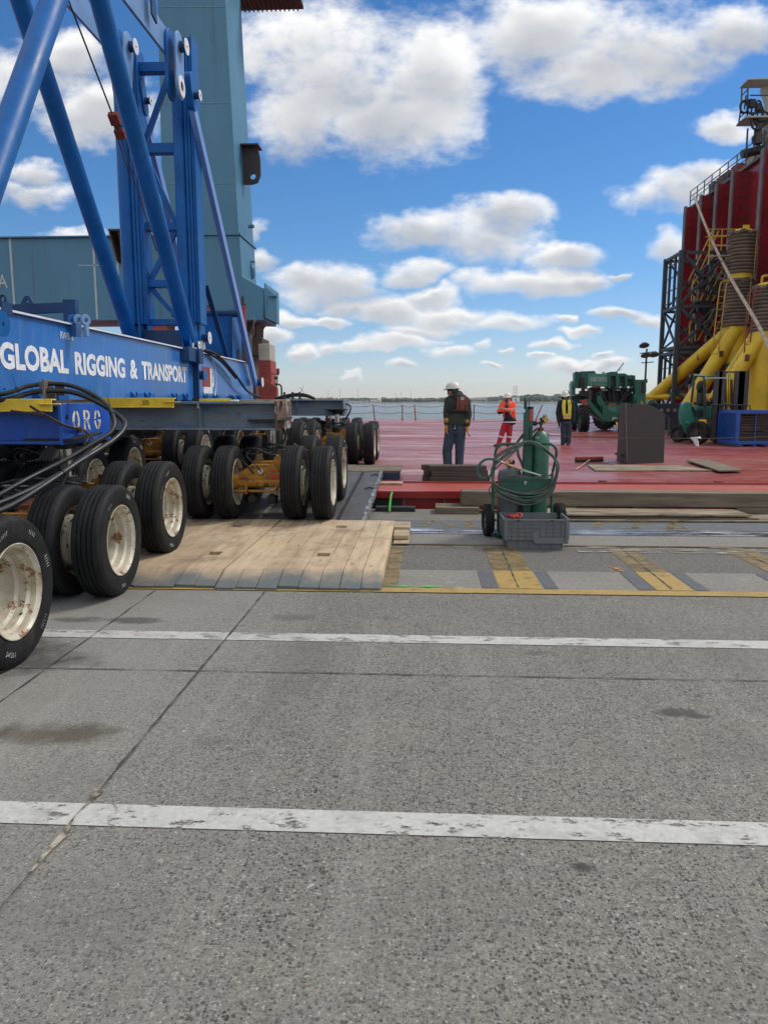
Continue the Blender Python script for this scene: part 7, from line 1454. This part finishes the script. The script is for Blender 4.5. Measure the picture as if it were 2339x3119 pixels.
mb = pr_([(1298, 632), (1333, 632), (1333, 700), (1298, 700)], 36.28, .02); T.part('warning_label', mb, 'glove_tan', hd_)
a = tp(500, 322, 36.58); T.text('lettering', 'SUNBELT RENTALS', (a.x, 36.585, a.z), (1, 0, 0), (0, 0, 1), tp(778, 1, 36.6).x - a.x, (322 - 252) * .1929 / 2325 * 36.6, 'decal_text', boom, bold=.02)
mb = MB(); mb.prism([tp(x, y, 36.6) for x, y in ((700, 195), (718, 170), (735, 195))], (0, .3, 0)); mb.tube([tp(x, y, 36.6) for x, y in ((265, 200), (270, 175), (300, 175), (340, 200))], .03, 6, 4); T.part('boom_lug', mb, 'machine_green', boom)
mb = pr_([(205, 355), (230, 310), (268, 310), (270, 520), (205, 530)], 37.2, .6); mb.prism([tp(x, y, 37.3) for x, y in ((210, 455), (1200, 455), (1180, 640), (500, 640), (460, 560), (210, 560))], (0, .001, 0)) if False else None; T.part('rear_stand', mb, 'decal_green', bevel=.02)
# chassis, cab, fenders
mb = pr_([(700, 700), (985, 700), (1000, 800), (990, 960), (740, 960), (690, 880)], 36.2, 1.2); mb.prism([tp(x, y, 37.0) for x, y in ((480, 640), (1180, 640), (1180, 900), (700, 940), (520, 820))], (0, 1.3, 0)); mb.prism([tp(x, y, 36.4) for x, y in ((605, 560), (660, 545), (760, 700), (720, 800), (610, 660))], (0, .3, 0)); ch = T.part('chassis', mb, 'machine_green', bevel=.03)
mb = pr_([(785, 715), (910, 725), (918, 795), (850, 800), (785, 760)], 36.17, .03); T.part('nose_panel', mb, 'decal_green', ch); mb = pr_([(785, 665), (915, 668), (915, 700), (785, 700)], 36.3, .4); T.part('light_bar', mb, 'red_machine', ch)
a = tp(842, 925, 36.18); T.text('lettering', 'JCB', (a.x, 36.19, a.z), (1, 0, 0), (0, 0, 1), (985 - 842) * .1929 / 2325 * 36.2 * 1.05, 40 * .1929 / 2325 * 36.2, 'lettering_white', ch, bold=.03)
mb = MB(); P = [(185, 565), (230, 525), (330, 510), (440, 512), (480, 560), (500, 640)]; 
for (xa, ya), (xb, yb) in zip(P[:-1], P[1:]): mb.add([tp(xa, ya, 36.5), tp(xb, yb, 36.5), tp(xb, yb, 37.3), tp(xa, ya, 37.3), tp(xa, ya + 22, 36.5), tp(xb, yb + 22, 36.5)], [(0, 1, 2, 3), (0, 4, 5, 1)])
mb.prism([tp(x, y, 37.2) for x, y in ((200, 560), (330, 530), (470, 560), (520, 700), (300, 660), (270, 940), (240, 940))], (0, .2, 0)); T.part('fender', mb, 'machine_green', ch)
mb = MB()
for (x, ya, yb) in ((540, 430, 640), (610, 440, 640), (800, 430, 640), (1000, 430, 640), (1120, 430, 640)): mb.bar(tp(x, ya, 37.0), tp(x, yb, 37.0), .12, .12); mb.bar(tp(x + 20, ya, 38.3), tp(x + 20, yb, 38.3), .1, .1)
for y in (440, 470): mb.bar(tp(450, y, 37.0), tp(1200, y, 37.0), .08, .08)
for (p, q) in (((650, 430), (760, 640)), ((1200, 430), (930, 680)), ((1130, 440), (1000, 560)), ((640, 470), (560, 640)), ((860, 420), (880, 640))): mb.bar(tp(*p, 36.7), tp(*q, 36.7), .08, .08)
mb.box(tp(900, 560, 37.6), (1.3, .9, .5)); mb.box(tp(560, 540, 37.5), (.35, .5, .8)); mb.box(tp(830, 520, 37.4), (.25, .3, .8)); mb.box(tp(400, 510, 36.6), (.4, .3, .25)); mb.bar(tp(380, 260, 36.5), tp(390, 480, 36.5), .16, .16); mb.tube([tp(760, 330 + 90, 36.7), tp(900, 440, 36.7), tp(1000, 430, 36.7), tp(1100, 480, 36.7)], .04, 6, 4); T.part('cab_frame', mb, 'black', bevel=.01)
mb = MB(); mb.prism([tp(x, y, 38.2) for x, y in ((650, 480), (790, 480), (790, 560), (650, 560))], (0, .02, 0)); mb.prism([tp(x, y, 38.2) for x, y in ((1030, 440), (1090, 440), (1060, 540), (1030, 540))], (0, .02, 0)); T.part('cab_window', mb, 'decal_pale'); mb = MB(); mb.sphere(tp(600, 405, 36.3), (.2, .12, .12), 10, 8); mb.box(tp(500, 520, 36.4), (.12, .06, .4)); T.part('lamp_cluster', mb, 'brown_steel')
mb = pr_([(440, 600), (490, 590), (560, 700), (745, 900), (720, 950), (640, 880), (500, 740)], 36.1, .25); T.part('stabiliser_arm', mb, 'machine_green', bevel=.015); mb = pr_([(345, 618), (440, 605), (505, 750), (470, 765), (400, 690)], 36.05, .3); T.part('stabiliser_foot', mb, 'red_machine', bevel=.01); mb = pr_([(960, 850), (1010, 850), (985, 1115), (945, 1115)], 35.9, .15); T.part('stabiliser_foot', mb, 'steel_dark')
def big_tyre(px, Yw, rad, w, ax):
    c = Vector((tp(px, 1, Yw).x, Yw, .212 + rad)); mb = MB(); h = w / 2; mb.lathe([(rad * .5, -h * .85), (rad * .7, -h), (rad * .9, -h * .95), (rad * .94, -h * .6), (rad * .94, h * .6), (rad * .9, h * .95), (rad * .7, h), (rad * .5, h * .85)], c, ax, 30); x, y, z = mb.frame(Vector(ax))
    for k in range(20):
        for s in (-1, 1):
            a0_ = 2 * math.pi * (k + (.5 if s > 0 else 0)) / 20; p = c + (x * math.cos(a0_) + y * math.sin(a0_)) * rad * .95 + z * s * .03; a1_ = a0_ + .22; q = c + (x * math.cos(a1_) + y * math.sin(a1_)) * rad * .93 + z * s * h; mb.bar(p, q, .07, .08, (x * math.cos(a0_) + y * math.sin(a0_)))
    t = T.part('tyre', mb, 'rubber'); mb = MB(); mb.lathe([(rad * .52, -h * .8), (rad * .48, -h * .3), (.1, -h * .2), (0, -h * .2)], c, ax, 20); mb.lathe([(rad * .52, h * .8), (rad * .48, h * .3), (.1, h * .2), (0, h * .2)], c, ax, 20); T.part('rim', mb, 'machine_green', t)
big_tyre(432, 36.2, .63, .40, (1, -.05, 0)); big_tyre(775, 39.0, .63, .42, (.72, .69, 0)); big_tyre(255, 38.5, .63, .42, (.95, -.3, 0)); big_tyre(1120, 40, .63, .42, (.9, .3, 0))
mb = pr_([(1380, 690), (1560, 640), (1560, 740), (1380, 760)], 37.2, .8); mb.prism([tp(x, y, 36.9) for x, y in ((1250, 700), (1640, 705), (1640, 715), (1250, 712))], (0, .5, 0)); mb.prism([tp(x, y, 37.2) for x, y in ((1400, 680), (1450, 620), (1500, 610), (1540, 690))], (0, .5, 0)); T.part('side_deck', mb, 'machine_green', bevel=.01)
T2 = Thing('wheelie_rack', 'dark blue rack of drums behind the steel bracket', 'rack', (12, 36, .212)); mb = MB(); a, b_ = tp(1560, 670, 35.8), tp(1700, 900, 35.8); mb.bb((a.x, 35.8, .3), (a.x + 1.3, 36.8, a.z)); T2.part('frame', mb, 'navy', bevel=.03); mb = MB()
for k in range(4): mb.cyl((a.x + .2 + .3 * k, 35.78, a.z - .3), (a.x + .2 + .3 * k, 35.8, a.z - .3), .08, n=10)
T2.part('cap', mb, 'ship_edge'); T2.o.name = 'drum_rack'

# ------------------------------------------------------------------ dark lattice tower
T = Thing('lattice_tower', 'dark steel lattice scaffold tower beside the yellow tubes', 'lattice tower', (15.3, 45, .212))
ZL = 9.85
def lp_(px, Y, z): return Vector(((px - 1291) / 2325 * Y, Y, z))
Y2, Y1 = 44.0, 46.7; xA = (2034 - 1291) / 2325 * Y2; w_ = 2.65; C4 = [(xA, Y2), (xA, Y1), (xA + w_, Y2), (xA + w_, Y1)]
mb = MB()
for x, y in C4: mb.bar((x, y, .212), (x, y, ZL), .22, .22)
T.part('leg', mb, 'lattice_dark', bevel=.01)
lev = [.6, 3.2, 4.65, 7.0, 7.15, ZL - .1]; lev = [.5, 2.15, 4.35, 4.62, 6.85, ZL - .12]
for z in lev:
    mb = MB()
    for a, b_ in ((0, 1), (0, 2), (2, 3), (1, 3)): mb.bar((*C4[a], z), (*C4[b_], z), .14, .16)
    T.part('ring_beam', mb, 'lattice_dark')
mb = MB()
def xb(a, b_, z0, z1, m=.1, single=False):
    mb.bar((*C4[a], z0), (*C4[b_], z1), m, m)
    if not single: mb.bar((*C4[b_], z0), (*C4[a], z1), m, m)
xb(0, 1, 4.62, 6.85); xb(0, 1, .5, 2.15); xb(1, 3, 4.62, 6.85); xb(1, 3, 6.85, ZL); xb(1, 3, 2.15, 4.35); xb(1, 3, .5, 2.15); xb(2, 3, 4.6, 6.85); xb(2, 3, 6.85, ZL); xb(0, 2, 6.85, ZL, .14); xb(0, 2, 4.62, 6.85, .14); xb(0, 2, 2.15, 4.35, .14); xb(0, 2, .5, 2.15, .14)
T.part('brace', mb, 'lattice_dark'); mb = MB()
for z0, z1 in ((6.85, ZL - .2), (2.15, 4.35)):
    for yy in (Y2 + .9, Y2 + 1.8): mb.bar((xA, yy, z0), (xA, yy, z1), .12, .14)
    for k in range(4): z = z0 + (z1 - z0) * (k + .5) / 4; mb.bar((xA, Y2, z), (xA, Y1, z), .05, .05)
T.part('guard_rail', mb, 'lattice_dark'); mb = MB(); rr = random.Random(4)
for k in range(26):
    x = xA + 1.0 + rr.uniform(0, 1.6); z = rr.uniform(.8, 9.0); y = rr.uniform(44.5, 46.4); mb.box((x, y, z), (rr.uniform(.1, .5), .3, rr.uniform(.1, .6)))
for k in range(4): z = 1.2 + k * 2.2; mb.bar((xA + .9, 45.3, z), (xA + 2.4, 45.3, z + 2.0), .2, .06)
T.part('stair_flight', mb, 'brown_steel'); mb = MB()
for k in range(34):
    z = .6 + (k % 11) * .82; x = xA + .8 + (k * .37) % 1.2; mb.bar((x, 44.3 + (k % 5) * .5, z), (x + rr.uniform(.4, 1.2), 44.3 + (k % 4) * .6, z + rr.choice((-1, 1)) * rr.uniform(.4, 1.3)), .15, .12)
T.part('inner_brace', mb, 'lattice_dark'); mb = MB()
for z in (7.2, 5.0, 2.4):
    x0_ = xA + .9; mb.tube([(x0_, 44.6, z), (x0_, 44.6, z + .9), (x0_ + .15, 44.6, z + 1.2), (x0_ + .32, 44.6, z + .9), (x0_ + .32, 44.6, z)], .04, 6, 3)
    for j in range(3): mb.bar((x0_ + .4 + j * .35, 44.4, z), (x0_ + 1.5 + j * .35, 44.4, z + 2.4), .05, .05)
for j in range(3): xx = xA + 2.0 + j * .5; mb.bar((xx, 45.0, ZL), (xx, 45.0, ZL + 1.3), .05, .05)
for z in (ZL + .45, ZL + .9, ZL + 1.3): mb.bar((xA + 1.6, 45.0, z), (xA + 3.4, 45.0, z), .045, .045)
mb.bar((xA + .8, 45.0, ZL - 1.5), (xA + 2.0, 45.0, ZL + 1.3), .06, .06); mb.bar((xA + 1.1, 45.0, ZL - 1.7), (xA + 2.3, 45.0, ZL + 1.2), .06, .06); T.part('stair_rail', mb, 'rail_yellow')
# ------------------------------------------------------------------ light mast
T = Thing('light_mast', 'slim floodlight mast with round lamp heads left of the lattice tower', 'light mast', (12.4, 42, .212))
a = PY(1969, 1062, 42); mb = MB(); mb.cyl((a.x, 42, .212), (a.x, 42, a.z), .07, .045, n=10); mb.bar((a.x - .35, 42, a.z - .25), (a.x + .5, 42, a.z - .15), .05, .05); mb.bar((a.x - .25, 42, a.z - .75), (a.x + .4, 42, a.z - .7), .05, .05); mb.cyl((a.x, 42, 2.6), (a.x, 42, 2.8), .12, n=8); T.part('pole', mb, 'lattice_dark')
for (px, py) in ((1961, 1052), (1966, 1082), (1991, 1080)):
    q = PY(px, py, 41.8); mb = MB(); mb.lathe([(0, .15), (.10, .14), (.22, .05), (.27, -.02), (.22, -.04), (0, -.05)], q, (0, .5, 1), 20); T.part('lamp_head', mb, 'ship_edge')
# ------------------------------------------------------------------ yellow braced columns with rope drums
def drum(T, c, z0, z1, r, par, nr):
    p = [(r, z0)]; h = (z1 - z0) / nr
    for k in range(nr):
        for j in range(5): a = math.pi * j / 4; p.append((r + .005 + math.sin(a) * h * .5, z0 + h * (k + .5) - math.cos(a) * h * .5))
    p.append((r, z1)); mb = MB(); mb.lathe(p, (c.x, c.y, 0), (0, 0, 1), 40)
    rr = random.Random(nr)
    for k in range(14): a0_ = rr.uniform(0, 6.28); pts = [(c.x + math.cos(a0_ + j * .15) * (r + .09), c.y + math.sin(a0_ + j * .15) * (r + .09), z0 + (z1 - z0) * rr.uniform(.92, 1.0)) for j in range(6)]; mb.tube(pts, h * .35, 6, 2)
    return T.part('wound_rope', mb, 'rope_wound', par)
T = Thing('suction_column', 'tall yellow braced column with brown rope wound in two bands', 'yellow column', (16.3, 41.5, .212), 'yellow braced columns on the deck')
cA = Vector((16.32, 41.5, 0)); mb = MB(); mb.cyl((cA.x, cA.y, .212), (cA.x, cA.y, 10.25), .60, n=40); mb.sphere((cA.x, cA.y, 10.2), (.6, .6, .22), 30, 8); mb.bb((cA.x + .0, cA.y - .05, 10.35), (cA.x + .3, cA.y + .05, 10.6)); ca = T.part('column', mb, 'yellow_tube')
drum(T, cA, 8.15, 10.25, .62, ca, 12); drum(T, cA, 5.5, 7.9, .64, ca, 14); drum(T, cA, 2.4, 3.6, .62, ca, 8)
def brace(T, top, foot, r, par):
    mb = MB(); mb.cyl(top, foot, r, n=32); t = T.part('brace_tube', mb, 'yellow_tube', par)
    d = (Vector(foot) - Vector(top)).normalized(); q = Vector(top).lerp(Vector(foot), .25) + Vector((-.1, -r, .05)); mb = MB(); mb.box(q, (.22, .06, .32)); T.part('tube_lug', mb, 'frame_rust', t, bevel=.03)
brace(T, (16.2, 41.2, 5.35), (13.38, 41.6, .05), .40, ca); brace(T, (16.1, 41.8, 5.3), (12.1, 48, .05), .36, ca); brace(T, (16.5, 42.0, 5.2), (20, 46, .05), .36, ca)
mb = MB(); mb.cyl((13.0, 46.0, 1.9), (16.0, 43.0, 1.9), .17, n=16); T.part('tie_tube', mb, 'yellow_tube', ca)
def ladder(T, x, y, z0, z1, w, par, m='rail_yellow', lean=0):
    mb = MB()
    for s in (0, w): mb.tube([(x + s, y, z0), (x + s + lean * .5, y, (z0 + z1) / 2), (x + s + lean, y, z1 - .2), (x + s + lean + .15, y, z1), (x + s + lean + .6, y, z1 + .1)], .03, 6, 3)
    n = int((z1 - z0) / .32)
    for k in range(n): z = z0 + (k + .3) * .32; mb.bar((x + lean * (k / n), y, z), (x + w + lean * (k / n), y, z), .03, .03)
    T.part('ladder', mb, m, par)
ladder(T, 14.95, 41.0, 4.0, 7.7, .32, ca, lean=.2); mb = MB()
for z in (7.8, 6.5, 5.4): mb.bar((15.3, 41.0, z), (15.9, 41.2, z), .05, .05)
for z in (9.9, 9.4, 8.9): mb.bar((14.6, 41.3, z + .15), (15.8, 41.3, z + .15), .04, .04)
mb.bar((14.6, 41.3, 8.6), (14.6, 41.3, 10.1), .05, .05); mb.bar((16.75, 40.88, 8.1), (16.78, 40.88, 10.2), .03, .03); mb.bar((16.6, 40.82, 5.6), (16.62, 40.82, 7.9), .03, .03); T.part('bracket_rail', mb, 'rail_yellow', ca)
mb = MB()
for z in (9.6, 9.05, 8.5, 7.95, 8.8, 8.2): mb.add([(15.2, 41.4, z), (15.65, 41.4, z + .08), (15.65, 41.4, z - .02), (15.3, 41.4, z - .1)], [(0, 1, 2, 3)])
o = T.part('fin', mb, 'ship_edge', ca); s_ = o.modifiers.new('s', 'SOLIDIFY'); s_.thickness = .02
T = Thing('suction_column', 'shorter yellow braced column with one rope band and a loop handle on top', 'yellow column', (15.9, 37, .212), 'yellow braced columns on the deck')
cB = Vector(((2289 - 1291) / 2325 * 37, 37.0, 0)); mb = MB(); mb.cyl((cB.x, cB.y, .212), (cB.x, cB.y, 6.95), .56, n=40); mb.sphere((cB.x, cB.y, 6.9), (.56, .56, .2), 30, 8); cb = T.part('column', mb, 'yellow_tube'); drum(T, cB, 4.85, 6.9, .57, cb, 12)
mb = MB(); mb.tube([(cB.x - .32, 37, 7.0), (cB.x - .32, 37, 7.25), (cB.x - .25, 37, 7.36), (cB.x + .1, 37, 7.36), (cB.x + .17, 37, 7.25), (cB.x + .17, 37, 7.0)], .06, 10, 4); mb.bar((cB.x + .22, 37, 6.9), (cB.x + .26, 37, 8.8), .06, .06); T.part('top_handle', mb, 'rail_yellow', cb)
brace(T, (15.7, 36.8, 4.75), (13.0, 37.0, .05), .34, cb); brace(T, (15.9, 37.2, 4.7), (19.0, 41.0, .05), .34, cb); brace(T, (15.6, 37.3, 4.7), (14.2, 41, .05), .3, cb)
ladder(T, 14.85, 36.7, 3.2, 6.6, .25, cb, 'rail_red')
# ------------------------------------------------------------------ hawser
mb = MB(); a = PY(2113, 600, 52.5); b_ = PY(2305, 985, 33.0); c_ = PY(2352, 1085, 29.0); mb.tube([a, a.lerp(b_, .33) + V(0, 0, -.35), a.lerp(b_, .66) + V(0, 0, -.35), b_, c_, c_ + (c_ - b_) * 1.2 + V(0, 0, .2)], .075, 8, 8)
tag(build('hawser', mb, 'hawser'), 'pale mooring hawser slanting down in front of the red casing and rope drums', 'rope')
mb = MB(); mb.tube([PY(2246, 724, 41.5), PY(2290, 700, 42)], .03, 5); tag(build('wire_rope', mb, 'steel_dark'), 'short dark wire from the top rope drum to the casing rib', 'wire')
# ------------------------------------------------------------------ fan housings on casing top and cab platform
g = 'boxes on top of the red casing'
for i, (px0, px1, pt, pb, Yv_, m, lb) in enumerate(((2103, 2119, 578, 632, 54.6, 'lattice_dark', 'dark box at the far left end on top of the red casing'), (2121, 2135, 568, 610, 53.2, 'red_machine', 'red box between the dark boxes on top of the casing'), (2140, 2158, 550, 604, 52.2, 'lattice_dark', 'second dark box on top of the red casing'), (2160, 2182, 540, 586, 50.8, 'red_machine', 'wider red box right of the second dark box on the casing'),
        (2208, 2228, 522, 554, 48.6, 'pale_paint', 'pale tilted vent on the casing behind the railing'), (2238, 2258, 500, 538, 46.8, 'pale_paint', 'pale vent in the middle behind the casing railing'), (2262, 2280, 485, 520, 45.6, 'red_machine', 'dark red box right of the pale vents on the casing'), (2284, 2300, 470, 515, 44.6, 'pale_paint', 'pale vent nearest the crane cab on the casing'))):
    a, b_ = PY(px0, pt, Yv_), PY(px1, pb, Yv_); mb = MB(); w2 = b_.x - a.x; x0_ = 19.2; mb.bb((x0_, Yv_ - .5, ZT + .13), (x0_ + max(.5, w2), Yv_ + .5, max(a.z, ZT + .9)))
    mb.bb((x0_ - .05, Yv_ - .55, max(a.z, ZT + .9)), (x0_ + max(.5, w2) + .05, Yv_ + .55, max(a.z, ZT + .9) + .06)); 
    for k in range(4): mb.bb((x0_ - .02, Yv_ - .4, ZT + .3 + k * .14), (x0_, Yv_ + .4, ZT + .34 + k * .14))
    tag(build('vent_box', mb, m, bevel=.02), lb, 'vent', g)
T = Thing('deck_crane_cab', 'grey access platform with cage and hoses of a deck crane above the red casing', 'crane platform', (19, 43, ZT))
def kp(x, y, Y=46.3): return PY(1900 + x * .3616, 200 + y * .3616, Y)
mb = MB()
q = PY(2283, 243, 46.0); mb.bb((q.x - .1, 46.0, q.z), (q.x + 5, 47.2, q.z + .08)); T.part('roof', mb, 'pale_paint', bevel=.02)
mb = MB(); q = PY(2276, 357, 46.0); mb.bb((q.x - .1, 46.0, q.z - .02), (q.x + 5, 47.4, q.z + .08)); mb.prism([kp(1160, 175, 46.8), kp(1300, 130, 46.8), kp(1300, 640, 46.8), kp(1185, 640, 46.8), kp(1200, 300, 46.8)], (.1, .6, 0)); T.part('platform', mb, 'pale_paint', bevel=.02)
mb = MB()
for (x0_, y0_, x1_, y1_) in ((990, 190, 985, 330), (985, 330, 960, 510), (1040, 190, 1036, 440), (975, 330, 1040, 280), (980, 400, 1210, 395), (965, 480, 1040, 430), (970, 440, 1040, 370), (990, 250, 1040, 200), (1060, 250, 1300, 250), (1025, 250, 1010, 370)): mb.bar(kp(x0_, y0_), kp(x1_, y1_), .06, .06); mb.bar(kp(x0_ + 3, y0_, 46.9), kp(x1_ + 3, y1_, 46.9), .04, .04)
T.part('cage_rail', mb, 'lattice_dark'); mb = MB()
for k, (cx_, cy2, rx_, ry_) in enumerate(((1070, 320, 40, 35), (1080, 360, 45, 50), (1120, 390, 50, 70), (1010, 345, 35, 50), (1150, 440, 70, 60), (1130, 340, 25, 45), (1140, 420, 20, 60))): mb.tube([kp(cx_ + rx_ * math.cos(a), cy2 + ry_ * math.sin(a), 46.2) for a in [j * .785 for j in range(8)]], .05, 6, 4, closed=True)
mb.box(kp(1075, 320, 46.2), (.3, .3, .4)); mb.box(kp(1125, 350, 46.2), (.25, .3, .35)); mb.box(kp(1160, 450, 46.2), (.5, .3, .25)); mb.tube([kp(1060, 440, 46.1), kp(1080, 520, 46.1), kp(1130, 540, 46.1), kp(1180, 500, 46.1)], .06, 6, 4); mb.tube([kp(1040, 530), kp(1032, 660), kp(1030, 790)], .05, 6, 3); T.part('hose_bundle', mb, 'black')
mb = MB(); c0 = kp(1160, 690, 46.8); mb.cyl(c0 + V(-1.1, 0, -.35), c0 + V(1.6, 0, .25), .24, n=20); mb.cyl(kp(1128, 660), kp(1135, 500), .22, .18, n=16); [mb.bar(kp(1090 + k * 45, 720), kp(1100 + k * 40, 540), .07, .07) for k in range(4)]; mb.bar(kp(1090, 660), kp(1250, 600), .08, .08); mb.bar(kp(1100, 720), kp(1200, 560), .06, .06); mb.tube([kp(1110, 580), kp(1080, 610), kp(1090, 660)], .06, 6, 4); T.part('slew_drum', mb, 'steel_dark')

# ------------------------------------------------------------------ light sea haze
hm = bpy.data.materials.new('haze_air'); hm.use_nodes = True; ht = hm.node_tree; ht.nodes.clear()
ho = ht.nodes.new('ShaderNodeOutputMaterial'); hv = ht.nodes.new('ShaderNodeVolumePrincipled'); hv.inputs['Color'].default_value = (.86, .92, 1, 1); hv.inputs['Density'].default_value = 0.00009; hv.inputs['Anisotropy'].default_value = .2
ht.links.new(hv.outputs[0], ho.inputs['Volume']); MATS['haze_air'] = hm
mb = MB(); mb.bb((-6100, -500, -7), (6100, 7100, 120)); tag(build('haze', mb, 'haze_air'), kind='stuff')
